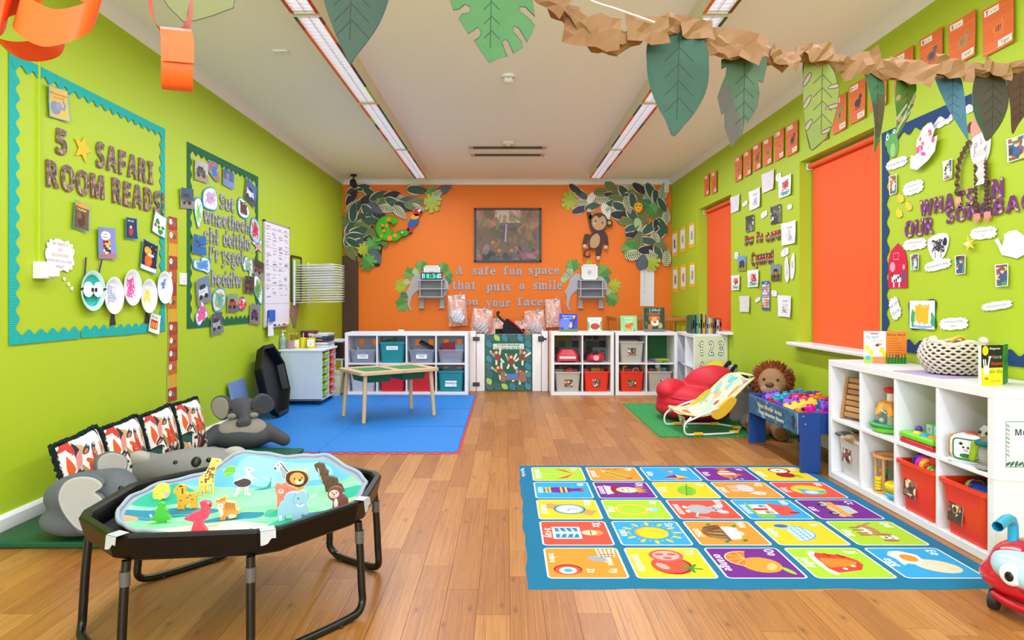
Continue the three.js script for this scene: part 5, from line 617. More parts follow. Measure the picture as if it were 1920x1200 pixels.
// books standing on the units
function bookUp(label,c,p,w,h,d,ry = 0,lean = -0.12,edge = '#f0ede6') { const t = thing('picture_book',label, 'book',p,ry);const m = mat(edge,0.7);const g = new THREE.Group();mesh('cover',sheetGeo(w,h,c,0,0.004).translate(0,h / 2,0),sheetMats(c,m),t,[0,0,d / 2],[lean,0,0]);mesh('pages',box(w * 0.97,h * 0.97,d).translate(0,h / 2,0),m,t,[0,0,0],[lean,0,0]);mesh('back_cover',box(w,h,0.004).translate(0,h / 2,0),mat('#8a8f98',0.6),t,[0,0,-d / 2],[lean,0,0]);return t;}
{ const at1 = (x,z) => [(x - PX) * -z / F,0.77,z];
  bookUp('blue night sky picture book with a yellow moon, leftmost on the white shelves',cell((g,w,h) => { fillR(g, '#2348c8',0,0,w,h);ell(g, '#6a80e0',30,55,30,34);txt(g, '#cfe0ff', 'Mwnci bach',48,14,11);txt(g, '#cfe0ff', 'yn y nos',48,27,11);ell(g, '#f0d020',82,20,9);ell(g, '#e8b890',62,66,9,12);ell(g, '#e8b890',64,52,6);poly(g, '#3a2018',[72,80,88,20],6);fillR(g, '#5a8a3a',0,84,w,16);ell(g, '#5a2a8a',16,82,8);}),at1(1066,-8.1),0.225,0.225,0.02);
  bookUp('small white board book with a red hedgehog',cell((g,w,h) => { fillR(g, '#f2efe8',0,0,w,h);ell(g, '#7ab070',4,60,12,34);ell(g, '#7ab070',96,55,12,34);ell(g, '#c8442a',52,62,32,22);fillR(g, '#b8d8a0',0,84,w,16);txt(g, '#8ab08a', 'Draenog',50,18,14);for (let i = 0;i < 20;i++) poly(g, '#8a2a1a',[rr(26,78),rr(48,76),rr(26,78),rr(48,76)],1);}),at1(1115,-8.1),0.175,0.178,0.025);
  bookUp('pale green board book with an orange fox',cell((g,w,h) => { fillR(g, '#9ad08a',0,0,w,h);txt(g, '#eaf6d8', 'Teimlo',50,16,17);txt(g, '#eaf6d8', 'y jyngl',50,34,15);ell(g, '#e8602a',46,64,20,12);ell(g, '#e8602a',66,52,10,8);for (const x of [34,42,54,62]) fillR(g, '#e8602a',x,70,4,18);for (let i = 0;i < 5;i++) ell(g, '#f07a5a',rr(5,95),rr(55,95),5);ell(g, '#a080c8',84,88,8);}),at1(1179,-8.1),0.2,0.2,0.02);
  bookUp('large dark jungle picture book with a tiger face',cell((g,w,h) => { fillR(g, '#1c4228',0,0,w,h);for (let i = 0;i < 30;i++) { g.globalAlpha = 0.7;ell(g,pick(['#2a6a3a', '#12301c', '#4a8a4a', '#223a30']),rnd() * w,rnd() * h,9,5,rnd() * 3);} g.globalAlpha = 1;txt(g, '#8ad8d0', 'I ddod',46,10,15);ell(g, '#b8622a',44,44,24,22);ell(g, '#f0e8e0',46,62,16,14);ell(g, '#e8a060',44,50,10,12);for (const x of [34,54]) { ell(g, '#d8e060',x,42,4);ell(g, '#111',x,42,2);} poly(g, '#b8622a',[20,30,28,14,36,26]);poly(g, '#b8622a',[54,26,64,14,70,30]);ell(g, '#222',46,60,5,3);ell(g, '#c86a3a',26,78,10,12);ell(g, '#c8a060',68,74,9,12);for (let i = 0;i < 8;i++) poly(g, '#3a1a0c',[26 + i * 5,26,28 + i * 5,36],1.5);fillR(g, '#6a7a78',0,88,w,12);},0.87),at1(1227,-8.1),0.258,0.3,0.015);
  seed = 17;const cols = ['#2a5a38', '#3a6a3a', '#1c2a24', '#5a9ac0', '#88b048', '#3a3030', '#c8a048', '#7a5a50', '#9a8a80', '#dcd8c8', '#c8a030', '#6a5a64', '#4a3a3a', '#b8b0a8', '#b83a2a'];let x = 2.15;
  cols.forEach((col,i) => { const w = rr(0.014,0.03),h = i < 9 ? rr(0.2,0.23) : rr(0.16,0.19),o = thing('story_book', `${['dark green', 'mid green', 'black green', 'sky blue', 'leaf green', 'black brown', 'golden', 'brown', 'taupe', 'cream', 'mustard', 'mauve grey', 'dark brown', 'pale grey', 'red'][i]} story book, number ${i + 1} from the left in the row on the corner shelf`, 'book',[x + w / 2,0.77,-7.75],0, 'story books in the row on the corner shelf');x += w + 0.002;const D = rr(0.17,0.21);mesh('cover',merge(box(0.002,h,D,-w / 2 + 0.001,h / 2,0),box(0.002,h,D,w / 2 - 0.001,h / 2,0),box(w,h,0.002,0,h / 2,D / 2)),mat(col,0.5),o);mesh('pages',box(w - 0.005,h - 0.006,D - 0.006,0,h / 2,-0.002),paperSide,o);mesh('spine_label',box(w * 0.5,h * rr(0.2,0.5),0.001,0,h * rr(0.4,0.6),D / 2 + 0.0005),mat(pick(['#e8e4d8', '#f0c850', '#88a8c8', '#d86a4a']),0.6),o);});
}
// cot behind the corner
{ const t = thing('wooden_cot', 'honey wood cot with spindles behind the right hand shelves', 'cot',[2.0,0,-9.35]),wm = new THREE.MeshStandardMaterial({ map: woodTex('#b9782e', '#8a5418', '#dca050',9),roughness: 0.5 }),W = 0.98,D = 0.9,h = 0.9;
  for (const z of [-1,1]) { mesh('rail',rbox(W,0.05,0.03,0.008,0,h,z * D / 2),wm,t);mesh('rail',rbox(W,0.05,0.03,0.008,0,0.3,z * D / 2),wm,t);for (let i = 0;i < 12;i++) mesh('spindle',cyl(0.009,0.009,h - 0.34,8,-W / 2 + 0.06 + i * (W - 0.12) / 11,0.3 + (h - 0.3) / 2,z * D / 2),wm,t);}
  for (const x of [-1,1]) for (const z of [-1,1]) mesh('post',rbox(0.04,h + 0.03,0.04,0.008,x * W / 2,(h + 0.03) / 2,z * D / 2),wm,t);for (const x of [-1,1]) mesh('end_rail',rbox(0.03,0.05,D,0.008,x * W / 2,h,0),wm,t);mesh('mattress',rbox(W - 0.05,0.1,D - 0.05,0.03,0,0.4,0),mat('#e8e6e0',0.8),t);}
// gate with jungle banner
{ const zg = -8.4,s = F / 8.4,X = (x) => (x - PX) / s,t = thing('safety_gate', 'white wooden safety gate with a green jungle banner between the shelves', 'gate',[0,0,zg]),wm = mat('#ece8e4',0.45),top = EYE + (PY - 625) / s,P = (n,x0,x1,y1,d = 0.04,y0 = 0.0) => mesh(n,rbox(X(x1) - X(x0),y1 - y0,d,0.006,(X(x0) + X(x1)) / 2,(y0 + y1) / 2,0),wm,t);
  P('post',881,892.5,top + 0.03,0.06);P('post',1015.5,1027,top + 0.03,0.06);P('stile',893.5,909,top - 0.01);P('stile',998,1014.5,top - 0.01);P('rail',909,998,top - 0.01,0.03,top - 0.07);P('rail',909,998,0.07,0.03,0.01);
  for (let i = 0;i < 7;i++) P('bar',914 + i * 12,919 + i * 12,top - 0.07,0.02,0.07);
  for (const y of [635,720]) mesh('hinge',rbox(0.085,0.05,0.02,0.005,X(893),EYE + (PY - y) / s,0.035),mat('#1c1c20',0.4),t);mesh('latch',merge(rbox(0.07,0.07,0.03,0.008,X(1014),EYE + (PY - 635) / s,0.04),cyl(0.012,0.012,0.06,12).rotateZ(PI / 2).translate(X(1020),EYE + (PY - 635) / s,0.045)),mat('#18181c',0.4),t);
  seed = 88;const c = cell((g,w,h) => { fillR(g, '#0c5a40',0,0,w,h);const lf = (x,y,c,a) => { g.save();g.translate(x,y);g.rotate(a);g.beginPath();g.moveTo(-7,0);g.quadraticCurveTo(0,-9,7,0);g.quadraticCurveTo(0,9,-7,0);g.fillStyle = c;g.fill();g.strokeStyle = '#ffffff40';g.lineWidth = 0.6;g.stroke();g.restore();};const C = ['#3a5868', '#a8c860', '#2f7a9a', '#38584e', '#3a86a8', '#4a6468'];for (let i = 0;i < 6;i++) { lf(8 + i * (w - 16) / 5,7,C[i],rr(0.5,1.2));lf(8 + i * (w - 16) / 5,92,C[(i + 5) % 6],rr(0.5,1.2));} for (let i = 0;i < 6;i++) { lf(8,18 + i * 13,C[(i + 2) % 6],1);lf(w - 8,18 + i * 13,C[(i * 2 + 2) % 6],1);} fillR(g, '#d8e0d0',w * 0.18,17,w * 0.64,10);txt(g, '#4a5a48', '5 Little Monkeys',w / 2,19.5,5);txt(g, '#4a5a48', 'jumping on the bed',w / 2,24.5,5);for (const [x,y,a] of [[22,38,-0.3],[46,46,0],[66,38,0.5],[26,64,-0.5],[60,72,0.4]]) { g.save();g.translate(x,y);g.rotate(a);poly(g, '#e8e0d4',[-9,-10,-4,0,4,0,9,-10],3.5);poly(g, '#e8e0d4',[-3,6,-6,14],3.5);poly(g, '#e8e0d4',[3,6,7,14],3.5);ell(g, '#8a3a20',0,3,5,7);ell(g, '#8a3a20',0,-6,4.5);ell(g, '#e8c8a8',0,-5.4,2.6);poly(g, '#8a3a20',[-8,-9,-4,0],1.6);g.restore();} fillR(g, '#9a6a50',30,76,38,5);fillR(g, '#4a78c0',38,70,20,8);fillR(g, '#9a6a50',28,66,8,18);fillR(g, '#9a6a50',60,66,12,18);},0.83);
  const bw = X(998) - X(909),bh = top - 0.02;mesh('banner',sheetGeo(bw,bh,c,0,0.004),sheetMats(c),t,[(X(998) + X(909)) / 2,bh / 2 + 0.01,0.024]);}

// ---------- left side of the floor ----------
const blackP = mat('#060607',0.36,{ bumpMap: grit,bumpScale: 0.0006,specularIntensity: 0.55 });
{ // interlocking foam mat: six tiles, blue above red
  const x0 = -2.47,z0 = -8.0,tw = 1.045,td = 1.0,t = thing('foam_mat', 'blue interlocking foam floor mat with a red underside edge', 'play mat',[0,0,0]);
  const diag = canvasTex(64,64,(g) => { fillR(g, '#808080',0,0,64,64);g.strokeStyle = '#fff';g.lineWidth = 5;for (let i = -64;i < 128;i += 16) { g.beginPath();g.moveTo(i,0);g.lineTo(i + 32,64);g.stroke();} g.strokeStyle = '#000';for (let i = -64;i < 160;i += 16) { g.beginPath();g.moveTo(i,0);g.lineTo(i - 32,64);g.stroke();} },{ data: true,rx: 14,ry: 14 });
  const blue = mat('#0579cc',0.55,{ bumpMap: diag,bumpScale: 0.0014 }),red = mat('#d8402c',0.6);
  const tile = (fx,fz,o,th,shrink) => { const s = new THREE.Shape(),n = 13,a = 0.016;const p = [];const e = 0.0012; // outline in x, forward
    p.push([e,td - e]);if (fx) for (let i = 0;i < n;i++) { const f = td - (i + 0.25 + o) * td / n;for (const [q,k] of [[0,0],[0.15,1],[0.5,1],[0.65,0]]) p.push([tw + (k ? a : 0) - e,Math.max(0,f - q * td / n)]);} else p.push([tw - e,td - e],[tw - e,e]);
    if (!fx) { } p.push([tw - e,fz ? 0 : e]);if (fz) for (let i = n - 1;i >= 0;i--) { const f = (i + 0.9 - o) * tw / n;for (const [q,k] of [[0,0],[0.15,1],[0.5,1],[0.65,0]]) p.push([Math.max(0,f - q * tw / n),k ? -a : 0]);} p.push([e,fz ? 0 : e]);
    s.setFromPoints(p.map((q) => new THREE.Vector2(...q)));return new THREE.ExtrudeGeometry(s,{ depth: th,bevelEnabled: false }).rotateX(-PI / 2);};
  for (let i = 0;i < 2;i++) for (let j = 0;j < 3;j++) { const p = [x0 + i * tw,0.006,z0 + (j + 1) * td],m = mesh('foam_tile',tile(i === 1,j === 2,0,0.006),blue,t,p);mesh('red_layer',tile(i === 1,j === 2,0.5,0.006),red,m,[i === 1 ? 0.016 : 0,-0.006,j === 2 ? 0.032 : 0]);}
}
const maple = new THREE.MeshStandardMaterial({ map: woodTex('#cfae84', '#a88458', '#ecd6b0',64),roughness: 0.5 });
{ // activity table with two green trays
  const L = 0.83,W = 0.58,H = 0.475,t = thing('activity_table', 'pale wooden play table with two sunken green trays on the blue mat', 'table',[-1.165,0.0135,-6.55],35.5 * PI / 180);
  const s = new THREE.Shape(),R = 0.05;const rr2 = (q,x,y,w,h,r) => { q.moveTo(x + r,y);q.lineTo(x + w - r,y);q.quadraticCurveTo(x + w,y,x + w,y + r);q.lineTo(x + w,y + h - r);q.quadraticCurveTo(x + w,y + h,x + w - r,y + h);q.lineTo(x + r,y + h);q.quadraticCurveTo(x,y + h,x,y + h - r);q.lineTo(x,y + r);q.quadraticCurveTo(x,y,x + r,y);};
  rr2(s,-L / 2,-W / 2,L,W,R);for (const c of [-1,1]) { const h = new THREE.Path();rr2(h,c * 0.185 - 0.15,-0.2,0.3,0.4,0.03);s.holes.push(h);}
  mesh('table_top',new THREE.ExtrudeGeometry(s,{ depth: 0.024,bevelEnabled: true,bevelSize: 0.003,bevelThickness: 0.003,bevelSegments: 2,curveSegments: 6 }).rotateX(-PI / 2).translate(0,H - 0.027,0),maple,t);
  for (const c of [-1,1]) { const g = mesh('tray',loft([rrect(0.25,0.35,0.03,H - 0.11),rrect(0.295,0.395,0.03,H - 0.006),rrect(0.285,0.385,0.03,H - 0.006),rrect(0.275,0.375,0.03,H - 0.03)]),mat('#0a5a38',0.4),t,[c * 0.185,0,0]);mesh('tray_lid',rbox(0.284,0.006,0.384,0.002,0,H - 0.01,0),mat('#0c8a48',0.4),g);}
  for (const x of [-1,1]) for (const z of [-1,1]) mesh('leg',cyl(0.021,0.019,H - 0.03,16).rotateZ(x * 0.06).rotateX(-z * 0.05).translate(x * (L / 2 - 0.055),(H - 0.03) / 2,z * (W / 2 - 0.055)),maple,t);
}
{ // drawer trolley
  const w = 0.46,d = 0.57,h = 0.6,t = thing('drawer_trolley', 'pale grey drawer trolley on castors holding lime and orange trays', 'trolley',[WL + 0.03 + w / 2,0.012,-7.475]);const gm = mat('#c3ccd8',0.5),y0 = 0.05;
  mesh('top_panel',rbox(w + 0.03,0.022,d + 0.03,0.004,0.005,h,0),mat('#e6e8ee',0.4),t);for (const z of [-1,0,1]) mesh('side_panel',rbox(w,h - y0 - 0.01,0.018,0.003,0,(h + y0) / 2 - 0.006,z * (d / 2 - 0.009)),gm,t);mesh('bottom_panel',rbox(w,0.018,d,0.003,0,y0 + 0.009,0),gm,t);mesh('back_panel',rbox(0.012,h - y0,d,0.003,-w / 2 + 0.006,(h + y0) / 2 - 0.006,0),gm,t);
  for (const c of [1,-1]) for (let i = 0;i < 6;i++) { const y = y0 + 0.03 + i * 0.085,col = c > 0 ? '#a6d21e' : '#f2501e',z = c * (d / 4 - 0.004);const q = mesh('drawer',loft([rrect(0.4,0.235,0.02,y),rrect(0.42,0.25,0.02,y + 0.06),rrect(0.405,0.235,0.02,y + 0.06),rrect(0.39,0.22,0.02,y + 0.006)]),mat(col,0.35),t,[0.02,0,z]);mesh('handle',rbox(0.02,0.026,0.12,0.008,0.222,y + 0.05,0),mat(col,0.35),q);mesh('label_holder',rbox(0.004,0.022,0.08,0.001,0.211,y + 0.022,0),mat('#e8e8ee',0.3),q);}
  for (const x of [-1,1]) for (const z of [-1,1]) mesh('castor',merge(cyl(0.022,0.022,0.018,16).rotateX(PI / 2).translate(x * (w / 2 - 0.05),0.022,z * (d / 2 - 0.06)),cyl(0.01,0.012,0.03,10,x * (w / 2 - 0.05),0.04,z * (d / 2 - 0.06))),mat('#1a1a1c',0.5),t);
}
{ const Y = 0.624,on = (x,d) => [(x - PX) * d / F,Y,-d];
  { const t = thing('soap_bottle', 'clear pump bottle of hand gel on the front corner of the trolley', 'bottle',on(530,7.27));mesh('bottle',lathe([[0,0],[0.034,0],[0.036,0.01],[0.03,0.05],[0.036,0.1],[0.03,0.125],[0.013,0.14],[0.013,0.15],[0,0.15]],24),mat('#c8d0d0',0.15,{ transmission: 0.5,thickness: 0 }),t);mesh('label',cyl(0.0335,0.0335,0.05,20,0,0.06,0),mat('#7aa0a8',0.5),t);mesh('pump',merge(cyl(0.014,0.014,0.02,14,0,0.158,0),cyl(0.004,0.004,0.03,8,0,0.18,0),rbox(0.05,0.01,0.014,0.004,0.012,0.196,0)),mat('#f0f0f0',0.4),t);}
  { const t = thing('spray_bottle', 'small brown bottle behind the pump bottle', 'bottle',on(523,7.42));mesh('bottle',lathe([[0,0],[0.024,0],[0.024,0.12],[0.01,0.15],[0.01,0.17],[0,0.17]],20),mat('#7a4a2a',0.3),t);mesh('cap',cyl(0.013,0.013,0.02,14,0,0.18,0),mat('#c89058',0.4),t);}
  const pot = (x,d,r,h,col,l,lab,m) => { const p = on(x,d),t = thing('pen_pot',l, 'pot',p);mesh('pot',lathe([[0,0],[r * 0.92,0],[r,h],[r * 0.93,h],[r * 0.86,0.006],[0,0.006]],24),m ?? mat(col,0.35),t);if (lab) { const c = cell((g,w,hh) => { fillR(g, '#f0f0ee',0,0,w,hh);txt(g, '#555',lab,50,40,22);fillR(g, '#b89a70',30,62,40,18);});mesh('label',sheetGeo(r * 1.4,h * 0.6,c,0.0,0.001),sheetMats(c),t,[r * 0.2,h * 0.55,r * 1.0],[0,0.2,0]);} return p;};
  const P1 = pot(545,7.3,0.045,0.09, '#d8b8bc', 'low clear pinkish pot next to the pump bottle', '',mat('#e0b8c0',0.2,{ transmission: 0.5,thickness: 0 })),P2 = pot(556,7.34,0.034,0.1, '#e0e04a', 'small pot with a white label and lime rim on the trolley', 'Pens'),P3 = pot(568,7.42,0.038,0.115, '#e8d820', 'plain yellow pot in the middle of the trolley', ''),P4 = pot(583,7.36,0.05,0.115, '#ecd22a', 'yellow pot with a big white label beside the paper trays', 'Brushes');
  seed = 66;const tool = (p,dx,dz,col,l,w) => { const t = thing(w ?? 'pencil',l,w === 'scissors' ? 'scissors' : 'pencil',[p[0] + dx,p[1] + 0.01,p[2] + dz],rnd() * 6);t.rotation.z = rr(-0.12,0.12);if (w) { for (const s of [-1,1]) { mesh('blade',rbox(0.008,0.12,0.003,0.001,s * 0.004,0.06,0),mat('#b8b8bc',0.25,{ metalness: 0.8 }),t);mesh('handle',new THREE.TorusGeometry(0.02,0.005,8,18).translate(s * 0.02,0.14,0),mat(col,0.4),t);} } else { mesh('shaft',cyl(0.0045,0.0045,0.15,8,0,0.075,0),mat(col,0.4),t);mesh('tip',cyl(0.001,0.0045,0.014,8,0,0.157,0),mat('#e8c8a0',0.6),t);} };
  tool(P1,-0.015,0, '#f0a020', 'orange pencil standing in the low pinkish pot');tool(P1,0.015,0.01, '#2a2a6a', 'navy pencil standing in the low pinkish pot');tool(P1,0.01,-0.015, '#e8c818', 'yellow pencil standing in the low pinkish pot');tool(P2,-0.01,0, '#d83a1a', 'red pencil in the small labelled pot');tool(P2,0.008,0.008, '#4a3020', 'brown pencil in the small labelled pot');tool(P2,0.0,-0.01, '#c89a3a', 'tan handled scissors standing in the small labelled pot', 'scissors');tool(P3,0.005,0, '#e8e8e0', 'white pencil in the plain yellow pot');tool(P3,-0.012,0.006, '#2a8a8a', 'teal pencil in the plain yellow pot');tool(P4,-0.016,0, '#9ab0a8', 'grey green brush handle in the big labelled pot');tool(P4,0.014,0, '#d8e0dc', 'pale brush handle in the big labelled pot');
  { const t = thing('plant_pot', 'purple round bucket behind the pots on the trolley', 'bucket',on(580,7.66));mesh('bucket',lathe([[0,0],[0.075,0],[0.095,0.165],[0.105,0.165],[0.105,0.18],[0.09,0.18],[0.07,0.006],[0,0.006]],28),mat('#6a1248',0.4),t);mesh('bucket_handle',tube([[-0.1,0.17,0],[-0.08,0.12,0.075],[0,0.09,0.105],[0.08,0.12,0.075],[0.1,0.17,0]],0.004,20),mat('#8a2a60',0.4),t);}
  for (let i = 0;i < 5;i++) { const t = thing('paper_tray', `${['bottom', 'second lowest', 'middle', 'second highest', 'top'][i]} tray in the stack of paper trays on the trolley`, 'paper tray',[-2.13,Y + i * 0.032,-7.6]),c = i === 1 || i === 0 || i === 4 ? '#d8d8dc' : '#3a3c42';mesh('tray',loft([rrect(0.22,0.3,0.015,0.001),rrect(0.235,0.31,0.015,0.027),rrect(0.225,0.3,0.015,0.027),rrect(0.212,0.29,0.015,0.004)]),mat(c,0.4),t);mesh('front_lip',rbox(0.1,0.006,0.012,0.002,0,0.024,0.156),mat('#d8d8dc',0.4),t);}
}
{ // octagonal tray leaning on the wall and a blue board
  const oct = (R,y,k = 1) => Array.from({ length: 8 },(_,i) => { const a = (i + 0.5) / 8 * 2 * PI;return V(Math.cos(a) * R,y,Math.sin(a) * R * k);});
  const t = thing('play_tray', 'black octagonal play tray leaning upright against the left wall', 'tray',[-2.19,0.012,-6.56]);const g = loft([oct(0.35,-0.075),oct(0.385,0),oct(0.365,0.008),oct(0.345,0),oct(0.325,-0.065)]);const o = mesh('tray',g,blackP,t,[-0.1,0.36,0],[0,0,0]);o.rotation.order = 'YZX';o.rotation.set(0,0.02,-PI / 2 + 0.22);
  const b = mesh('foam_board',rbox(0.02,0.42,0.4,0.006,0,0.21,0),mat('#6d86b0',0.5));b.position.set(-2.4,0.013,-6.06);b.rotation.set(0,0.05,0.2);tag(b, 'blue foam board leaning against the left wall beside the black tray', 'board');
  const bin2 = thing('waste_bin', 'pale yellow waste bin in the gap right of the trolley', 'bin',[-2.1,0,-7.95]);mesh('bin',lathe([[0,0],[0.095,0],[0.115,0.3],[0.125,0.3],[0.125,0.312],[0.108,0.312],[0.09,0.006],[0,0.006]],28),mat('#d8d49a',0.4),bin2);mesh('rim_band',new THREE.TorusGeometry(0.12,0.006,8,28).rotateX(PI / 2).translate(0,0.28,0),mat('#c8c48a',0.4),bin2);
  const pr = thing('printer', 'black printer on a white stand in the gap between trolley and wide shelf', 'printer',[-2.24,0,-8.4]);mesh('stand_top',rbox(0.42,0.02,0.4,0.004,0,0.42,0),whiteM,pr);for (const x of [-1,1]) for (const z of [-1,1]) mesh('stand_leg',cyl(0.015,0.015,0.41,10,x * 0.19,0.205,z * 0.18),whiteM,pr);mesh('printer_body',rbox(0.4,0.2,0.36,0.02,0,0.53,0),mat('#131316',0.35),pr);mesh('lid',rbox(0.41,0.03,0.37,0.01,0,0.645,0),mat('#e4e4e8',0.4),pr);mesh('paper_slot',box(0.28,0.02,0.01,0,0.5,0.181),mat('#3a3a40'),pr);
}
// green mat with cushions and soft toys
const fleece = noiseTex(60,200,{ rx: 9,ry: 9 }),plush = (c) => mat(c,0.95,{ bumpMap: fleece,bumpScale: 0.006,sheen: 0.4 });
{ const t = tag(mesh('floor_mat',rbox(0.92,0.035,1.95,0.012,-2.0,0.018,-4.05),mat('#04502e',0.5)), 'dark green padded floor mat along the left wall under the cushions', 'mat');}
{ // patterned cushions leaning on the wall
  seed = 404;const pat = canvasTex(512,512,(g) => { fillR(g, '#eee4da',0,0,512,512);const lf = (x,y,a,L,W,c,vein) => { g.save();g.translate(x,y);g.rotate(a);g.beginPath();g.moveTo(0,0);g.quadraticCurveTo(L * 0.4,-W,L,0);g.quadraticCurveTo(L * 0.4,W,0,0);g.fillStyle = c;g.fill();if (vein) { g.strokeStyle = '#00000038';g.lineWidth = 2.5;for (let i = 1;i < 6;i++) { g.beginPath();g.moveTo(L * i / 6,0);g.lineTo(L * i / 6 + 14,-W * 0.45);g.moveTo(L * i / 6,0);g.lineTo(L * i / 6 + 14,W * 0.45);g.stroke();} } g.restore();};
    for (let i = 0;i < 60;i++) lf(rnd() * 512 - 60,rnd() * 512,rnd() * 6.3,rr(110,250),rr(28,70),pick(['#c8382c', '#0c2832', '#c89a6a', '#d8581e', '#d8887c', '#1c5248', '#b8823a', '#eadfd2', '#0c2832', '#c83a2c']),rnd() < 0.6);for (let i = 0;i < 5;i++) { const x = rr(80,430),y = rr(80,430);ell(g, '#1a3a48',x,y,54,22,-0.5);ell(g, '#d8e0dc',x + 34,y - 24,13);ell(g, '#111',x + 36,y - 26,5);ell(g, '#e0703a',x - 14,y + 12,26,10,-0.5);} });
  const cm = new THREE.MeshStandardMaterial({ map: pat,roughness: 0.85 }),fr = mat('#04302f',0.95,{ bumpMap: fleece,bumpScale: 0.01 });
  const S = 0.4,N = 22;const pillow = (() => { const pos = [],uv = [],idx = [];for (const s of [1,-1]) { const o = pos.length / 3;for (let j = 0;j <= N;j++) for (let i = 0;i <= N;i++) { const u = i / N * 2 - 1,v = j / N * 2 - 1,q = Math.pow(Math.max(0,(1 - u * u) * (1 - v * v)),0.45);const pin = 1 - 0.05 * (1 - Math.abs(u * v));pos.push(u * S / 2 * pin,v * S / 2 * pin,s * 0.065 * q + 0.006 * Math.sin(u * 7 + v * 3) * q);uv.push(i / N,j / N);} for (let j = 0;j < N;j++) for (let i = 0;i < N;i++) { const a = o + j * (N + 1) + i,b = a + 1,c = a + N + 1,d = c + 1;if (s > 0) idx.push(a,b,c,b,d,c);else idx.push(a,c,b,b,c,d);} } const g = new THREE.BufferGeometry();g.setAttribute('position',new THREE.Float32BufferAttribute(pos,3));g.setAttribute('uv',new THREE.Float32BufferAttribute(uv,2));g.setIndex(idx);g.computeVertexNormals();return g;})();
  const loop = [];for (let k = 0;k < 96;k++) { const a = k / 24,e = Math.floor(a),f = a - e;const [u,v] = [[f * 2 - 1,-1],[1,f * 2 - 1],[1 - f * 2,1],[-1,1 - f * 2]][e];const pin = 1 - 0.05 * (1 - Math.abs(u * v));loop.push([u * S / 2 * pin,v * S / 2 * pin,0]);}
  const fg = tube(loop,0.013,200,8,true);{ const p = fg.attributes.position;for (let i = 0;i < p.count;i++) p.setXYZ(i,p.getX(i) + rr(-0.006,0.006),p.getY(i) + rr(-0.006,0.006),p.getZ(i) + rr(-0.006,0.006));fg.computeVertexNormals();}
  [[-3.49, 'nearest of the four tropical print cushions, behind the grey elephant seat'],[-3.89, 'second of the four tropical print cushions from the camera'],[-4.29, 'third of the four tropical print cushions from the camera'],[-4.69, 'farthest of the four tropical print cushions, beside the dark elephant']].forEach(([z,l],i) => { const t = thing('cushion',l, 'cushion',[-2.27,0.035,z - 0.05],PI / 2 + [0.05,0.06,0.05,0.06][i], 'tropical print cushions along the left wall');const r = [-0.2,-0.22,-0.2,-0.22][i];const q = mesh('pillow',pillow,cm,t,[0,S / 2 * Math.cos(r) + 0.01,0],[r,0,[0.07,0.02,0.03,-0.02][i]]);mesh('fringe',fg,fr,q);});
}
// grey elephant floor seats and a koala cushion
function earGeo(w,h) { return flatGeo(shapeOf([-w * 0.4,h * 0.35,-w * 0.05,h * 0.5,w * 0.42,h * 0.36,w * 0.5,0,w * 0.28,-h * 0.4,0,-h * 0.5,-w * 0.34,-h * 0.3,-w * 0.5,0.02],true),0.022,null,0.012);}
{ // near one: side on, facing right
  const t = thing('plush_elephant', 'light grey plush elephant floor seat with a cream ear, nearest the camera', 'soft toy',[-2.03,0.036,-3.2],0.5),g = plush('#787c82');
  mesh('body',blob([[0,0.1,0,0.235,0.1,0.21],[0.0,0.225,0,0.215,0.125,0.17],[0.12,0.24,0.0,0.13,0.11,0.14],{ a: [0.2,0.22,0.05],b: [0.27,0.14,0.08],r: 0.06,s: 0.04 },{ a: [0.1,0.08,0.15],b: [0.24,0.05,0.2],r: 0.07,s: 0.06 }],52,0.035),g,t);
  const bigEar = (k) => flatGeo(shapeOf([-.45,.22,-.3,.45,0,.5,.3,.42,.42,.3,.24,.2,.38,.05,.5,-.2,.46,-.32,.1,-.5,-.06,-.46,-.36,-.1].map((v,i) => v * (i % 2 ? 0.31 : 0.24) * k),true),0.022,null,0.012);const e = mesh('ear',bigEar(1),g,t,[-0.01,0.22,0.185],[-0.15,-0.12,0.05]);mesh('ear_lining',bigEar(0.88).scale(1,1,0.35),plush('#d8d4cc'),e,[0,0,0.033]);const e2 = mesh('ear',earGeo(0.16,0.16),g,t,[0.1,0.34,-0.1],[-0.3,0.4,-0.2]);mesh('ear_lining',earGeo(0.14,0.14).scale(1,1,0.35),plush('#c8c0b8'),e2,[0,0,0.03]);
  mesh('eye',ball(0.015,0.165,0.262,0.125),mat('#08080a',0.15),t);mesh('tusk',ball(0.03,0.255,0.15,0.11,1.3,0.8,0.8),plush('#dcd8d0'),t);
}
scene.children.at(-1).scale.setScalar(0.84);
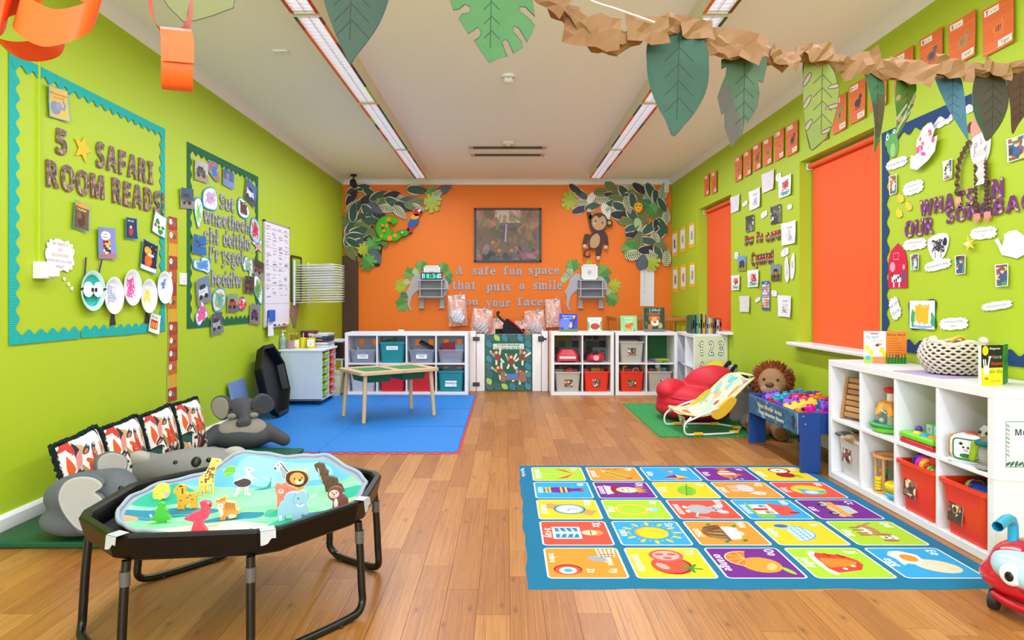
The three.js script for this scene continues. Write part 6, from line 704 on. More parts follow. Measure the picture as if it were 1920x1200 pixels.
{ // far one: facing the camera
  const t = thing('plush_elephant', 'dark grey plush elephant floor seat with cream belly beside the blue mat', 'soft toy',[-2.05,0.03,-5.12],0.3),g = plush('#565659'),cr = plush('#b9ad9c');
  mesh('body',blob([[0,0.1,0.02,0.28,0.125,0.22],{ a: [0.2,0.14,0.06],b: [0.36,0.06,0.14],r: 0.075,s: 0.055 },{ a: [-0.2,0.14,0.06],b: [-0.3,0.08,0.16],r: 0.075,s: 0.06 },[0.0,0.325,-0.03,0.15,0.11,0.12],{ a: [0.01,0.31,0.06],b: [0.04,0.24,0.14],r: 0.06,s: 0.036 },{ a: [0.04,0.24,0.14],b: [-0.01,0.235,0.16],r: 0.034,s: 0.03 }],56,0.035),g,t);
  mesh('belly',ball(0.2,0,0,0,1,0.24,0.62,28),cr,t,[0.01,0.19,0.11],[0.55,0,0]);
  for (const s of [-1,1]) { const e = mesh('ear',earGeo(0.16,0.2),g,t,s < 0 ? [-0.17,0.35,-0.02] : [0.17,0.37,0],s < 0 ? [0,-0.4,0.15] : [0.3,0.5,0.95]);if (s < 0) mesh('ear_lining',earGeo(0.135,0.175).scale(1,1,0.4),cr,e,[0,0,0.028]);mesh('eye',ball(0.013,s * 0.085,0.345,0.066),mat('#08080a',0.15),t);mesh('tusk',ball(0.034,0.01 + s * 0.09,0.285,0.08,1.2,0.75,0.7),cr,t);}
}
scene.children.at(-1).scale.setScalar(0.86);
{ const t = thing('koala_cushion', 'pale grey koala cushion lying behind the play tray', 'soft toy',[-1.92,0.036,-3.98],0.22),g = plush('#a19d98');t.scale.set(0.95,0.88,0.9);mesh('body',blob([[0,0.13,0,0.33,0.13,0.16,0.1],[-0.27,0.15,-0.02,0.11,0.1,0.09],[0.3,0.13,-0.02,0.1,0.1,0.09]],44,0.04),g,t);mesh('nose',ball(0.045,0.05,0.185,0.13,0.75,1.25,0.5),mat('#0c0c0e',0.4),t,[0,0,0],[0,0,-0.12]);for (const s of [-1,1]) { mesh('eye',ball(0.017,0.05 + s * 0.095,0.2 + s * 0.004,0.122),mat('#0c0c0e',0.2),t);mesh('ear_tuft',blob([[s * 0.28,0.21,0.02,0.075,0.055,0.05]],18,0.02),plush('#cfc8be'),t);} }

// ---------- play tray on its stand, fabric scene and wooden animals ----------
const TAN = [150,116,62,14,-30,-66,-118,-166].map((a) => a * Math.PI / 180),TRD = [0.57,0.555,0.505,0.485,0.53,0.485,0.53,0.545];
const LEGA = [150,114,69,14,-30,-66,-118,-166].map((a) => a * Math.PI / 180);
const TC = [-0.985,-2.545],RIM = 0.425;
{
  const t = thing('play_table', 'black octagonal play tray on a folding tube stand in the foreground', 'table',[TC[0],0,TC[1]]);
  const ang = TAN,rad = TRD;
  const sub = (k,y) => { const o = [];for (let i = 0;i < 8;i++) { const P = [0,1].map((d) => { const j = (i + d) % 8;return [Math.cos(ang[j]) * rad[j] * k,Math.sin(ang[j]) * rad[j] * k];});for (const f of [0.1,0.22,0.78,0.9]) o.push(V(P[0][0] + (P[1][0] - P[0][0]) * f,y,P[0][1] + (P[1][1] - P[0][1]) * f));} return o;};
  mesh('tray',loft([sub(0.93,RIM - 0.085),sub(0.965,RIM - 0.075),sub(1,RIM - 0.004),sub(0.99,RIM + 0.004),sub(0.95,RIM + 0.004),sub(0.935,RIM - 0.004),sub(0.9,RIM - 0.06),sub(0.5,RIM - 0.065)]),blackP,t);
  for (const [a,b] of [[0,1],[2,3],[4,5],[6,7]]) { const P = (j,k,y) => [Math.cos(LEGA[j]) * rad[j] * k,y,Math.sin(LEGA[j]) * rad[j] * k],n = mesh('stand_leg',tube([P(a,0.93,RIM - 0.08),P(a,0.945,0.25),P(a,0.96,0.1),P(a,0.965,0.05),...[0.06,0.14].map((f) => { const p = P(a,0.985,0.016),q = P(b,0.985,0.016);return [p[0] + (q[0] - p[0]) * f * 1.2,0.016 + (0.14 - f) * 0.12,p[2] + (q[2] - p[2]) * f * 1.2];}),...[0.86,0.94].map((f) => { const p = P(a,0.985,0.016),q = P(b,0.985,0.016);return [p[0] + (q[0] - p[0]) * f,0.016 + (f - 0.86) * 0.12,p[2] + (q[2] - p[2]) * f];}),P(b,0.965,0.05),P(b,0.96,0.1),P(b,0.945,0.25),P(b,0.93,RIM - 0.08)],0.0145,70,10),mat('#0c0a0a',0.35),t);for (const f of [0.25,0.75]) { const p = P(a,0.985,0),q = P(b,0.985,0);mesh('foot_pad',rbox(0.03,0.012,0.03,0.004,p[0] + (q[0] - p[0]) * f,0.007,p[2] + (q[2] - p[2]) * f),mat('#101010',0.6),n);} }
  for (const j of [1,2,3,4]) mesh('clear_tape',cyl(0.0165,0.0165,0.045,14,Math.cos(LEGA[j]) * rad[j] * 0.941,0.29,Math.sin(LEGA[j]) * rad[j] * 0.941),mat('#8a8480',0.15,{ transmission: 0.6,thickness: 0 }),t);
  // white tape holding the fabric
  [[1,0.0],[2,0.02],[3,0]].forEach(([j,d],i) => { const a = ang[j] + d,R = rad[j];const tp = mesh('tape_strip',merge(rbox(0.055,0.002,0.05,0.0008,0,0.0075,-0.005),flatGeo(shapeOf([-0.0275,0,0.0275,0,0.0275,-0.03,0.012,-0.028,-0.002,-0.046,-0.016,-0.05,-0.0275,-0.05]),0.0015).rotateX(-0.12).translate(0,0.006,0.021)),mat('#b4b4b8',0.6),scene);tp.scale.setScalar(0.85);tp.position.set(TC[0] + Math.cos(a) * R * 0.965,RIM,TC[1] + Math.sin(a) * R * 0.965);tp.rotation.y = PI / 2 - a;tag(tp, `white tape strip on the tray rim, ${['front left', 'front middle', 'right hand'][i]} one of three`, 'tape');});
}
const CLOTH = (x,z) => { // height of the fabric inside the tray
  const r = Math.hypot(x,z);let y = RIM - 0.045 + 0.006 * Math.sin(x * 9 + z * 5);if (r > 0.36) y += (r - 0.36) * 0.3;if (z < -0.25) y += Math.min(0.075,(-0.25 - z) * 0.55) * Math.min(1,Math.max(0,(x + 0.34) * 7));return y;};
{
  seed = 202;const W = 1024,tex = canvasTex(W,W,(g) => {
    fillR(g, '#7fd89a',0,0,W,W);const bl = (c,p) => { const n = p.length / 2,q = (i) => [p[(i % n) * 2],p[(i % n) * 2 + 1]],m = (i) => [(q(i)[0] + q(i + 1)[0]) / 2,(q(i)[1] + q(i + 1)[1]) / 2];g.beginPath();g.moveTo(...m(n - 1));for (let i = 0;i < n;i++) g.quadraticCurveTo(...q(i),...m(i));g.closePath();g.fillStyle = c;g.fill();};
    bl('#62b0e0',[0,0,W,0,W,0,W,150,W,170,700,250,420,250,200,300,0,330,0,330,0,0]);bl('#8cc8ec',[300,60,500,20,760,90,820,170,640,190,400,220,280,200]);for (let i = 0;i < 9;i++) { g.globalAlpha = 0.5;ell(g, '#dceaf6',rr(250,900),rr(70,190),rr(15,40),6,rr(-0.3,0.3));} g.globalAlpha = 1;
    bl('#8fe0a4',[0,330,200,250,450,260,700,250,W,230,W,400,W,640,700,560,400,600,200,640,0,700]);bl('#17a884',[0,300,130,290,230,380,220,480,120,560,40,620,0,600]);bl('#0f7f96',[0,720,160,560,330,560,430,600,400,660,260,690,120,760,0,800]);bl('#0f7f96',[420,740,520,660,640,660,640,730,560,770,470,800,400,780]);bl('#17a884',[640,640,720,630,760,660,740,730,660,740,640,700,640,640]);bl('#f0d8c0',[180,860,420,800,660,780,760,860,700,960,420,1000,200,960]);bl('#fdf6f0',[420,960,620,880,760,880,820,940,640,1024,420,1024,360,1000]);bl('#0f6f90',[760,760,860,640,W,520,W,600,960,680,900,800,840,860]);bl('#e8986a',[800,900,900,680,W,400,W,500,960,760,880,900,820,1000]);bl('#e8986a',[0,800,60,740,130,700,140,780,80,860,30,900,0,900]);bl('#17a884',[700,800,780,730,830,780,820,880,760,960,700,900,690,850]);
    bl('#17a884',[820,330,930,300,W,340,W,430,940,460,860,420,820,380]);for (let i = 0;i < 26;i++) poly(g,pick(['#e8986a', '#2aa088', '#c87848', '#ffffff']),[rr(100,950),rr(300,900),rr(100,950),rr(300,900)].map((v,k,A) => (k > 1 ? A[k - 2] + rr(-40,40) : v)),rr(4,9));
    for (let i = 0;i < 30;i++) { g.globalAlpha = 0.35;const x = rnd() * W,y = rr(640,1000);poly(g,pick(['#b8e8c0', '#0f8f8a', '#f4e0cc']),[x,y,x + rr(60,200),y + rr(-30,10)],rr(6,14));} g.globalAlpha = 1;bl('#1f8a70',[470,120,520,260,420,290,460,250,480,200,478,150,470,120]);
    g.strokeStyle = '#9aa0b0';g.lineWidth = 22;g.beginPath();g.arc(512,512,500,0,7);g.stroke();
  });
  const rim = (a) => { const s = Math.sin(a),c = Math.cos(a);let R = 0.445;for (let i = 0;i < 8;i++) { const p = TAN[i],q = TAN[(i + 1) % 8],A = TRD[i] * 0.885,B = TRD[(i + 1) % 8] * 0.885,x1 = Math.cos(p) * A,z1 = Math.sin(p) * A,ex = Math.cos(q) * B - x1,ez = Math.sin(q) * B - z1,D = c * ez - s * ex,u = (x1 * ez - z1 * ex) / D,v = (x1 * s - z1 * c) / D;if (u > 0 && v >= 0 && v <= 1) R = Math.min(R,u);} return R;};
  const rings = 20,seg = 72,pos = [],uv = [],idx = [];for (let i = 0;i <= rings;i++) for (let j = 0;j < seg;j++) { const a = j / seg * 2 * PI,r = rim(a) * i / rings,x = Math.cos(a) * r,z = Math.sin(a) * r;pos.push(x,CLOTH(x,z) + (i === rings ? 0.004 * Math.sin(a * 17) : 0),z);uv.push(0.5 + Math.cos(a) * 0.5 * i / rings,0.5 - Math.sin(a) * 0.5 * i / rings);}
  for (let i = 0;i < rings;i++) for (let j = 0;j < seg;j++) { const a = i * seg + j,b = i * seg + (j + 1) % seg,c = a + seg,d = b + seg;idx.push(a,b,c,b,d,c);}
  const G = new THREE.BufferGeometry();G.setAttribute('position',new THREE.Float32BufferAttribute(pos,3));G.setAttribute('uv',new THREE.Float32BufferAttribute(uv,2));G.setIndex(idx);G.computeVertexNormals();
  const t = thing('scene_cloth', 'round printed savannah cloth with a grey drawstring edge lying in the black tray', 'cloth',[TC[0],0,TC[1]]);mesh('cloth',G,new THREE.MeshStandardMaterial({ map: tex,roughness: 0.75,side: THREE.DoubleSide }),t);const ed = [];for (let j = 0;j < 60;j++) { const a = j / 60 * 2 * PI,q = rim(a),x = Math.cos(a) * q,z = Math.sin(a) * q;ed.push([x,CLOTH(x,z) + 0.004 + 0.004 * Math.sin(a * 17),z]);} mesh('drawstring_hem',tube(ed,0.008,160,8,true),mat('#9ba3b2',0.8),t);
}
// outline in a 0..100 box (y down), print on the same box; stands on the cloth
function woodAnimal(x,y,hpx,pts,draw,name,label,turn = 0,edge = '#e6c07a',smooth = true,sink = 0) {
  let d = 2.5;for (let i = 0;i < 8;i++) { const p = at(x,y,d);const yy = CLOTH(p.x - TC[0],p.z - TC[1]);d = F * (EYE - yy) / (y - PY);} const p = at(x,y,d),h = hpx * d / F;
  const xs = pts.filter((_,i) => !(i % 2)),ys = pts.filter((_,i) => i % 2),x0 = Math.min(...xs),x1 = Math.max(...xs),y0 = Math.min(...ys),y1 = Math.max(...ys),k = h / (y1 - y0);
  const c = cell((g,w,hh) => { g.save();g.scale(100 / (x1 - x0),100 / (y1 - y0));g.translate(-x0,-y0);draw(g);g.restore();});const s = shapeOf(pts.map((v,i) => (i % 2 ? (y1 - v) * k : (v - (x0 + x1) / 2) * k)),smooth);
  const o = mesh(name,flatGeo(s,0.016,c,0.0015).translate(0,0,-0.008),[c.m,mat(edge,0.6)]);o.position.set(p.x,p.y - sink,p.z);o.rotation.y = turn + Math.atan2(-p.x,-p.z) * 0.4;return tag(o,label, 'wooden animal');
}
const full = (g,c) => fillR(g,c,-50,-50,300,300);
woodAnimal(394,924,64,[46,0,56,2,70,6,72,14,60,18,54,36,50,56,50,100,42,100,41,72,36,72,34,100,24,100,22,74,18,100,10,100,12,66,14,52,26,44,38,24,42,10],(g) => { full(g, '#efc45e');for (let i = 0;i < 46;i++) { const y = rr(16,66);ell(g, '#7a3c1a',18 + rnd() * 34,y,2.2,2.6,rnd() * 3);} poly(g, '#b07828',[30,72,30,100,44,72,46,100],1.5);ell(g, '#222',60,9,1.6);}, 'toy_giraffe', 'tall wooden giraffe with brown spots standing in the tray',0.2, '#efcf8a',false);
woodAnimal(348,954,46,[20,6,34,0,50,4,52,30,60,38,86,34,94,46,92,96,72,98,72,78,50,80,48,100,24,100,24,56,20,34,8,30,10,20],(g) => { full(g, '#f0a020');for (const [x,y] of [[36,62],[60,52],[78,60],[70,44]]) ell(g, '#a8681c',x,y,5,4);fillR(g, '#3a1c0c',40,14,5,22);ell(g, '#5a2c10',36,6,8,4);fillR(g, '#2a1408',26,96,20,5);fillR(g, '#2a1408',74,94,18,5);ell(g, '#222',24,18,2);}, 'toy_horse', 'chunky yellow orange wooden horse in the tray',0, '#f0b040',false);
woodAnimal(303,936,29,[4,70,6,36,26,8,56,0,82,8,97,40,96,74,84,86,70,92,30,100,10,96],(g) => { full(g, '#ddda4a');g.strokeStyle = '#b8a828';g.lineWidth = 2;for (let i = 0;i < 30;i++) { g.strokeRect(rr(5,80),rr(5,80),7,6);} ell(g, '#c8a0b8',82,66,14,16);fillR(g, '#222',20,92,18,8);fillR(g, '#222',56,88,18,8);}, 'toy_hedgehog', 'yellow rounded wooden hedgehog with a lilac face in the tray',0, '#e6e060');
woodAnimal(303,980,39,[50,0,64,10,60,24,78,40,68,46,94,80,66,88,66,100,34,100,34,88,6,80,32,46,22,40,40,24,36,10],(g) => full(g, '#3aa428'), 'toy_tree', 'small green wooden fir tree at the front of the tray',0, '#4cb83a',false);
woodAnimal(372,996,57,[52,4,64,0,80,4,86,14,84,22,78,18,80,44,72,58,62,62,58,76,74,100,24,100,34,66,8,58,4,54,30,38,54,32,56,22],(g) => { full(g, '#e03a4e');ell(g, '#fff',76,8,2.4);ell(g, '#222',83,16,4,6);poly(g, '#b02038',[24,56,50,60,70,46],1.6);}, 'toy_flamingo', 'pink red wooden flamingo at the front of the tray',0, '#e85a6c',false);
woodAnimal(428,973,44,[6,10,14,16,30,8,44,0,48,8,44,24,60,26,82,30,88,60,100,62,98,74,88,74,84,92,58,96,56,80,44,88,40,100,24,100,26,80,16,56,8,38],(g) => { full(g, '#ef8a2c');ell(g, '#f6e8d0',24,44,12,14);ell(g, '#f6e8d0',28,68,8,16);for (let i = 0;i < 9;i++) poly(g, '#2a1408',[46 + i * 5,28,44 + i * 5,52 + (i % 2) * 10],2);for (const x of [16,36]) { ell(g, '#fff',x,30,5);ell(g, '#222',x,30,2.6);} ell(g, '#d86a6a',26,42,3);poly(g, '#2a1408',[14,20,20,14,30,12,34,18],2);ell(g, '#f6d8a8',70,84,14,8);}, 'toy_tiger', 'orange striped wooden tiger in the middle of the tray',0, '#f2d088',false);
woodAnimal(430,892,18,[0,60,8,40,30,14,60,0,90,8,100,34,96,70,60,90,20,100,4,84],(g) => { full(g, '#79b83a');for (let i = 0;i < 16;i++) ell(g, '#5a9a2a',20 + (i % 8) * 10,20 + Math.floor(i / 8) * 26,4);poly(g, '#c8dca0',[6,74,40,60,80,66],4);}, 'toy_crocodile', 'green wooden crocodile at the back of the tray',0, '#8ac84a');
woodAnimal(457,929,52,[50,4,58,0,68,4,80,10,68,14,66,34,76,36,74,54,60,66,58,92,66,98,50,98,50,68,40,68,24,100,8,100,28,66,14,56,10,48,36,40,56,30,54,14],(g) => { full(g, '#e8e4e4');ell(g, '#4a2c34',42,52,28,15);poly(g, '#d88a98',[38,66,22,98],2.5);poly(g, '#d88a98',[54,66,56,96],2.5);ell(g, '#e89a60',70,8,8,3);ell(g, '#222',61,6,1.8);}, 'toy_ostrich', 'ostrich figure with dark body and thin pink legs at the back of the tray',0, '#efecec',false);
woodAnimal(535,905,40,[4,30,2,20,14,12,26,0,40,6,50,26,64,44,92,44,100,60,98,98,84,98,80,78,60,80,58,98,40,98,38,62,30,40,16,38],(g) => { full(g, '#f0f0ee');for (let i = 0;i < 14;i++) poly(g, '#1a1a1e',[34 + i * 5,22 + i * 2,28 + i * 5,76],2.4);ell(g, '#1a1a1e',8,30,7,6);ell(g, '#222',22,16,3);poly(g, '#1a1a1e',[30,2,50,30,60,44],4);}, 'toy_zebra', 'black and white wooden zebra behind the lion in the tray',0.1, '#f2f2f0',false);
woodAnimal(538,950,45,[6,10,14,0,30,6,48,0,56,10,80,20,96,34,96,100,70,100,60,70,40,100,14,100,14,50,8,34],(g) => { full(g, '#e8745a');for (let i = 0;i < 26;i++) ell(g, '#c8503a',rr(8,94),rr(14,90),2.2);ell(g, '#f4b09a',30,34,12,10);ell(g, '#222',30,30,2.4);}, 'toy_leopard', 'salmon pink wooden leopard between lion and blue elephant',0, '#ee8a6c',false);
woodAnimal(558,928,46,[10,30,14,10,34,0,66,0,88,10,98,32,92,52,76,64,76,100,58,100,56,66,40,66,18,54],(g) => { full(g, '#efa040');ell(g, '#4a2410',52,32,44,33);ell(g, '#ef9a48',54,32,28,23);ell(g, '#f8e0c0',62,44,16,10);ell(g, '#222',64,38,6,4);ell(g, '#222',44,32,3);ell(g, '#222',72,30,3);}, 'toy_lion', 'wooden lion with a dark brown mane in the tray',0, '#f2c060');
woodAnimal(550,974,54,[4,100,2,70,10,40,20,34,26,14,46,4,66,6,80,0,96,8,100,30,92,52,94,66,100,74,96,82,80,80,76,96,50,100,46,80,24,82,22,100],(g) => { full(g, '#8cb2c4');poly(g, '#6e98ac',[60,10,50,34,66,50,84,40],2.4);ell(g, '#222',68,26,2.6);poly(g, '#f4f4f4',[64,46,72,52,84,48],5);fillR(g, '#f0f4f4',8,78,8,22);fillR(g, '#f0f4f4',34,80,8,20);}, 'toy_elephant', 'pale blue wooden elephant at the front right of the tray',0.05, '#a4c4d4');
woodAnimal(634,952,40,[10,30,14,12,30,2,50,0,70,8,80,26,78,40,94,54,100,76,90,96,60,100,34,100,32,62,20,54,12,44],(g) => { full(g, '#6a3c2c');ell(g, '#d8b8a8',38,32,22,18);ell(g, '#d8d0cc',46,74,9,22);for (const x of [30,48]) { ell(g, '#222',x,26,3);} ell(g, '#3a1c14',38,34,5,3);ell(g, '#e0a8a8',80,30,5,7);poly(g, '#3a1c14',[30,42,38,45,46,42],1.4);}, 'toy_monkey', 'brown wooden monkey at the right side of the tray',0.1, '#7a4a38');
woodAnimal(618,921,54,[0,6,14,0,30,4,36,22,46,30,44,46,60,50,76,56,78,72,90,78,100,100,40,100,34,76,22,60,16,34,6,24],(g) => { full(g, '#5c3a22');poly(g, '#d8d0b8',[14,20,20,44,26,62],3);for (let i = 0;i < 10;i++) poly(g, '#3a2412',[rr(0,80),rr(0,90),rr(20,90),rr(20,100)],2);}, 'toy_log', 'brown wooden tree trunk with stubby branches behind the monkey in the tray',0, '#6a4628',false);

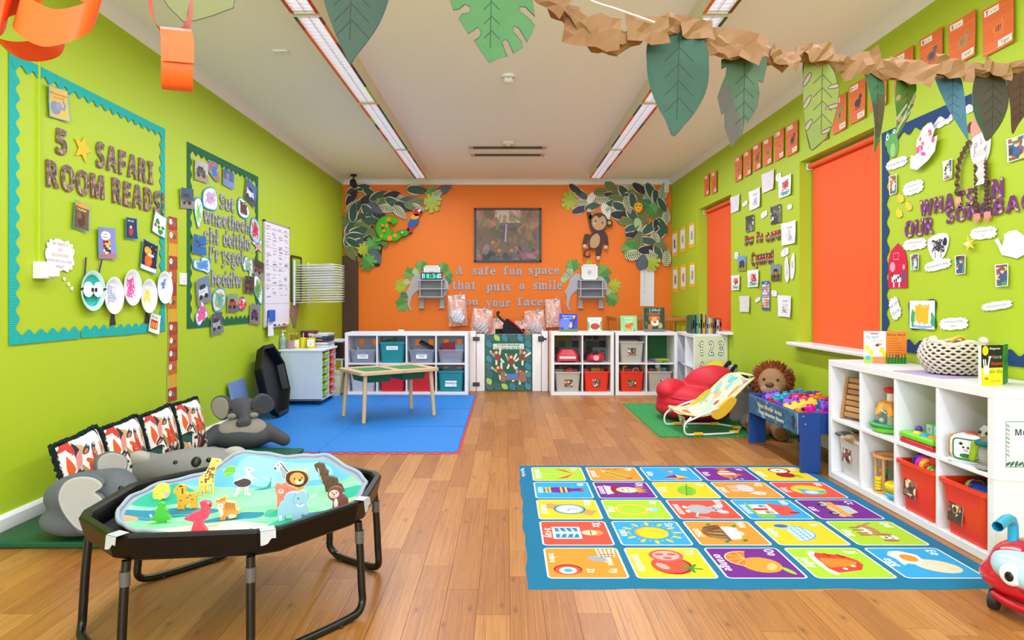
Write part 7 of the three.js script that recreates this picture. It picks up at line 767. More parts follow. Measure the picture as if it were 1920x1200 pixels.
// ---------- right side of the floor ----------
{ // alphabet rug
  const x0 = 0.09,x1 = 2.085,z0 = -4.625,z1 = -2.65,N = 2048,B = 84,G = 30,C = (N - 2 * B - 4 * G) / 5;
  const Y = '#fbd116',R = '#f4503a',P = '#781c90',L = '#b2d928',U = '#2ea6e2',O = '#fb992a';const skin = '#f6d8b4';
  const cells = [['Aa', 'apple',Y],['Bb', 'ball',R],['Cc', 'car',P],['Dd', 'dog',L],['Ee', 'egg',U],['Ff', 'fish',P],['Gg', 'goat',O],['Hh', 'house',U],['Ii', 'igloo',Y],['Jj', 'jelly',L],['Kk', 'kite',U],['Ll', 'leaf',Y],['Mm', 'mouse',R],['Nn', 'nest',O],['Oo', 'orange',P],['Pp', 'pencil',O],['Qq', 'queen',P],['Rr', 'ring',L],['Ss', 'sun',U],['Tt', 'tomato',Y],['Uu', 'umbrella',L],['Vv', 'vase',U],['Ww', 'watch',Y],['Xx', 'x-ray',R],['Yy', 'yoyo',O]];
  const art = { // in a 100 x 100 box
    apple(g) { ell(g, '#a00c1e',58,48,18,17);ell(g, '#a00c1e',26,48,20,20);ell(g, '#f8ecd0',27,49,16,16);ell(g, '#6a3a1a',27,50,2.5,4);ell(g, '#7ab82a',68,28,10,5,-0.5);poly(g, '#5a3010',[57,32,60,24],2);},
    ball(g) { ell(g, '#4ab0e8',50,50,29);g.save();g.beginPath();g.arc(50,50,29,0,7);g.clip();ell(g, '#fbd116',30,42,22,40,0.4);ell(g, '#8ad028',74,30,10,12);ell(g, '#fbd116',62,78,30,12);ell(g, '#c8e8f8',64,50,9,12);g.restore();},
    car(g) { fillR(g, '#f7a640',14,46,72,20);poly(g, '#f7c890',[28,46,36,28,66,28,76,46]);poly(g, '#9ad4f0',[33,44,39,32,49,32,49,44]);poly(g, '#9ad4f0',[53,44,53,32,64,32,70,44]);for (const x of [30,70]) { ell(g, '#222',x,66,9);ell(g, '#c8c8c8',x,66,4);} fillR(g, '#c8c8d0',12,58,76,4);},
    dog(g) { ell(g, '#c08a4a',40,56,22,13);ell(g, '#f2ece2',42,62,15,7);ell(g, '#f2ece2',68,42,12,11);ell(g, '#b07838',80,46,5,11);ell(g, '#b07838',58,44,5,11);ell(g, '#222',65,40,1.8);ell(g, '#222',72,40,1.8);ell(g, '#222',69,47,3,2);for (const x of [26,36,48,56]) fillR(g, '#b07838',x,62,6,16);poly(g, '#c08a4a',[20,54,10,40],5);},
    egg(g) { ell(g, '#f4dcc0',62,40,20,26,0.5);poly(g, '#f6f0ea',[12,60,26,44,44,46,58,60,54,72,60,80,40,78,26,82,14,74]);ell(g, '#f79420',36,60,12,10);},
    fish(g) { ell(g, '#f77a1a',52,50,28,17);poly(g, '#f77a1a',[26,50,10,36,10,64]);poly(g, '#fff',[46,34,56,34,54,66,44,66]);poly(g, '#fff',[30,42,36,40,36,60,30,58]);ell(g, '#222',70,46,2.6);for (const [x,y] of [[86,34],[90,44],[86,54]]) ell(g, '#8ac8f0',x,y,3.5);poly(g, '#f77a1a',[48,32,58,22,64,34]);},
    goat(g) { ell(g, '#d8d4d6',40,50,22,14);ell(g, '#ece8e8',70,36,10,11);for (const x of [24,34,46,54]) fillR(g, '#d0ccce',x,58,5,20);poly(g, '#b8a890',[66,26,60,14],3);poly(g, '#b8a890',[74,26,80,14],3);ell(g, '#222',67,34,1.8);ell(g, '#222',74,34,1.8);poly(g, '#ece8e8',[68,46,72,56,74,46]);},
    house(g) { fillR(g, '#f0e8e0',26,46,48,34);poly(g, '#f4503a',[18,48,36,18,76,20,84,48]);fillR(g, '#c8281e',46,56,10,24);for (const x of [30,60]) { fillR(g, '#8a7a60',x,54,11,11);fillR(g, '#f4e8a0',x + 2,56,3,3);fillR(g, '#f4e8a0',x + 6,56,3,3);} ell(g, '#8ac828',84,70,8,14);fillR(g, '#8ac828',16,79,70,4);fillR(g, '#a01c1c',64,14,7,14);},
    igloo(g) { g.fillStyle = '#d8eefa';g.beginPath();g.arc(50,66,32,PI,0);g.fill();g.strokeStyle = '#5aa4d8';g.lineWidth = 1.6;for (let i = 1;i < 4;i++) { g.beginPath();g.arc(50,66,32,PI,0);g.stroke();poly(g, '#5aa4d8',[20 + i,66 - i * 8,80 - i,66 - i * 8],1.6);for (let k = 0;k < 6;k++) poly(g, '#5aa4d8',[24 + k * 9 + (i % 2) * 4,66 - i * 8,24 + k * 9 + (i % 2) * 4,74 - i * 8],1.6);} ell(g, '#a8d0ea',24,66,11,14);ell(g, '#4a6a90',22,68,7,10);},
    jelly(g) { ell(g, '#e8eaf0',50,70,38,10);poly(g, '#f4402a',[18,66,28,34,44,24,58,24,74,34,82,66,70,72,30,72]);poly(g, '#fb8a1a',[36,68,40,36,50,28,62,36,66,68,52,72]);poly(g, '#a00c1e',[22,56,30,52],4);poly(g, '#a00c1e',[26,40,34,36],4);ell(g, '#fff',62,38,3);ell(g, '#fff',70,52,3);},
    kite(g) { poly(g, '#fbd116',[56,44,78,22,78,44]);poly(g, '#f4503a',[78,22,92,44,78,44]);poly(g, '#fb992a',[78,44,92,44,78,72]);poly(g, '#781c90',[56,44,78,44,78,72]);poly(g, '#e87878',[56,52,36,44,24,56,12,50],2);ell(g, '#fbd116',34,46,4);ell(g, '#f4503a',20,54,4);},
    leaf(g) { ell(g, '#8ac828',54,50,30,16,0.2);poly(g, '#5a9a1c',[14,40,84,58],2);for (let i = 0;i < 6;i++) poly(g, '#4a8a1c',[34 + i * 8,46 + i * 2,40 + i * 8,38 + i * 2],1.6);},
    mouse(g) { ell(g, '#b8b6ba',50,58,22,18);ell(g, '#b8b6ba',50,34,14,12);ell(g, '#d8d4d8',36,24,8);ell(g, '#d8d4d8',64,24,8);ell(g, '#222',45,34,2.2);ell(g, '#222',56,34,2.2);ell(g, '#e88a8a',50,42,3);poly(g, '#e8dcd8',[70,66,86,72,92,54],3);for (const x of [40,60]) ell(g, '#e8dcd8',x,78,7,4);},
    nest(g) { for (const [x,y] of [[36,44],[52,40],[66,48]]) ell(g, '#f6f2ee',x,y,11,14);g.fillStyle = '#8a5a28';g.beginPath();g.arc(50,52,32,0,PI);g.fill();for (let i = 0;i < 16;i++) poly(g,pick(['#5a3416', '#d8a860']),[20 + i * 4,54 + rnd() * 4,26 + i * 3,64 + rnd() * 14],2);for (const [x,y] of [[22,30],[80,34],[84,60],[16,66]]) ell(g, '#3a8a2a',x,y,6,3,0.6);},
    orange(g) { ell(g, '#fba030',58,44,24);ell(g, '#fcc870',64,34,12,6,0.5);g.fillStyle = '#f7801a';g.beginPath();g.arc(38,58,24,0.3,PI + 0.3);g.fill();g.strokeStyle = '#fcd8a0';g.lineWidth = 2;g.stroke();for (let i = 0;i < 4;i++) poly(g, '#fcc880',[38,58,38 + 20 * Math.cos(0.8 + i * 0.7),58 + 20 * Math.sin(0.8 + i * 0.7)],1.6);ell(g, '#a8d828',76,18,12,4,-0.4);},
    pencil(g) { poly(g, '#fbd116',[30,62,74,26,82,36,38,72]);poly(g, '#5a5a70',[33,65,77,29,80,33,36,69]);poly(g, '#f4e0c0',[30,62,38,72,22,74]);ell(g, '#f4503a',80,28,6);poly(g, '#222',[16,66,22,60,14,54,22,48,14,42,22,36],1.8);},
    queen(g) { poly(g, '#f4ece8',[22,84,34,64,66,64,78,84]);ell(g, '#a00c1e',50,66,24,8);ell(g,skin,50,46,17,19);poly(g, '#fb992a',[34,30,36,12,44,24,50,10,56,24,64,12,66,30]);ell(g, '#222',44,44,1.6);ell(g, '#222',56,44,1.6);ell(g, '#c8281e',50,54,4,1.6);},
    ring(g) { g.strokeStyle = '#f8c018';g.lineWidth = 8;g.beginPath();g.arc(50,58,24,0,7);g.stroke();g.strokeStyle = '#fbe080';g.lineWidth = 2;g.stroke();poly(g, '#9ad4f0',[40,26,46,16,56,16,62,26,51,38]);poly(g, '#e0f4fc',[46,26,51,36,56,26]);},
    sun(g) { for (let i = 0;i < 12;i++) { const a = i * PI / 6;ell(g, '#fbd116',50 + 36 * Math.cos(a),50 + 36 * Math.sin(a),7,3,a);ell(g, '#f7a0a0',50 + 32 * Math.cos(a + 0.26),50 + 32 * Math.sin(a + 0.26),1.6);} ell(g, '#fb992a',50,50,24);ell(g, '#fbd116',51,49,22);},
    tomato(g) { ell(g, '#b01020',60,50,27,25);ell(g, '#f4503a',58,52,25,23);ell(g, '#f8b0a0',62,62,11,6,-0.5);ell(g, '#f4605a',28,50,20,22);ell(g, '#f9b8a8',28,50,15,17);for (let i = 0;i < 3;i++) ell(g, '#f4605a',28 + 8 * Math.cos(i * 2.1),50 + 9 * Math.sin(i * 2.1),4,6);for (let i = 0;i < 5;i++) poly(g, '#3a9a2a',[68,28,68 + 12 * Math.cos(i * 1.25),28 + 12 * Math.sin(i * 1.25)],4);},
    umbrella(g) { for (let i = 0;i < 5;i++) { g.fillStyle = ['#f4503a', '#fbd116', '#46b4e4', '#fbd116', '#f4503a'][i];g.beginPath();g.moveTo(50,22);g.arc(50,56,34,PI + i * PI / 5,PI + (i + 1) * PI / 5);g.fill();} poly(g, '#9ad4f0',[50,54,50,82,56,86,60,80],2.5);for (const [x,y] of [[14,30],[84,28],[90,42]]) ell(g, '#8ac8f0',x,y,3);},
    vase(g) { poly(g, '#781c90',[40,20,60,20,58,34,68,48,66,66,58,84,42,84,34,66,32,48,42,34]);for (const y of [44,52,72,78]) fillR(g, '#fbd116',34,y,32,4);fillR(g, '#a85a28',38,16,24,5);},
    watch(g) { g.save();g.translate(50,50);g.rotate(0.5);fillR(g, '#d0a060',-12,-42,24,84);g.restore();ell(g, '#4a6aa0',50,50,25);ell(g, '#9ad0ee',50,50,22);ell(g, '#f8f4f0',50,50,18);poly(g, '#4a8ac0',[50,38,50,50,58,54],2.4);},
    'x-ray'(g) { ell(g, '#c89a50',50,26,12,14);ell(g,skin,50,32,10,11);poly(g, '#444',[42,30,58,30],1.4);fillR(g, '#f4f4f4',26,44,48,40);fillR(g, '#1488b8',30,48,40,32);fillR(g, '#e8e8ec',45,48,10,32);for (let i = 0;i < 3;i++) { poly(g, '#e8e8ec',[34,56 + i * 9,50,52 + i * 9,66,56 + i * 9],3);} },
    yoyo(g) { ell(g, '#b01020',74,74,17,19);ell(g, '#f4503a',76,74,15,17);ell(g, '#f8f0e0',77,74,11,12);ell(g, '#46b4e4',77,74,6);for (let i = 0;i < 5;i++) poly(g, '#f0f0f0',[4,4 + i * 6,30,6 + i * 5],3);ell(g, '#a8a8b4',38,30,9,14,0.4);poly(g, '#333',[22,6,24,26],2);poly(g, '#333',[30,10,32,24],2);txt(g, '#fff', 'Zz',78,44,14);txt(g, '#fff', 'zebra',34,92,12);txt(g, '#fff', 'yoyo',46,14,13);txt(g, '#fff', 'Yy',78,14,14);},
  };
  seed = 9;const tex = canvasTex(N,N,(g) => {
    fillR(g, '#00749c',0,0,N,N);g.textAlign = 'center';g.textBaseline = 'middle';g.lineCap = g.lineJoin = 'round';
    cells.forEach(([ab,w,col],k) => { const cx = B + (k % 5) * (C + G),cy = B + Math.floor(k / 5) * (C + G);g.fillStyle = '#f2f0ec';g.beginPath();g.roundRect(cx,cy,C,C,26);g.fill();g.fillStyle = col;g.beginPath();g.roundRect(cx + 9,cy + 9,C - 18,C - 18,18);g.fill();g.save();g.translate(cx + 9,cy + 9);g.scale((C - 18) / 100,(C - 18) / 100);g.save();g.beginPath();g.rect(0,0,100,100);g.clip();if (w !== 'yoyo') { g.translate(-4,-6);g.scale(1.08,1.08);} art[w](g);g.restore();if (w !== 'yoyo') { txt(g, '#fff',ab,15,13,18);txt(g, '#fff',w,50,90,17);} g.restore();});
    txt(g, '#e8f4fa', 'Rugs For Kids',200,N - 24,34);g.globalAlpha = 0.05;for (let i = 0;i < 9000;i++) fillR(g,rnd() < 0.5 ? '#000' : '#fff',rnd() * N,rnd() * N,4,4);g.globalAlpha = 1;
  });
  const W = x1 - x0,D = z1 - z0,nx = 40,nz = 40,pos = [],uv = [],idx = [],wob = (s) => 0.004 * Math.sin(s * 9) + 0.003 * Math.sin(s * 23 + 1);
  for (let j = 0;j <= nz;j++) for (let i = 0;i <= nx;i++) { const a = i / nx,b = j / nz,ed = Math.min(a,1 - a,b,1 - b);pos.push(x0 + a * W + (i === 0 ? wob(b * 2) : 0),ed < 0.001 ? 0.0005 : 0.009,z0 + b * D + (j === nz ? wob(a * 2) : 0));uv.push(b,a);}
  for (let j = 0;j < nz;j++) for (let i = 0;i < nx;i++) { const a = j * (nx + 1) + i,b = a + 1,c = a + nx + 1,d = c + 1;idx.push(a,c,b,b,c,d);}
  const g = new THREE.BufferGeometry();g.setAttribute('position',new THREE.Float32BufferAttribute(pos,3));g.setAttribute('uv',new THREE.Float32BufferAttribute(uv,2));g.setIndex(idx);g.computeVertexNormals();
  tag(mesh('alphabet_rug',g,new THREE.MeshPhysicalMaterial({ map: tex,roughness: 0.95,sheen: 0.08,bumpMap: noiseTex(40,220,{ rx: 24,ry: 24 }),bumpScale: 0.002,side: THREE.DoubleSide })), 'square blue alphabet rug with twenty five picture tiles on the wooden floor', 'rug');
}
{ // artificial grass mat with a fringed edge
  const x0 = 1.31,x1 = 2.5,z0 = -7.36,z1 = -5.58,p = [];seed = 3;for (let i = 0;i <= 60;i++) p.push(x0 + (x1 - x0) * i / 60,-z0 - 0 + (i % 2 ? 0.006 : 0));for (let i = 0;i <= 80;i++) p.push(x1,-z0 + (z1 - z0) * -i / 80);for (let i = 60;i >= 0;i--) p.push(x0 + (x1 - x0) * i / 60 + rr(-0.004,0.004),-z1 - (i % 2 ? 0.014 : 0));for (let i = 80;i > 0;i--) p.push(x0 - (i % 2 ? 0.014 : 0),-z0 - (z0 - z1) * -i / 80);
  const gt = canvasTex(256,256,(g) => { fillR(g, '#2e9a48',0,0,256,256);for (let i = 0;i < 5000;i++) fillR(g,pick(['#1f7a38', '#48b862', '#2a8a42', '#6ac880']),rnd() * 256,rnd() * 256,2,4);},{ rx: 3,ry: 3 });
  tag(mesh('grass_mat',flatGeo(shapeOf(p),0.008).rotateX(-PI / 2),new THREE.MeshStandardMaterial({ map: gt,roughness: 0.95,bumpMap: fleece,bumpScale: 0.004 })), 'bright green artificial grass mat with a rough edge under the red bean bag', 'mat');
}
const GY = 0.011;
{ const t = thing('bean_bag', 'red bean bag chair on the grass mat', 'bean bag',[1.83,GY,-6.42],-0.55),m = mat('#c80a26',0.6,{ bumpMap: grit,bumpScale: 0.001 });
  mesh('bag',blob([[0,0.1,0,0.37,0.12,0.34],[0,0.17,0,0.36,0.1,0.32],[0.12,0.34,-0.1,0.25,0.17,0.2,0.25],[-0.2,0.27,0.06,0.14,0.11,0.22],[0.02,0.24,0.05,0.22,0.08,0.22]],60,0.035),m,t);mesh('seam',tube([[-0.34,0.19,0.06],[-0.25,0.225,0.2],[-0.05,0.215,0.29],[0.14,0.21,0.27]],0.006,30),mat('#a00820',0.6),t);}
{ // baby bouncer
  const t = thing('baby_bouncer', 'pastel baby bouncer seat with white tube frame and yellow feet', 'baby seat',[1.76,GY,-5.84],0.12),wt = mat('#e8e8e6',0.3),ye = mat('#e8b828',0.5);
  const side = (z) => tube([[-0.22,0.16,z],[-0.28,0.09,z],[-0.27,0.02,z],[-0.2,0.012,z],[0,0.012,z],[0.2,0.012,z * 0.8],[0.29,0.012,z * 0.3]],0.0085,40);mesh('frame_tube',merge(side(0.235),side(-0.235),tube([[0.29,0.012,0.07],[0.3,0.012,0],[0.29,0.012,-0.07]],0.0085,10),tube([[-0.26,0.12,0.235],[-0.1,0.19,0.25],[0.05,0.24,0.23]],0.0085,20),tube([[-0.26,0.12,-0.235],[-0.1,0.19,-0.25],[0.05,0.24,-0.23]],0.0085,20)),wt,t);
  for (const [x,z] of [[-0.16,0.235],[-0.16,-0.235],[0.18,0.19],[0.18,-0.19],[0.3,0]]) mesh('foot_grip',cyl(0.015,0.015,0.075,12).rotateZ(PI / 2).translate(x,0.015,z),ye,t);
  seed = 14;const c = cell((g,w,h) => { fillR(g, '#e0dcb4',0,0,w,h);for (let i = 0;i < 60;i++) { g.globalAlpha = 0.7;ell(g,pick(['#98d0c8', '#e0a070', '#c0d8a0', '#ece4c0', '#78c0b8']),rnd() * w,rnd() * h,rr(2,9),rr(2,6),rnd() * 3);} g.globalAlpha = 1;ell(g, '#d8702a',18,82,13,5,0.2);ell(g, '#e8c8a0',32,86,6,5);ell(g, '#c83a3a',28,52,3);ell(g, '#e09050',40,36,4,9);ell(g, '#6ac0c0',40,14,10,7);ell(g, '#6ac0c0',14,20,6,9);ell(g, '#d86a5a',44,20,5);},0.55);
  const prof = new THREE.CatmullRomCurve3([[-0.25,0.15],[-0.12,0.135],[0.04,0.19],[0.2,0.33],[0.32,0.43],[0.4,0.45]].map((q) => V(q[0],q[1],0))),pos = [],uv = [],idx = [],n = 24,m = 10;for (let i = 0;i <= n;i++) { const q = prof.getPoint(i / n);for (let j = 0;j <= m;j++) { const b = j / m * 2 - 1,wd = 0.2 + 0.03 * Math.sin(i / n * PI) - (i > n - 5 ? (i - n + 5) * 0.008 : 0);pos.push(q.x,q.y + 0.03 * b * b,b * wd);uv.push(...mapUV(c,j / m,i / n));} } for (let i = 0;i < n;i++) for (let j = 0;j < m;j++) { const a = i * (m + 1) + j,b = a + 1,d = a + m + 1;idx.push(a,b,d,b,d + 1,d);}
  const g = new THREE.BufferGeometry();g.setAttribute('position',new THREE.Float32BufferAttribute(pos,3));g.setAttribute('uv',new THREE.Float32BufferAttribute(uv,2));g.setIndex(idx);g.computeVertexNormals();mesh('seat_cover',g,new THREE.MeshStandardMaterial({ map: c.m.map,roughness: 0.85,side: THREE.DoubleSide }),t);
  const rim = [];for (let i = 0;i <= n;i++) { const q = prof.getPoint(i / n),wd = 0.2 + 0.03 * Math.sin(i / n * PI) - (i > n - 5 ? (i - n + 5) * 0.008 : 0);rim.push([q.x,q.y + 0.03,wd]);} for (let i = n;i >= 0;i--) { const q = rim[i];rim.push([q[0],q[1],-q[2]]);} mesh('piping',tube(rim,0.011,120,8,true),mat('#e4d8a4',0.8),t);for (const s of [-1,1]) mesh('side_hub',flatGeo(shapeOf([-0.1,-0.05,-0.02,0.02,0.08,0.09,0.12,0.07,0.02,-0.06,-0.06,-0.09],true),0.02,null,0.006),ye,t,[0.06,0.23,s * 0.225 - 0.01]);mesh('front_flap',box(0.004,0.09,0.14).rotateZ(0.3).translate(-0.26,0.11,0.14),new THREE.MeshStandardMaterial({ map: c.m.map,roughness: 0.85 }),t);}
{ const t = thing('plush_bee', 'yellow and black striped plush bee propped behind the bean bag', 'soft toy',[2.24,GY,-6.98],-0.5),y = plush('#e8dc3a'),k = plush('#141414');mesh('body',blob([[0,0.34,0,0.165,0.17,0.15],[0.06,0.14,0,0.17,0.14,0.16]],40,0.05),y,t);
  for (const [x,r,a] of [[0.045,0.163,0.45],[0.125,0.125,0.45]]) mesh('stripe',new THREE.TorusGeometry(r,0.019,10,40).scale(1,1.03,1).rotateY(PI / 2).rotateZ(-a).translate(x,0.345,0),k,t);for (const s of [-1,1]) { mesh('eye',ball(0.014,-0.08 + s * 0.03,0.39,0.115),k,t);mesh('wing',ball(0.05,0.15,0.42 + s * 0.02,s * 0.06 - 0.02,1,0.7,0.5),plush('#e8e8e8'),t);} mesh('nose',ball(0.02,-0.085,0.35,0.13,1.2,0.9,0.7),k,t);}
{ const t = thing('plush_dog', 'pale grey plush dog with a black ear sitting between bouncer and lion', 'soft toy',[2.24,0.012,-6.07],0),g = plush('#b8b0a8'),k = plush('#101010');t.scale.setScalar(0.86);
  mesh('body',blob([[0,0.2,0,0.15,0.2,0.13],[0,0.42,0.03,0.105,0.09,0.1],{ a: [-0.1,0.3,0.03],b: [-0.19,0.1,0.08],r: 0.055,s: 0.05 },{ a: [0.1,0.3,0.03],b: [0.15,0.12,0.1],r: 0.055,s: 0.05 },{ a: [-0.07,0.07,0.05],b: [-0.1,0.07,0.24],r: 0.075,s: 0.07 },{ a: [0.07,0.07,0.05],b: [0.08,0.07,0.22],r: 0.075,s: 0.07 }],54,0.03),g,t);
  for (const s of [-1,1]) { mesh('ear',blob([{ a: [s * 0.06,0.5,0.02],b: [s * 0.12,0.47,0.05],r: 0.045,s: 0.035 }],18,0.01),k,t);mesh('eye',ball(0.011,s * 0.035,0.44,0.122),k,t);mesh('foot_pad',ball(0.05,-0.01 + s * 0.09,0.07,0.29 - (s > 0 ? 0.02 : 0),1,1,0.35),plush('#a87a52'),t);} mesh('nose',ball(0.018,0,0.405,0.135),k,t);}
{ const t = thing('plush_lion', 'plush lion with a shaggy ginger mane behind the blue brick table', 'soft toy',[2.29,0.004,-5.66],-0.5),g = plush('#b98c62'),mn = plush('#a8501a');seed = 77;
  mesh('body',blob([[0,0.17,0,0.15,0.17,0.13],{ a: [-0.07,0.07,0.08],b: [-0.1,0.07,0.2],r: 0.075,s: 0.075 },{ a: [0.07,0.07,0.08],b: [0.09,0.07,0.2],r: 0.075,s: 0.075 },{ a: [-0.12,0.26,0.02],b: [-0.17,0.12,0.08],r: 0.05,s: 0.045 },{ a: [0.12,0.26,0.02],b: [0.16,0.12,0.08],r: 0.05,s: 0.045 },[0,0.455,0.03,0.115,0.125,0.105],[-0.0,0.41,0.11,0.085,0.065,0.06]],60,0.025),g,t);mesh('muzzle',ball(0.07,0,0.405,0.125,1.15,0.75,0.75),plush('#cfae94'),t);
  const tuft = [];for (let i = 0;i < 420;i++) { const a = rnd() * 2 * PI,el = rr(-0.9,0.55),r = 0.125;const n = V(Math.cos(a) * Math.cos(el),Math.sin(a) * Math.cos(el),Math.sin(el));if (n.z > 0.4) continue;const c = new THREE.ConeGeometry(0.018,rr(0.05,0.085),5).translate(0,0.03,0);c.applyQuaternion(new THREE.Quaternion().setFromUnitVectors(V(0,1,0),V(n.x + rr(-0.4,0.4),n.y + rr(-0.5,0.2),n.z + rr(-0.4,0.4)).normalize()));c.translate(n.x * r,0.465 + n.y * r,0.0 + n.z * r * 0.9);tuft.push(c);} tuft.push(ball(0.135,0,0.465,-0.015,1,1,0.85));mesh('mane',merge(tuft),mn,t);
  mesh('nose',ball(0.032,-0.005,0.45,0.172,1.1,0.75,0.6),mat('#6a3a2a',0.5),t);for (const s of [-1,1]) { mesh('eye',ball(0.011,s * 0.055,0.488,0.125),mat('#0a0808',0.1),t);mesh('ear',ball(0.034,s * 0.13,0.55,0.0,1,1,0.5),g,t);mesh('paw_pad',ball(0.05,s * 0.095,0.07,0.26,1,1,0.4),plush('#a87040'),t);} }
// blue table full of bricks
{
  const x0 = 1.965,x1 = 2.5,z0 = -5.33,z1 = -4.41,H = 0.405,A = 0.15,bl = mat('#063c84',0.5),t = thing('brick_table', 'blue wooden play table with a decorated side, full of bricks', 'table',[(x0 + x1) / 2,0,(z0 + z1) / 2]),W = x1 - x0,D = z1 - z0;
  for (const s of [-1,1]) { mesh('side_board',rbox(0.018,A,D,0.004,s * (W / 2 - 0.009),H - A / 2,0),bl,t);mesh('end_board',rbox(W - 0.036,A - 0.012,0.018,0.003,0,H - A / 2 + 0.004,s * (D / 2 - 0.012)),bl,t);for (const q of [-1,1]) mesh('leg',rbox(0.135,H - 0.004,0.022,0.004,q * (W / 2 - 0.0675),(H - 0.004) / 2 + 0.009,s * (D / 2 - 0.006) + s * 0.012),bl,t);}
  mesh('table_bed',box(W - 0.034,0.012,D - 0.04,0,H - 0.07,0),bl,t);for (const [x,y] of [[0.018,-0.018],[0.03,-0.07]]) mesh('screw',cyl(0.006,0.006,0.004,12).rotateX(PI / 2).translate(-W / 2 + x,H + y,D / 2 + 0.018),mat('#c8c8c8',0.3,{ metalness: 0.8 }),t);
  const c = cell((g,w,h) => { fillR(g, '#1c5a86',0,0,w,h);for (let i = 0;i < 60;i++) { g.globalAlpha = 0.5;ell(g,pick(['#2a7aa0', '#184a6a', '#3a8a5a', '#e0e8f0', '#142c50', '#4aa0c0']),rnd() * w,rnd() * h,rr(8,26),rr(5,16),rnd() * 3);} g.globalAlpha = 1;txt(g, '#f0d890', 'Fine Motor Area',w * 0.45,36,30);txt(g, '#f4ead0', 'Lego Wonder Room',w * 0.48,70,26);ell(g, '#2a2a4a',w * 0.92,50,18,34);},4.6);
  const p = mesh('side_banner',sheetGeo(D - 0.05,A - 0.012,c,0,0.002),sheetMats(c),t,[-W / 2 - 0.0015,H - A / 2,0],[0,-PI / 2,0]);
  seed = 2024;const cols = [['#e0148c', 'magenta'],['#ee5aa0', 'rose pink'],['#7a2ac8', 'bright violet'],['#d81a2a', 'red'],['#f08a14', 'orange'],['#f0c81e', 'yellow'],['#b8d81e', 'lime'],['#1494c8', 'sky blue'],['#6a30b0', 'purple'],['#3a1a8a', 'dark violet'],['#16b0b8', 'turquoise']];
  const brickGeo = (nx,nz) => { const g = [rbox(0.058 * nx,0.04,0.058 * nz,0.004,0,0.02,0)];for (let i = 0;i < nx;i++) for (let j = 0;j < nz;j++) g.push(cyl(0.02,0.021,0.018,14,(i - (nx - 1) / 2) * 0.058,0.049,(j - (nz - 1) / 2) * 0.058));return merge(g.map((q) => q));};
  const kinds = [[1,1, 'single stud'],[2,1, 'two stud'],[2,2, 'four stud'],[4,1, 'long']].map(([a,b,n]) => [brickGeo(a,b),n,a]);
  const made = {};const spots = [];for (let i = 0;i < 4;i++) for (let j = 0;j < 7;j++) spots.push([-W / 2 + 0.09 + i * 0.12,-D / 2 + 0.09 + j * 0.122,0]);for (let i = 0;i < 3;i++) for (let j = 0;j < 5;j++) spots.push([-W / 2 + 0.14 + i * 0.13,-D / 2 + 0.14 + j * 0.16,1]);
  const where = ['at the far end', 'past the middle', 'in the middle', 'before the middle', 'at the near end'];
  spots.forEach(([x,z,up],i) => { const [g,n,a] = pick(kinds.slice(0,up ? 4 : 3)),[col,cn] = pick(cols),o = mesh('toy_brick',g,mat(col,0.3));o.position.set(t.position.x + x,H - 0.062 + up * 0.045,t.position.z + z);o.rotation.set(up ? rr(-0.25,0.25) : 0,up ? rr(-0.6,0.6) : Math.floor(rnd() * 2) * PI / 2,up ? rr(-0.25,0.25) : 0);
    const row = where[Math.min(4,Math.floor((z + D / 2) / D * 5))],l = `${cn} ${n} brick ${up ? 'on top' : 'low down'} ${row} of the blue table`;tag(o,l, 'toy brick', `${cn} ${n} bricks ${row}`);});
}
// ---------- right hand shelf ----------
const UR = cubeUnit('cube_shelf', 'nearest white eight cube shelf along the right wall, full of toys',4,1.475,0.77,0.39,[2.126,0.001,-3.608],-PI / 2,mat('#d8d5cf',0.6));
const R8 = (i,j,dx,dz = 0) => { const b = UR.base(i,j);return [b[0] + dx,b[1],b[2] + dz];};
const orangeBin = mat('#ec360c',0.32),greyBin = mat('#cfcac6',0.4);
bin('pale grey bin with a photo card in the far lower cube of the near shelf', '',R8(0,0,0.19),-PI / 2,0.31,0.34,0.255,{ m: greyBin,print: binPhoto(),px: -0.04,size: [0.1,0.12],py: 0.6 });
const B2 = R8(2,0,0.17),B3 = R8(3,0,0.17);
bin('orange bin of baby toys, third lower cube of the near shelf', '',B2,-PI / 2,0.32,0.36,0.265,{ m: orangeBin,print: binPhoto(),px: -0.05,size: [0.1,0.13],py: 0.55 });bin('orange bin of stacking cups, nearest lower cube', '',B3,-PI / 2,0.32,0.36,0.26,{ m: orangeBin,print: binPhoto(),px: -0.05,size: [0.1,0.13],py: 0.5 });
{ // wooden rack toy
  const t = thing('wooden_rack', 'wooden rack of printed blocks in the far upper cube', 'toy',R8(0,1,0.09,-0.03),-PI / 2 + 0.25),wm = new THREE.MeshStandardMaterial({ map: woodTex('#b8824a', '#8a5a28', '#d8ac70',21),roughness: 0.55 });for (const s of [-1,1]) mesh('side_rail',rbox(0.018,0.27,0.04,0.003,s * 0.11,0.135,0).rotateX(-0.18),wm,t);for (let i = 0;i < 7;i++) { mesh('rod',cyl(0.004,0.004,0.22,8).rotateZ(PI / 2).translate(0,0.035 + i * 0.036,-i * 0.0065),wm,t);mesh('block_row',rbox(0.18,0.028,0.028,0.004,0.004 * Math.sin(i * 2),0.035 + i * 0.036,-i * 0.0065),mat(i % 2 ? '#c89a60' : '#b8864c',0.6),t);} }
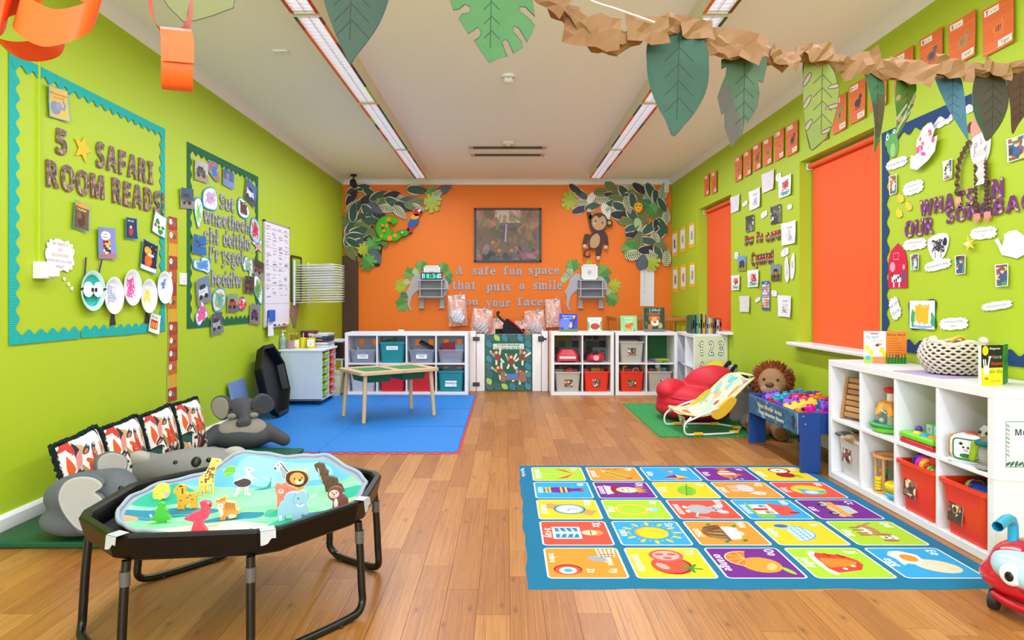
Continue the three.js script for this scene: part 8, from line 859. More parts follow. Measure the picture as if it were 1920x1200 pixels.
{ // spinning dome toy
  const t = thing('spinning_top', 'push down spinning dome toy with a red knob and orange flower cap', 'toy',R8(1,1,0.115,-0.05));mesh('base',lathe([[0,0],[0.085,0],[0.1,0.012],[0.105,0.03],[0.1,0.032],[0,0.034]],40),mat('#78c81e',0.3),t);mesh('base_ring',lathe([[0.095,0.03],[0.11,0.034],[0.112,0.048],[0.095,0.055]],40),mat('#0f9a50',0.3),t);mesh('bottom_band',cyl(0.088,0.084,0.008,32,0,0.004,0),mat('#f08018',0.4),t);mesh('dome',lathe([[0.095,0.05],[0.09,0.09],[0.075,0.13],[0.055,0.16],[0.04,0.17]],40),mat('#e8f0f0',0.05,{ transmission: 0.9,thickness: 0,side: THREE.DoubleSide }),t);
  const fp = [];for (let i = 0;i < 40;i++) { const a = i / 40 * 2 * PI,r = 0.075 + 0.016 * Math.cos(a * 6);fp.push(V(Math.cos(a) * r,0.125 + 0.016 * Math.cos(a * 6) * -1,Math.sin(a) * r));} const f2 = fp.map((p) => V(p.x * 0.3,0.182,p.z * 0.3));mesh('flower_cap',loft([fp.map((p) => p.clone().setY(p.y - 0.008)),fp,fp.map((p) => V(p.x * 0.75,0.168,p.z * 0.75)),f2]),mat('#f5a010',0.3),t);mesh('plunger',cyl(0.02,0.022,0.05,18,0,0.205,0),mat('#f0f0f0',0.35),t);mesh('knob',ball(0.04,0,0.243,0,1,0.5,1),mat('#d81e14',0.3),t);mesh('inner_post',cyl(0.015,0.02,0.12,14,0,0.1,0),mat('#e8e8e8',0.4),t);seed = 5;for (let i = 0;i < 6;i++) mesh('bead',ball(0.014,0.055 * Math.cos(i * 1.05),0.068 + (i % 3) * 0.025,0.055 * Math.sin(i * 1.05)),mat(['#d82a3a', '#3aa0d8', '#f0c81e', '#f0f0f0', '#3ab84a', '#8ac8d8'][i],0.4),t);}
{ const t = thing('toy_piano', 'green and red toy piano with animal keys in an upper cube', 'toy',R8(2,1,0.09,-0.02),-PI / 2);mesh('lower_body',rbox(0.27,0.028,0.15,0.012,0,0.014,0),mat('#d0142a',0.35),t);mesh('upper_body',rbox(0.272,0.034,0.152,0.014,0,0.045,0),mat('#6ed21e',0.35),t);mesh('screen_panel',rbox(0.2,0.06,0.02,0.008,0.03,0.085,-0.04).rotateX(0),mat('#4fc418',0.35),t);for (let i = 0;i < 3;i++) { const c = cell((g,w,h) => { fillR(g, '#bfe0f4',0,0,w,h);ell(g,['#e8a0b8', '#c8a0e0', '#f0d060'][i],50,55,24);ell(g, '#333',42,50,3);ell(g, '#333',58,50,3);});mesh('picture_panel',sheetGeo(0.05,0.045,c,0),sheetMats(c),t,[-0.04 + i * 0.06,0.085,-0.028]);mesh('piano_key',ball(0.028,-0.04 + i * 0.062,0.062,0.035,1,0.45,0.8),mat(['#f2c41a', '#1c9ad8', '#f0802a'][i],0.3),t);} mesh('dial_knob',ball(0.017,-0.1,0.072,-0.01,1,1.1,1),mat('#5a3ac0',0.35),t);}
{ const t = thing('toy_cube', 'rounded white activity cube toy with animal pictures in the nearest upper cube', 'toy',R8(3,1,0.105,-0.06),-PI / 2 + 0.55);mesh('body',rbox(0.17,0.13,0.17,0.045,0,0.066,0,5),mat('#eeeeee',0.3),t);mesh('bottom_tray',rbox(0.165,0.014,0.165,0.006,0,0.007,0),mat('#d8d8da',0.4),t);for (const [ry,col,an] of [[0, '#2a7a3a', '#f0f0f0'],[-PI / 2, '#e8863a', '#6ac0e0'],[PI / 2, '#3a6ac0', '#f0d060'],[PI, '#c83a5a', '#c8a080']]) { const c = cell((g,w,h) => { fillR(g, '#eef0ee',0,0,w,h);ell(g,an,50,46,26,24);ell(g, '#222',40,42,5,6);ell(g, '#222',60,42,5,6);ell(g, '#222',30,24,8);ell(g, '#e8a8b0',50,58,10,7);ell(g,col,50,86,26,12);}),q = new THREE.Group();const f = mesh('picture_frame',new THREE.ExtrudeGeometry((() => { const s = new THREE.Shape();s.absarc(0,0,0.058,0,2 * PI);const r = 0.052;const sq = new THREE.Shape(rrect(0.112,0.1,0.02,0).map((p) => new THREE.Vector2(p.x,p.z)));sq.holes.push(new THREE.Path(rrect(0.1,0.088,0.016,0).map((p) => new THREE.Vector2(p.x,p.z))));return sq;})(),{ depth: 0.003,bevelEnabled: false }),mat(col,0.4),t,[Math.sin(ry) * 0.0845,0.068,Math.cos(ry) * 0.0845],[0,ry,0]);mesh('picture',sheetGeo(0.1,0.088,c,0,0.001),sheetMats(c),t,[Math.sin(ry) * 0.0855,0.068,Math.cos(ry) * 0.0855],[0,ry,0]);} mesh('top_light',cyl(0.035,0.04,0.008,24,0,0.133,0),mat('#e8582a',0.35),t);}
{ const t = thing('plush_owl', 'pale plush owl with a lime and teal wing beside the white cube toy', 'soft toy',R8(3,1,0.06,0.1),-PI / 2 + 0.2);mesh('body',blob([[0,0.07,0,0.05,0.07,0.04],[0,0.16,0,0.045,0.045,0.036]],28,0.02),plush('#c8c4bc'),t);mesh('wing',blob([{ a: [-0.045,0.11,0.02],b: [-0.06,0.04,0.03],r: 0.022,s: 0.014 }],18,0.01),plush('#a8c81e'),t);mesh('scarf',new THREE.TorusGeometry(0.045,0.012,8,24).rotateX(PI / 2).translate(0,0.12,0),plush('#1a9aa0'),t);for (const s of [-1,1]) mesh('eye',ball(0.008,s * 0.018,0.17,0.034),mat('#111',0.2),t);mesh('beak',ball(0.007,0,0.155,0.036),mat('#e8902a',0.5),t);mesh('foot',ball(0.04,0,0.012,0.02,1.1,0.3,0.9),plush('#d8d4cc'),t);}
{ // bead roller and boat toy
  const t = thing('bead_roller', 'wooden bead roller cylinder standing in a lower cube', 'toy',R8(1,0,0.11,-0.06)),wm = mat('#cfa066',0.5);for (const y of [0.008,0.212]) mesh('disc',cyl(0.085,0.085,0.016,36,0,y,0),wm,t);mesh('top_mat',cyl(0.07,0.07,0.003,32,0,0.2215,0),mat('#d8b060',0.6),t);mesh('top_ring',new THREE.TorusGeometry(0.072,0.005,8,36).rotateX(PI / 2).translate(0,0.221,0),mat('#c8402a',0.4),t);for (let i = 0;i < 5;i++) mesh('post',cyl(0.009,0.009,0.19,12,0.068 * Math.cos(i * 1.257),0.11,0.068 * Math.sin(i * 1.257)),wm,t);seed = 8;for (let i = 0;i < 12;i++) { const a = i * 2.4,r = 0.03 + (i % 3) * 0.012;mesh('bead',ball(0.014,r * Math.cos(a),0.03 + (i % 5) * 0.024,r * Math.sin(a)),mat(['#d82a2a', '#f0c81e', '#2a8ad0', '#3aa84a', '#f0802a', '#6a2a4a'][i % 6],0.35),t);} mesh('wire_track',tube([[-0.03,0.02,0],[-0.045,0.12,0.02],[0.0,0.16,-0.02],[0.04,0.12,0.02],[0.03,0.02,0.03]],0.003,40),mat('#d8b030',0.3),t);for (let i = 0;i < 4;i++) mesh('yellow_disc',cyl(0.02,0.02,0.015,18,-0.068,0.03 + i * 0.018,0.012),mat('#f0d01e',0.4),t);
  const b = thing('toy_boat', 'yellow and blue toy beside the bead roller', 'toy',R8(1,0,0.085,0.085));mesh('lower_hull',lathe([[0,0],[0.05,0],[0.07,0.02],[0.075,0.04],[0,0.04]],28),mat('#2ab0e0',0.35),b);mesh('upper_hull',lathe([[0,0.04],[0.075,0.04],[0.076,0.08],[0.068,0.09],[0,0.092]],28),mat('#f2d60e',0.35),b);mesh('top_button',cyl(0.02,0.02,0.012,18,0,0.097,0),mat('#e83a2a',0.4),b);}
{ // toys in the orange bins
  const put = (n,l,p,f) => { const t = thing(n,l, 'toy',p);f(t);return t;};const y = 0.22;
  put('toy_picture', 'red framed picture toy tilted in the orange bin of baby toys',[B2[0] - 0.02,B2[1] + y + 0.02,B2[2] - 0.1],(t) => { const c = cell((g,w,h) => snap(g,w,h,['#e8e0c8', '#c8a060', '#6a8ac0', '#d86a5a', '#5a8a5a'],26));mesh('frame',rbox(0.012,0.13,0.12,0.005,0,0.065,0),mat('#c8102a',0.35),t);mesh('picture',sheetGeo(0.09,0.1,c,0),sheetMats(c),t,[-0.0075,0.067,0],[0,-PI / 2,0]);t.rotation.set(-0.3,0.2,-0.35);});
  put('ring_stack', 'tilted stacking rings from navy to yellow in the orange bin',[B2[0] - 0.1,B2[1] + y + 0.05,B2[2] - 0.02],(t) => { [['#1a1a70',0.058],['#c01ea8',0.052],['#f5b81a',0.042],['#d8282a',0.03],['#78d02a',0.024]].forEach(([c,r],i) => mesh('ring',new THREE.TorusGeometry(r * 0.72,r * 0.36,12,28).translate(0,0,i * 0.025),mat(c,0.3),t));mesh('peg',cyl(0.012,0.012,0.14,12).rotateX(PI / 2).translate(0,0,0.05),mat('#f0f0f0',0.4),t);t.rotation.set(0.15,-0.25,0);});
  put('toy_cup', 'turquoise toy cup lying on the orange bin of baby toys',[B2[0] + 0.02,B2[1] + y + 0.09,B2[2] - 0.04],(t) => { mesh('cup',lathe([[0,0],[0.045,0],[0.058,0.09],[0.053,0.09],[0.041,0.005],[0,0.005]],28).rotateX(PI / 2 - 0.3),mat('#1698b0',0.35),t);mesh('cup_rim',new THREE.TorusGeometry(0.056,0.004,8,28).translate(0,0.0265,0.0855),mat('#1284a0',0.35),t);});
  put('toy_rattle', 'red rattle ball with a lime handle in the orange bin',[B2[0] - 0.12,B2[1] + y + 0.05,B2[2] + 0.11],(t) => { mesh('ball',ball(0.034,0,0.04,0),mat('#d81e2e',0.3),t);mesh('handle',new THREE.TorusGeometry(0.026,0.007,8,24).rotateY(PI / 2).translate(0,0,-0.03),mat('#8ad82a',0.3),t);});
  const cup = (i,c) => put('stacking_cup', `${['outer blue', 'yellow', 'orange', 'innermost green'][i]} stacking cup of the nested set in the nearest orange bin`,[B3[0] - 0.07,B3[1] + 0.22,B3[2] + 0.05 - i * 0.014],(t) => { const r = 0.05 - i * 0.006;mesh('cup',lathe([[0,0],[r * 0.8,0],[r,0.1],[r * 0.93,0.1],[r * 0.74,0.005],[0,0.005]],28).rotateX(-PI / 2 - 0.1).translate(0,0,0.02),mat(c,0.3),t);mesh('lip',new THREE.TorusGeometry(r * 0.98,0.004,8,28).translate(0,0.0095,-0.078),mat(c,0.3),t);});['#1650b8', '#f2c41a', '#f0801a', '#5ac02a'].forEach((c,i) => cup(i,c));
  put('toy_block', 'small pink toy at the edge of the nearest orange bin',[B3[0] - 0.08,B3[1] + 0.235,B3[2] + 0.13],(t) => { mesh('block',rbox(0.04,0.04,0.04,0.008,0,0.02,0),mat('#d02a7a',0.4),t);mesh('stud',cyl(0.012,0.012,0.012,14,0,0.045,0),mat('#e05a9a',0.4),t);});
  const b0 = R8(0,0,0.16);put('toy_animal', 'sand coloured toy animal lying in the pale grey bin',[b0[0] - 0.08,b0[1] + 0.24,b0[2] + 0.02],(t) => { mesh('body',blob([[0,0.015,0,0.09,0.03,0.07],{ a: [-0.05,0.02,0.03],b: [-0.09,0.03,0.05],r: 0.02,s: 0.014 }],22,0.02),mat('#a88a62',0.7),t);mesh('dark_spot',ball(0.012,-0.02,0.04,0.02,1,0.4,1),mat('#3a2a20',0.7),t);});put('toy_animal', 'dark grey toy animal lying in the pale grey bin',[b0[0] - 0.07,b0[1] + 0.24,b0[2] - 0.09],(t) => { mesh('body',blob([[0,0.012,0,0.07,0.026,0.06],{ a: [-0.03,0.015,0],b: [-0.08,0.02,-0.03],r: 0.018,s: 0.01 }],22,0.02),mat('#5a5654',0.7),t);mesh('stripe',rbox(0.01,0.004,0.09,0.001,-0.01,0.038,0),mat('#e0dcd8',0.6),t);});
}
// on top of that shelf
const TOP = 0.771;
{ // open board book
  const t = thing('board_book', 'open board book with an orange page, standing on the near shelf', 'book',[2.36,TOP,-4.08]);seed = 31;const h = 0.2,w = 0.125;const c1 = cell((g,W,H) => { fillR(g, '#dfe6ee',0,0,W,H);fillR(g, '#e86a7a',W * 0.3,6,W * 0.35,5);txt(g, '#6a8ab0', 'Fy llyfr',W * 0.4,19,11);txt(g, '#f0a060', 'cyntaf',W * 0.6,30,10);ell(g, '#f0f0f0',40,54,13,16);ell(g, '#f8f8f8',44,74,12,13);ell(g, '#333',38,44,6,3);ell(g, '#d8503a',42,40,10,2);for (const [x,y] of [[10,52],[58,70],[50,58],[20,66]]) ell(g, '#f0d01e',x,y,7,9);fillR(g, '#a8c83a',0,78,W * 0.4,22);fillR(g, '#f08a50',W * 0.4,78,W * 0.6,22);ell(g, '#4aa8d8',12,82,7);},0.62),c2 = cell((g,W,H) => { fillR(g, '#ee8228',0,0,W,H);txt(g, '#5a3010', 'Mistar Moch',W / 2,12,9);for (let i = 0;i < 7;i++) fillR(g, '#a85a1a',6,22 + i * 7,W * rr(0.5,0.8),1.5);fillR(g, '#3a8a2a',0,80,W,20);for (let i = 0;i < 8;i++) poly(g, '#1a5a1a',[i * 9,100,i * 9 + 3,70],3);ell(g, '#c81e5a',W * 0.55,76,4);},0.62);
  const pg = (n,c,x,ry,m) => mesh(n,sheetGeo(w,h,c,0,0.003).translate(w / 2,h / 2,0),m ?? sheetMats(c),t,[x[0],0,x[1]],[0,ry,0]);const sp = [-0.02,0.03];pg('front_cover',c1,[-0.145,-0.0],-0.2);pg('page',c2,[-0.02,0.02],-0.05);[['#6ac0d8',0.25],['#f0a080',0.5],['#e8e8e8',0.7],['#4a4a6a',0.95]].forEach(([col,a]) => mesh('page',box(w,h,0.0025).translate(w / 2,h / 2,0),mat(col,0.6),t,[-0.02,0,0.016],[0,a * 0.8,0]));}
{ // crochet basket with knitted mesh
  const t = thing('crochet_basket', 'cream crochet basket full of odds and ends on the near shelf', 'basket',[2.36,TOP + 0.006,-3.47]);const cr = mat('#d4c8ba',0.9);const prof = (f) => 0.112 + 0.034 * Math.sin(f * PI * 0.88);const g = [];
  for (let k = 0;k < 11;k++) { const f = k / 10,y = 0.012 + f * 0.15,R = prof(f);const ring = [];for (let i = 0;i < 44;i++) { const a = i / 44 * 2 * PI;ring.push([Math.cos(a) * R * 1.12,y + (i % 2 ? 0.004 : -0.004) * (k % 2 ? 1 : -1),Math.sin(a) * R]);} g.push(tube(ring,0.0062,88,6,true));} mesh('crochet_rows',merge(g),cr,t);
  const h2 = [];for (let k = 0;k < 10;k++) for (let i = 0;i < 22;i++) { const f = (k + 0.5) / 10,y = 0.012 + f * 0.15,R = prof(f),a = (i + (k % 2) * 0.5) / 22 * 2 * PI;h2.push(ball(0.009,Math.cos(a) * R * 1.12,y,Math.sin(a) * R,1.2,0.9,1.2,6));} mesh('crochet_stitches',merge(h2),cr,t);mesh('lining',lathe([[0,0.004],[0.1,0.004],[0.122,0.05],[0.122,0.12],[0.112,0.158]],30).scale(1.1,1,0.96),mat('#6a4a3a',0.9,{ side: THREE.DoubleSide }),t);mesh('rim',tube(Array.from({ length: 30 },(_,i) => { const a = i / 30 * 2 * PI;return [Math.cos(a) * 0.135,0.164 + 0.009 * Math.sin(a * 5),Math.sin(a) * 0.12];}),0.011,90,8,true),cr,t);for (const s of [-1,1]) mesh('corner_pompom',ball(0.024,s * 0.09,0.176,s * 0.06 + 0.03,1,0.9,1),cr,t);
  const y = thing('toy_ring', 'yellow toy ring peeping over the crochet basket', 'toy',[2.38,TOP + 0.125,-3.47]);mesh('ring',new THREE.TorusGeometry(0.032,0.009,10,28).rotateX(0.4).translate(0,0.045,0),mat('#f0b428',0.4),y);mesh('bead',ball(0.012,0.03,0.03,0.02),mat('#d86a2a',0.4),y);
  const f = tag(mesh('plastic_folder',rbox(0.24,0.004,0.34,0.0015),mat('#c0a4cc',0.35)), 'lilac plastic folder lying under the crochet basket', 'folder');f.position.set(2.27,TOP + 0.003,-3.47);f.rotation.y = 0.15;}
{ const t = thing('board_book', 'black and yellow board book with a white goose, standing open on the near shelf', 'book',[2.235,TOP,-3.06]);const w = 0.125,h = 0.186;const c = cell((g,W,H) => { fillR(g, '#161212',0,0,W,H * 0.56);fillR(g, '#f2cf14',0,H * 0.56,W,H * 0.44);ell(g, '#f0c818',11,14,8,12);txt(g, '#f0f0f0', 'Rhigymau',36,9,6);txt(g, '#e83a2a', 'H',32,30,12);txt(g, '#3aa0e0', 'an',42,30,12);txt(g, '#f0c020', 'c',52,30,12);txt(g, '#e83a2a', 'Hanc!',42,46,12);txt(g, '#5a8a2a', 'Me Me!',40,66,11);ell(g, '#f2f0f0',14,62,8,12);poly(g, '#f2f0f0',[18,56,22,32],4);ell(g, '#f2f0f0',23,30,4,3);for (const x of [6,11]) poly(g, '#f2f0f0',[x + 2,58,x,36],3);ell(g, '#d8602a',14,82,5,3);txt(g, '#8a6a10', 'cân a stori',38,88,5);},0.57),g2 = cell((g,W,H) => { fillR(g, '#157a2c',0,0,W,H);for (let i = 0;i < 26;i++) { g.globalAlpha = 0.4;ell(g,pick(['#0c5a1c', '#3aa848', '#1c8a38']),rnd() * W,rnd() * H,9,6,rnd() * 3);} g.globalAlpha = 1;},0.57);
  mesh('front_cover',sheetGeo(w,h,c,0,0.004).translate(-w / 2,h / 2,0),sheetMats(c),t,[0.055,0,0.02],[0,0.25,0]);mesh('pages',merge(box(w * 0.96,h * 0.96,0.012).translate(-w / 2,h / 2,-0.009)),paperSide,t,[0.055,0,0.02],[0,0.25,0]);mesh('back_cover',sheetGeo(w,h,g2,0,0.004).translate(w / 2,h / 2,0),sheetMats(g2),t,[0.058,0,0.012],[0,0.75,0]);}
{ const c = cell((g,w,h) => { fillR(g, '#e8e6ec',0,0,w,h);g.strokeStyle = '#3a7a68';g.lineWidth = 2;g.strokeRect(1,1,w - 2,h - 2);g.textAlign = 'left';txt(g, '#1c2c3c', 'Music',w * 0.13,24,19);for (let i = 0;i < 8;i++) { ell(g, '#3a6a5a',6 + i * 9,92,7,3,-0.6 - (i % 3) * 0.3);ell(g,pick(['#8ab0a0', '#c8a8b0']),6,10 + i * 9,5,2.5,0.7);} },1.5);const o = tag(mesh('shelf_sign',sheetGeo(0.3,0.2,c,0,0.002),sheetMats(c)), 'laminated leafy sign stuck on the end of the near shelf', 'sign');o.position.set(2.325,0.535,-2.8685);
  tag(mesh('elastic_cord',tube([[2.124,0.385,-2.95],[2.1235,0.383,-2.869],[2.3,0.372,-2.867],[2.515,0.36,-2.867]],0.0018,20,6),mat('#dcd8d6',0.6)), 'thin white cord stretched round the near end of the shelf', 'cord');}
{ // toy car with a face
  const t = thing('toy_car', 'rounded red toy car with big cartoon eyes at the right picture edge', 'toy',[1.985,0.001,-2.43],-0.9),rd = mat('#cc0f24',0.22,{ clearcoat: 0.6 });mesh('body',blob([[0,0.115,0,0.2,0.085,0.15],[0.0,0.17,0,0.165,0.105,0.135]],54,0.03),rd,t);mesh('face_panel',blob([[0,0.17,0.036,0.152,0.082,0.134],[0,0.19,0.026,0.14,0.05,0.13]],44,0.02),mat('#b9dcee',0.2),t);for (const s of [-1,1]) { const e = mesh('eye',ball(0.036,s * 0.042 - 0.02,0.168,0.152,1,1.1,0.45),mat('#f4f4f4',0.25),t);mesh('pupil',ball(0.014,s * 0.042 - 0.022,0.165,0.167,1,1.3,0.4),mat('#101014',0.15),e);} mesh('mouth',tube([[-0.035,0.122,0.155],[-0.02,0.117,0.157],[-0.005,0.122,0.157]],0.0022,10),mat('#222',0.4),t);mesh('bumper',tube([[-0.13,0.06,0.095],[-0.06,0.055,0.14],[0.03,0.055,0.148],[0.12,0.06,0.11]],0.016,30),mat('#b00c1e',0.3),t);mesh('carry_handle',tube([[-0.09,0.2,0.02],[-0.09,0.32,0.02],[-0.09,0.345,0.06],[-0.09,0.345,0.2]],0.018,30),mat('#16a0d0',0.3),t);for (const x of [-1,1]) for (const z of [-1,1]) mesh('wheel',cyl(0.035,0.035,0.03,22).rotateZ(PI / 2).translate(x * 0.13,0.036,z * 0.085),mat('#1a1a1c',0.5),t);}

// ---------- ceiling fittings and hanging paper ----------
{ const t = thing('smoke_detector', 'white smoke detector in the middle of the ceiling', 'smoke detector',[at(953,142,5.42).x,CEIL,-5.42]);mesh('base',cyl(0.055,0.055,0.02,32,0,-0.01,0),paintW,t);mesh('dome',lathe([[0,-0.065],[0.03,-0.062],[0.045,-0.045],[0.048,-0.02],[0,-0.02]],32),paintW,t);for (let i = 0;i < 8;i++) mesh('vent_slot',box(0.014,0.006,0.004,0.0465 * Math.cos(i * PI / 4),-0.036,0.0465 * Math.sin(i * PI / 4)),mat('#777',0.6),t);}
[[7.92,0, 'nearer'],[8.32,1, 'farther']].forEach(([d,i,n]) => { const t = thing('ceiling_vent', `${n} of two brown slotted vents in the ceiling by the back wall`, 'vent',[0.02,CEIL,-d]),bm = mat('#7a6456',0.5);mesh('recess',box(0.84,0.01,0.15,0,-0.005,0),bm,t);for (const s of [-1,1]) { mesh('frame_rail',rbox(0.93,0.02,0.014,0.004,0,-0.01,s * 0.082),mat('#cfc0b4',0.5),t);mesh('end_cap',rbox(0.05,0.022,0.15,0.005,s * 0.44,-0.011,0),mat('#c8b0a4',0.5),t);} for (let k = 0;k < 4;k++) mesh('vane',box(0.83,0.014,0.003,0,-0.012,-0.055 + k * 0.037),bm,t);});
{ const t = thing('sensor_box', 'small cream sensor box on the ceiling beside the vents', 'sensor',[0.025,CEIL,-7.64]);mesh('case',rbox(0.13,0.05,0.1,0.012,0,-0.025,0),mat('#e0d4bc',0.5),t);mesh('lens',ball(0.025,0,-0.05,0,1,0.5,1),mat('#f0ece4',0.3),t);}
{ const t = thing('blank_plate', 'small white blank plate on the left half of the ceiling', 'plate',[-1.67,CEIL,-4.9]);mesh('plate',rbox(0.11,0.012,0.09,0.003,0,-0.006,0),paintW,t);mesh('screw',cyl(0.004,0.004,0.003,10,0.01,-0.013,0.02),mat('#666'),t);}
// crumpled brown paper vine
const kraft = mat('#8c6540',0.75,{ side: THREE.DoubleSide });
const GD = (x) => 1.62 + Math.max(0,x - 1000) / 920 * 0.75;     // distance of the vine along the picture
{
  seed = 640;const P = [[985,-34],[1030,-4],[1072,34],[1110,66],[1160,80],[1215,52],[1262,44],[1310,68],[1352,92],[1400,96],[1440,108],[1472,116],[1506,100],[1548,112],[1590,122],[1640,126],[1690,138],[1728,142],[1768,136],[1806,128],[1850,134],[1900,128],[1950,112],[2010,92]];
  const R = [24,26,26,26,24,22,24,27,26,24,22,20,18,24,20,22,26,22,16,16,20,18,20,20];
  const curve = new THREE.CatmullRomCurve3(P.map(([x,y]) => at(x,y,GD(x)))),n = 92,k = 9,pos = [],push = (a) => pos.push(a.x,a.y,a.z),fr = curve.computeFrenetFrames(n,false),rings = [];
  for (let i = 0;i <= n;i++) { const f = i / n,c = curve.getPoint(f),q = f * (P.length - 1),a = Math.floor(q),rad = (R[a] + ((R[a + 1] ?? R[a]) - R[a]) * (q - a)) * 0.00142 * (0.82 + 0.28 * Math.sin(i * 0.9) ** 2),ring = [];for (let j = 0;j < k;j++) { const an = j / k * 2 * PI + i * 0.12,r = rad * (0.78 + 0.3 * Math.sin(j * 2.1 + i * 0.55)) * rr(0.84,1.16);ring.push(c.clone().add(V(0,Math.cos(an) * r,0)).addScaledVector(V(0.15,0,1),Math.sin(an) * r * 0.8).add(V(rr(-0.006,0.006),rr(-0.004,0.004),0)));} rings.push(ring);}
  for (let i = 0;i < n;i++) for (let j = 0;j < k;j++) { const a = rings[i][j],b = rings[i][(j + 1) % k],c = rings[i + 1][j],d = rings[i + 1][(j + 1) % k];if ((i + j) % 2) { push(a);push(b);push(c);push(b);push(d);push(c);} else { push(a);push(b);push(d);push(a);push(d);push(c);} }
  const g = new THREE.BufferGeometry();g.setAttribute('position',new THREE.Float32BufferAttribute(pos,3));g.setAttribute('uv',new THREE.Float32BufferAttribute(new Float32Array(pos.length / 3 * 2),2));g.computeVertexNormals();
  const t = thing('paper_vine', 'twisted brown kraft paper vine hanging across the upper right', 'garland');mesh('twisted_paper',g,kraft,t);
  for (let i = 0;i < 12;i++) { const f = (i + 0.5) / 12,c = curve.getPoint(f),w = rr(0.05,0.09),fold = new THREE.PlaneGeometry(w * 1.7,w,5,3),p = fold.attributes.position;for (let q = 0;q < p.count;q++) p.setXYZ(q,p.getX(q),p.getY(q) + rr(-0.006,0.006),0.035 + rr(-0.012,0.012));const ng = fold.toNonIndexed();ng.computeVertexNormals();mesh('paper_fold',ng,kraft,t,[c.x,c.y - 0.008,c.z],[rr(-0.4,0.1),rr(-0.3,0.3),rr(-0.7,0.3)]);}
  tag(mesh('ceiling_string',tube([at(1040,-60,1.75),at(1100,-4,1.74),at(1160,18,1.73),at(1228,42,1.72)].map((p) => [p.x,p.y,p.z]),0.0022,20,6),mat('#efe8e4',0.6)), 'white string holding up the brown paper vine', 'string');
}
// printed card leaves hanging in front
const cards = {};
function hangLeaf(label,pts,d,draw,o = {}) { // outline in picture pixels of the photo, turned into metres at distance d
  const xs = pts.filter((_,i) => !(i % 2)),ys = pts.filter((_,i) => i % 2),x0 = Math.min(...xs),x1 = Math.max(...xs),y0 = Math.min(...ys),y1 = Math.max(...ys),c0 = at((x0 + x1) / 2,y0,d),k = d / F,yaw = o.yaw ?? 0,cs = Math.cos(yaw);
  const c = cell((g,w,h) => { g.save();g.scale(100 / (x1 - x0),100 / (y1 - y0));g.translate(-x0,-y0);draw(g,x0,y0,x1,y1);g.restore();});
  const s = shapeOf(pts.map((v,i) => (i % 2 ? (y0 - v) * k : (v - (x0 + x1) / 2) * k / cs)),o.smooth ?? true),g = flatGeo(s,0.0012,c);if (o.curl) { const p = g.attributes.position;for (let i = 0;i < p.count;i++) { const x = p.getX(i);p.setZ(i,p.getZ(i) + o.curl * x * x);} g.computeVertexNormals();}
  const leafCard = cards[c.m.uuid] ??= new THREE.MeshStandardMaterial({ map: c.m.map,color: '#b4b4b4',roughness: 0.6 });
  const t = thing('hanging_leaf',label, 'paper leaf',[c0.x,c0.y,c0.z],yaw);mesh('leaf',g,[leafCard,mat('#a9a292',0.7)],t);return t;
}
const veins = (g,col,cx,y0,y1,W,lw = 1.4) => { g.strokeStyle = col;g.lineWidth = lw;g.beginPath();g.moveTo(cx,y0);g.lineTo(cx - (y1 - y0) * 0.02,y1);g.stroke();for (let i = 1;i < 5;i++) { const y = y0 + (y1 - y0) * i / 5.2;g.beginPath();g.moveTo(cx - W * 0.28,y + W * 0.28);g.lineTo(cx,y);g.lineTo(cx + W * 0.28,y + W * 0.3);g.stroke();} };
const edge = (g,pts,col,lw) => { g.strokeStyle = col;g.lineWidth = lw;g.beginPath();pts.forEach((v,i) => { if (!(i % 2)) g[i ? 'lineTo' : 'moveTo'](v,pts[i + 1]);});g.closePath();g.stroke();};
const wash = (g,x0,y0,x1,y1,cols,sd) => { seed = sd;fillR(g,cols[0],x0 - 9,y0 - 9,x1 - x0 + 18,y1 - y0 + 18);for (let i = 0;i < 22;i++) { g.globalAlpha = 0.28;ell(g,pick(cols),rr(x0,x1),rr(y0,y1),(x1 - x0) * rr(0.1,0.35),(y1 - y0) * rr(0.06,0.22),rnd() * 3);} g.globalAlpha = 1;};
const L3 = [1270,44,1238,56,1214,80,1211,120,1216,158,1230,196,1248,228,1262,256,1282,236,1306,206,1324,166,1327,120,1325,94,1312,66];
hangLeaf('large dark green card leaf hanging below the brown vine',L3,GD(1270),(g,...b) => { wash(g,...b,['#2c6a4c', '#2c6a4c', '#3a7a5c', '#245c42'],3);veins(g, '#153a28',1272,60,222,90,2);edge(g,L3, '#1c4030',1.5);},{ curl: 1.2 });
const L4 = [1352,112,1352,130,1362,126,1360,142,1352,160,1345,182,1352,216,1358,212,1358,236,1371,277,1392,250,1396,220,1401,232,1420,200,1424,176,1421,152,1430,156,1438,124,1436,108,1392,100];
hangLeaf('notched olive green leaf with grey left side right of the large dark leaf',L4,GD(1392),(g,...b) => { wash(g,...b,['#527a4a', '#527a4a', '#5c8a58', '#48704a'],5);poly(g, '#6c6454',[1346,160,1368,160,1390,230,1384,262,1371,277,1352,230]);veins(g, '#20361e',1396,116,246,60,1.5);edge(g,L4, '#2c3c28',1.4);},{ smooth: false });
const L5 = [1508,110,1505,150,1506,196,1509,236,1521,283,1546,262,1562,232,1571,196,1573,166,1564,136,1550,112,1530,106];
hangLeaf('yellow green leaf with pale slits in the middle of the vine',L5,GD(1540),(g,...b) => { wash(g,...b,['#aab84a', '#b8c250', '#a8a848', '#98b048'],8);for (const [x,y,a] of [[1514,150,-0.5],[1514,192,-0.5],[1515,236,-0.45],[1566,162,0.3],[1561,200,0.3],[1552,244,0.15]]) { ell(g, '#4a3a28',x,y,4.6,15,a + 1);ell(g, '#d2b8a4',x,y,3.2,13.5,a + 1);} veins(g, '#4a4a1c',1542,116,244,60,1.3);edge(g,L5, '#3c3a20',2);});
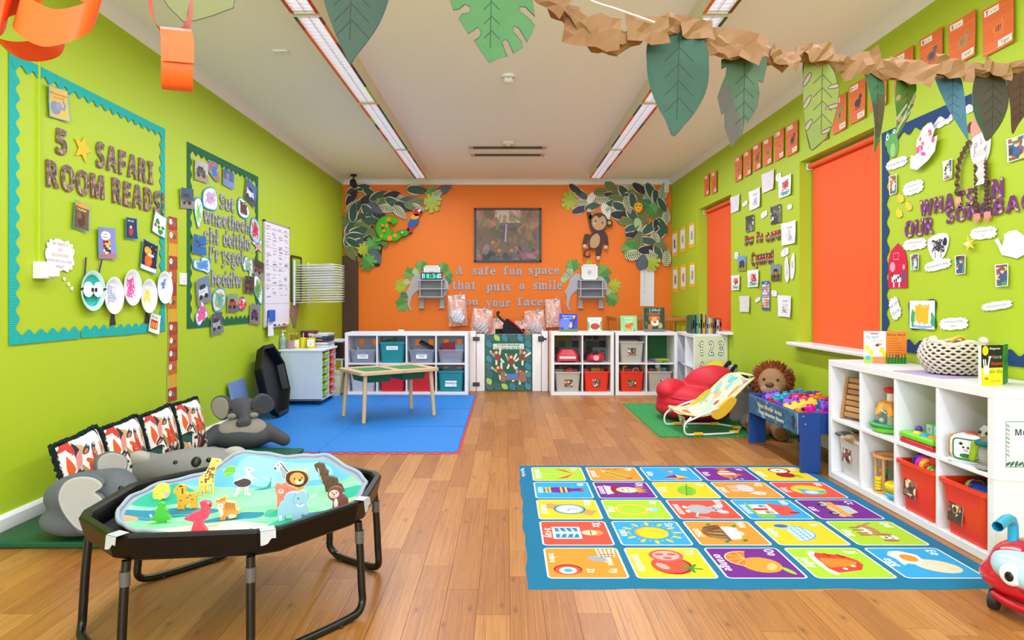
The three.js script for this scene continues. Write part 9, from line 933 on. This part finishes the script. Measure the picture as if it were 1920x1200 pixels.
const L6 = [1607,126,1616,150,1628,180,1637,214,1640,250,1638,287,1652,262,1662,226,1668,190,1668,160,1660,140,1640,126];
hangLeaf('slender leaf fading from green to reddish brown',L6,GD(1640),(g,...b) => { wash(g,...b,['#4c8a68', '#3c7a5a', '#5a9a74'],11);g.globalAlpha = 0.75;fillR(g, '#6a4a38',1600,196,80,60);fillR(g, '#7a5a44',1646,176,30,50);g.globalAlpha = 1;fillR(g, '#54803c',1630,262,30,30);veins(g, '#2a3a2a',1648,138,260,40,1.1);},{ yaw: 0.5 });
const L7 = [1686,136,1674,160,1672,190,1676,222,1676,258,1694,236,1712,206,1722,176,1723,156,1708,142];
hangLeaf('green and white streaked leaf near the navy border',L7,GD(1698),(g,...b) => { wash(g,...b,['#5c9038', '#4c8432', '#88a848', '#8a7a3a'],13);for (const p of [[1676,250,1722,170],[1680,240,1718,196],[1676,226,1700,196]]) poly(g, '#d8e0c0',p,3.5);for (const [x,y] of [[1682,150],[1680,186],[1684,224],[1716,188]]) ell(g, '#d8a888',x,y,4,7,0.7);veins(g, '#5a4a20',1702,148,220,34,1);},{ yaw: 0.35 });
const L8 = [1760,138,1764,160,1774,190,1786,220,1798,246,1808,265,1806,232,1804,196,1801,166,1796,146,1780,138];
hangLeaf('narrow turquoise blue leaf pointing down to the right',L8,GD(1784),(g,...b) => { wash(g,...b,['#3a86a0', '#2f7a98', '#5aa0b0', '#4a8ea8'],17);veins(g, '#1c4a5c',1786,146,230,30,1);},{ yaw: -0.4 });
const L9 = [1832,134,1824,160,1823,196,1830,226,1841,248,1849,265,1866,248,1882,222,1891,190,1888,160,1876,140,1852,134];
hangLeaf('broad grey brown leaf with a green left edge in front of the paper monkey',L9,GD(1856),(g,...b) => { wash(g,...b,['#5c5446', '#5c5446', '#665c4c', '#524c42'],19);g.globalAlpha = 0.8;poly(g, '#3a6a48',[1823,170,1836,206,1849,262,1828,224]);g.globalAlpha = 1;veins(g, '#3a2a20',1862,142,242,60,1.3);edge(g,L9, '#2c3a2c',1.3);});
const L10 = [1888,138,1890,170,1894,204,1898,252,1910,232,1926,210,1940,180,1944,150,1930,136];
hangLeaf('reddish brown leaf cut off by the right picture edge',L10,GD(1912),(g,...b) => { wash(g,...b,['#6e4430', '#643c2a', '#7a4e38'],23);veins(g, '#3a1c10',1914,146,230,50,1.2);});
const L0 = [296,-60,300,-10,316,14,345,43,370,39,400,30,438,16,442,-4,446,-60];
hangLeaf('pale olive leaf tip behind the orange paper chain',L0,1.75,(g,...b) => { wash(g,...b,['#a8a864', '#b0a860', '#a09a58'],29);edge(g,L0, '#2c2a20',4);poly(g, '#2c2a20',[372,-60,352,30],2);},{ smooth: false });
const L1 = [598,-80,602,-30,610,10,626,56,644,96,657,121,668,106,690,78,712,44,726,10,736,-30,734,-80];
hangLeaf('dark green leaf tip in front of the left row of ceiling lights',L1,1.6,(g,...b) => { wash(g,...b,['#345c40', '#2e5440', '#3e6848'],31);veins(g, '#16281c',660,-70,76,110,2);edge(g,L1, '#15221c',2.5);});
const L2 = [836,-60,842,-4,850,20,862,18,872,9,882,14,880,24,866,26,860,36,878,64,888,58,896,52,902,60,898,70,888,76,917,119,934,110,952,106,946,92,942,80,947,74,953,80,962,101,980,90,978,78,962,58,964,49,972,54,988,80,996,66,1003,48,996,38,976,22,974,14,984,14,1003,33,1000,10,994,-20,996,-60];
hangLeaf('bright green cheese plant leaf cut-out hanging at the top centre',L2,1.55,(g,...b) => { wash(g,...b,['#5aa050', '#4c9448', '#66aa5c'],37);veins(g, '#1c4a24',922,-50,90,50,1.6);edge(g,L2, '#24402a',2.4);},{ smooth: false });
// orange paper chains: links are bent strips
{
  const om = mat('#dc4c0a',0.6,{ side: THREE.DoubleSide }),om2 = mat('#e25c14',0.6,{ side: THREE.DoubleSide });
  const strip = (pts,w,ax,closed = true) => { const c = new THREE.CatmullRomCurve3(pts.map((p) => at(...p)),closed, 'centripetal'),n = 60,pos = [],idx = [],uv = [],A = V(...ax).normalize();for (let i = 0;i <= n;i++) { const p = c.getPoint(i / n);for (const s of [-1,1]) { const q = p.clone().addScaledVector(A,s * w / 2);pos.push(q.x,q.y,q.z);uv.push(i / n,s);} } for (let i = 0;i < n;i++) { const a = i * 2;idx.push(a,a + 1,a + 2,a + 1,a + 3,a + 2);} const g = new THREE.BufferGeometry();g.setAttribute('position',new THREE.Float32BufferAttribute(pos,3));g.setAttribute('uv',new THREE.Float32BufferAttribute(uv,2));g.setIndex(idx);g.computeVertexNormals();return g;};
  const t1 = thing('paper_chain', 'orange paper chain hanging down left of the pale leaf tip', 'paper chain');const d = 1.12;
  mesh('chain_link',strip([[280,-40,d - 0.03],[282,10,d - 0.03],[292,46,d - 0.01],[318,68,d],[346,58,d + 0.02],[358,20,d + 0.03],[356,-20,d + 0.03],[330,-70,d],[300,-70,d - 0.02]],0.05,[0.35,-0.1,1]),om,t1);
  mesh('chain_link',strip([[330,57,d - 0.035],[332,90,d - 0.05],[332,130,d - 0.05],[332,163,d - 0.03],[334,168,d + 0.01],[334,130,d + 0.045],[333,90,d + 0.045],[331,60,d + 0.02]],0.05,[1,-0.06,-0.1]),om2,t1);
  mesh('glued_flap',strip([[331,58,d - 0.04],[333,80,d - 0.056],[333,116,d - 0.058]],0.051,[1,-0.06,-0.1],false),om2,t1);
  const t2 = thing('paper_chain', 'orange paper chain crossing the top left corner', 'paper chain');const e = 1.0;
  mesh('chain_link',strip([[36,20,e - 0.04],[90,52,e - 0.05],[150,40,e - 0.05],[186,18,e - 0.03],[178,-20,e],[120,-40,e + 0.04],[60,-14,e + 0.02]],0.056,[0.35,1,0.05]),om2,t2);mesh('chain_link',strip([[-20,62,e - 0.02],[20,92,e - 0.02],[60,97,e],[98,84,e + 0.02],[104,50,e + 0.03],[70,14,e + 0.03],[10,8,e + 0.02],[-24,30,e]],0.05,[0.12,0.25,1]),om,t2);mesh('chain_link',strip([[-30,10,e - 0.04],[2,34,e - 0.05],[18,20,e - 0.03],[14,-30,e],[-20,-40,e]],0.055,[0.3,1,0.1]),om,t2);
}
renderer.render(scene,camera);
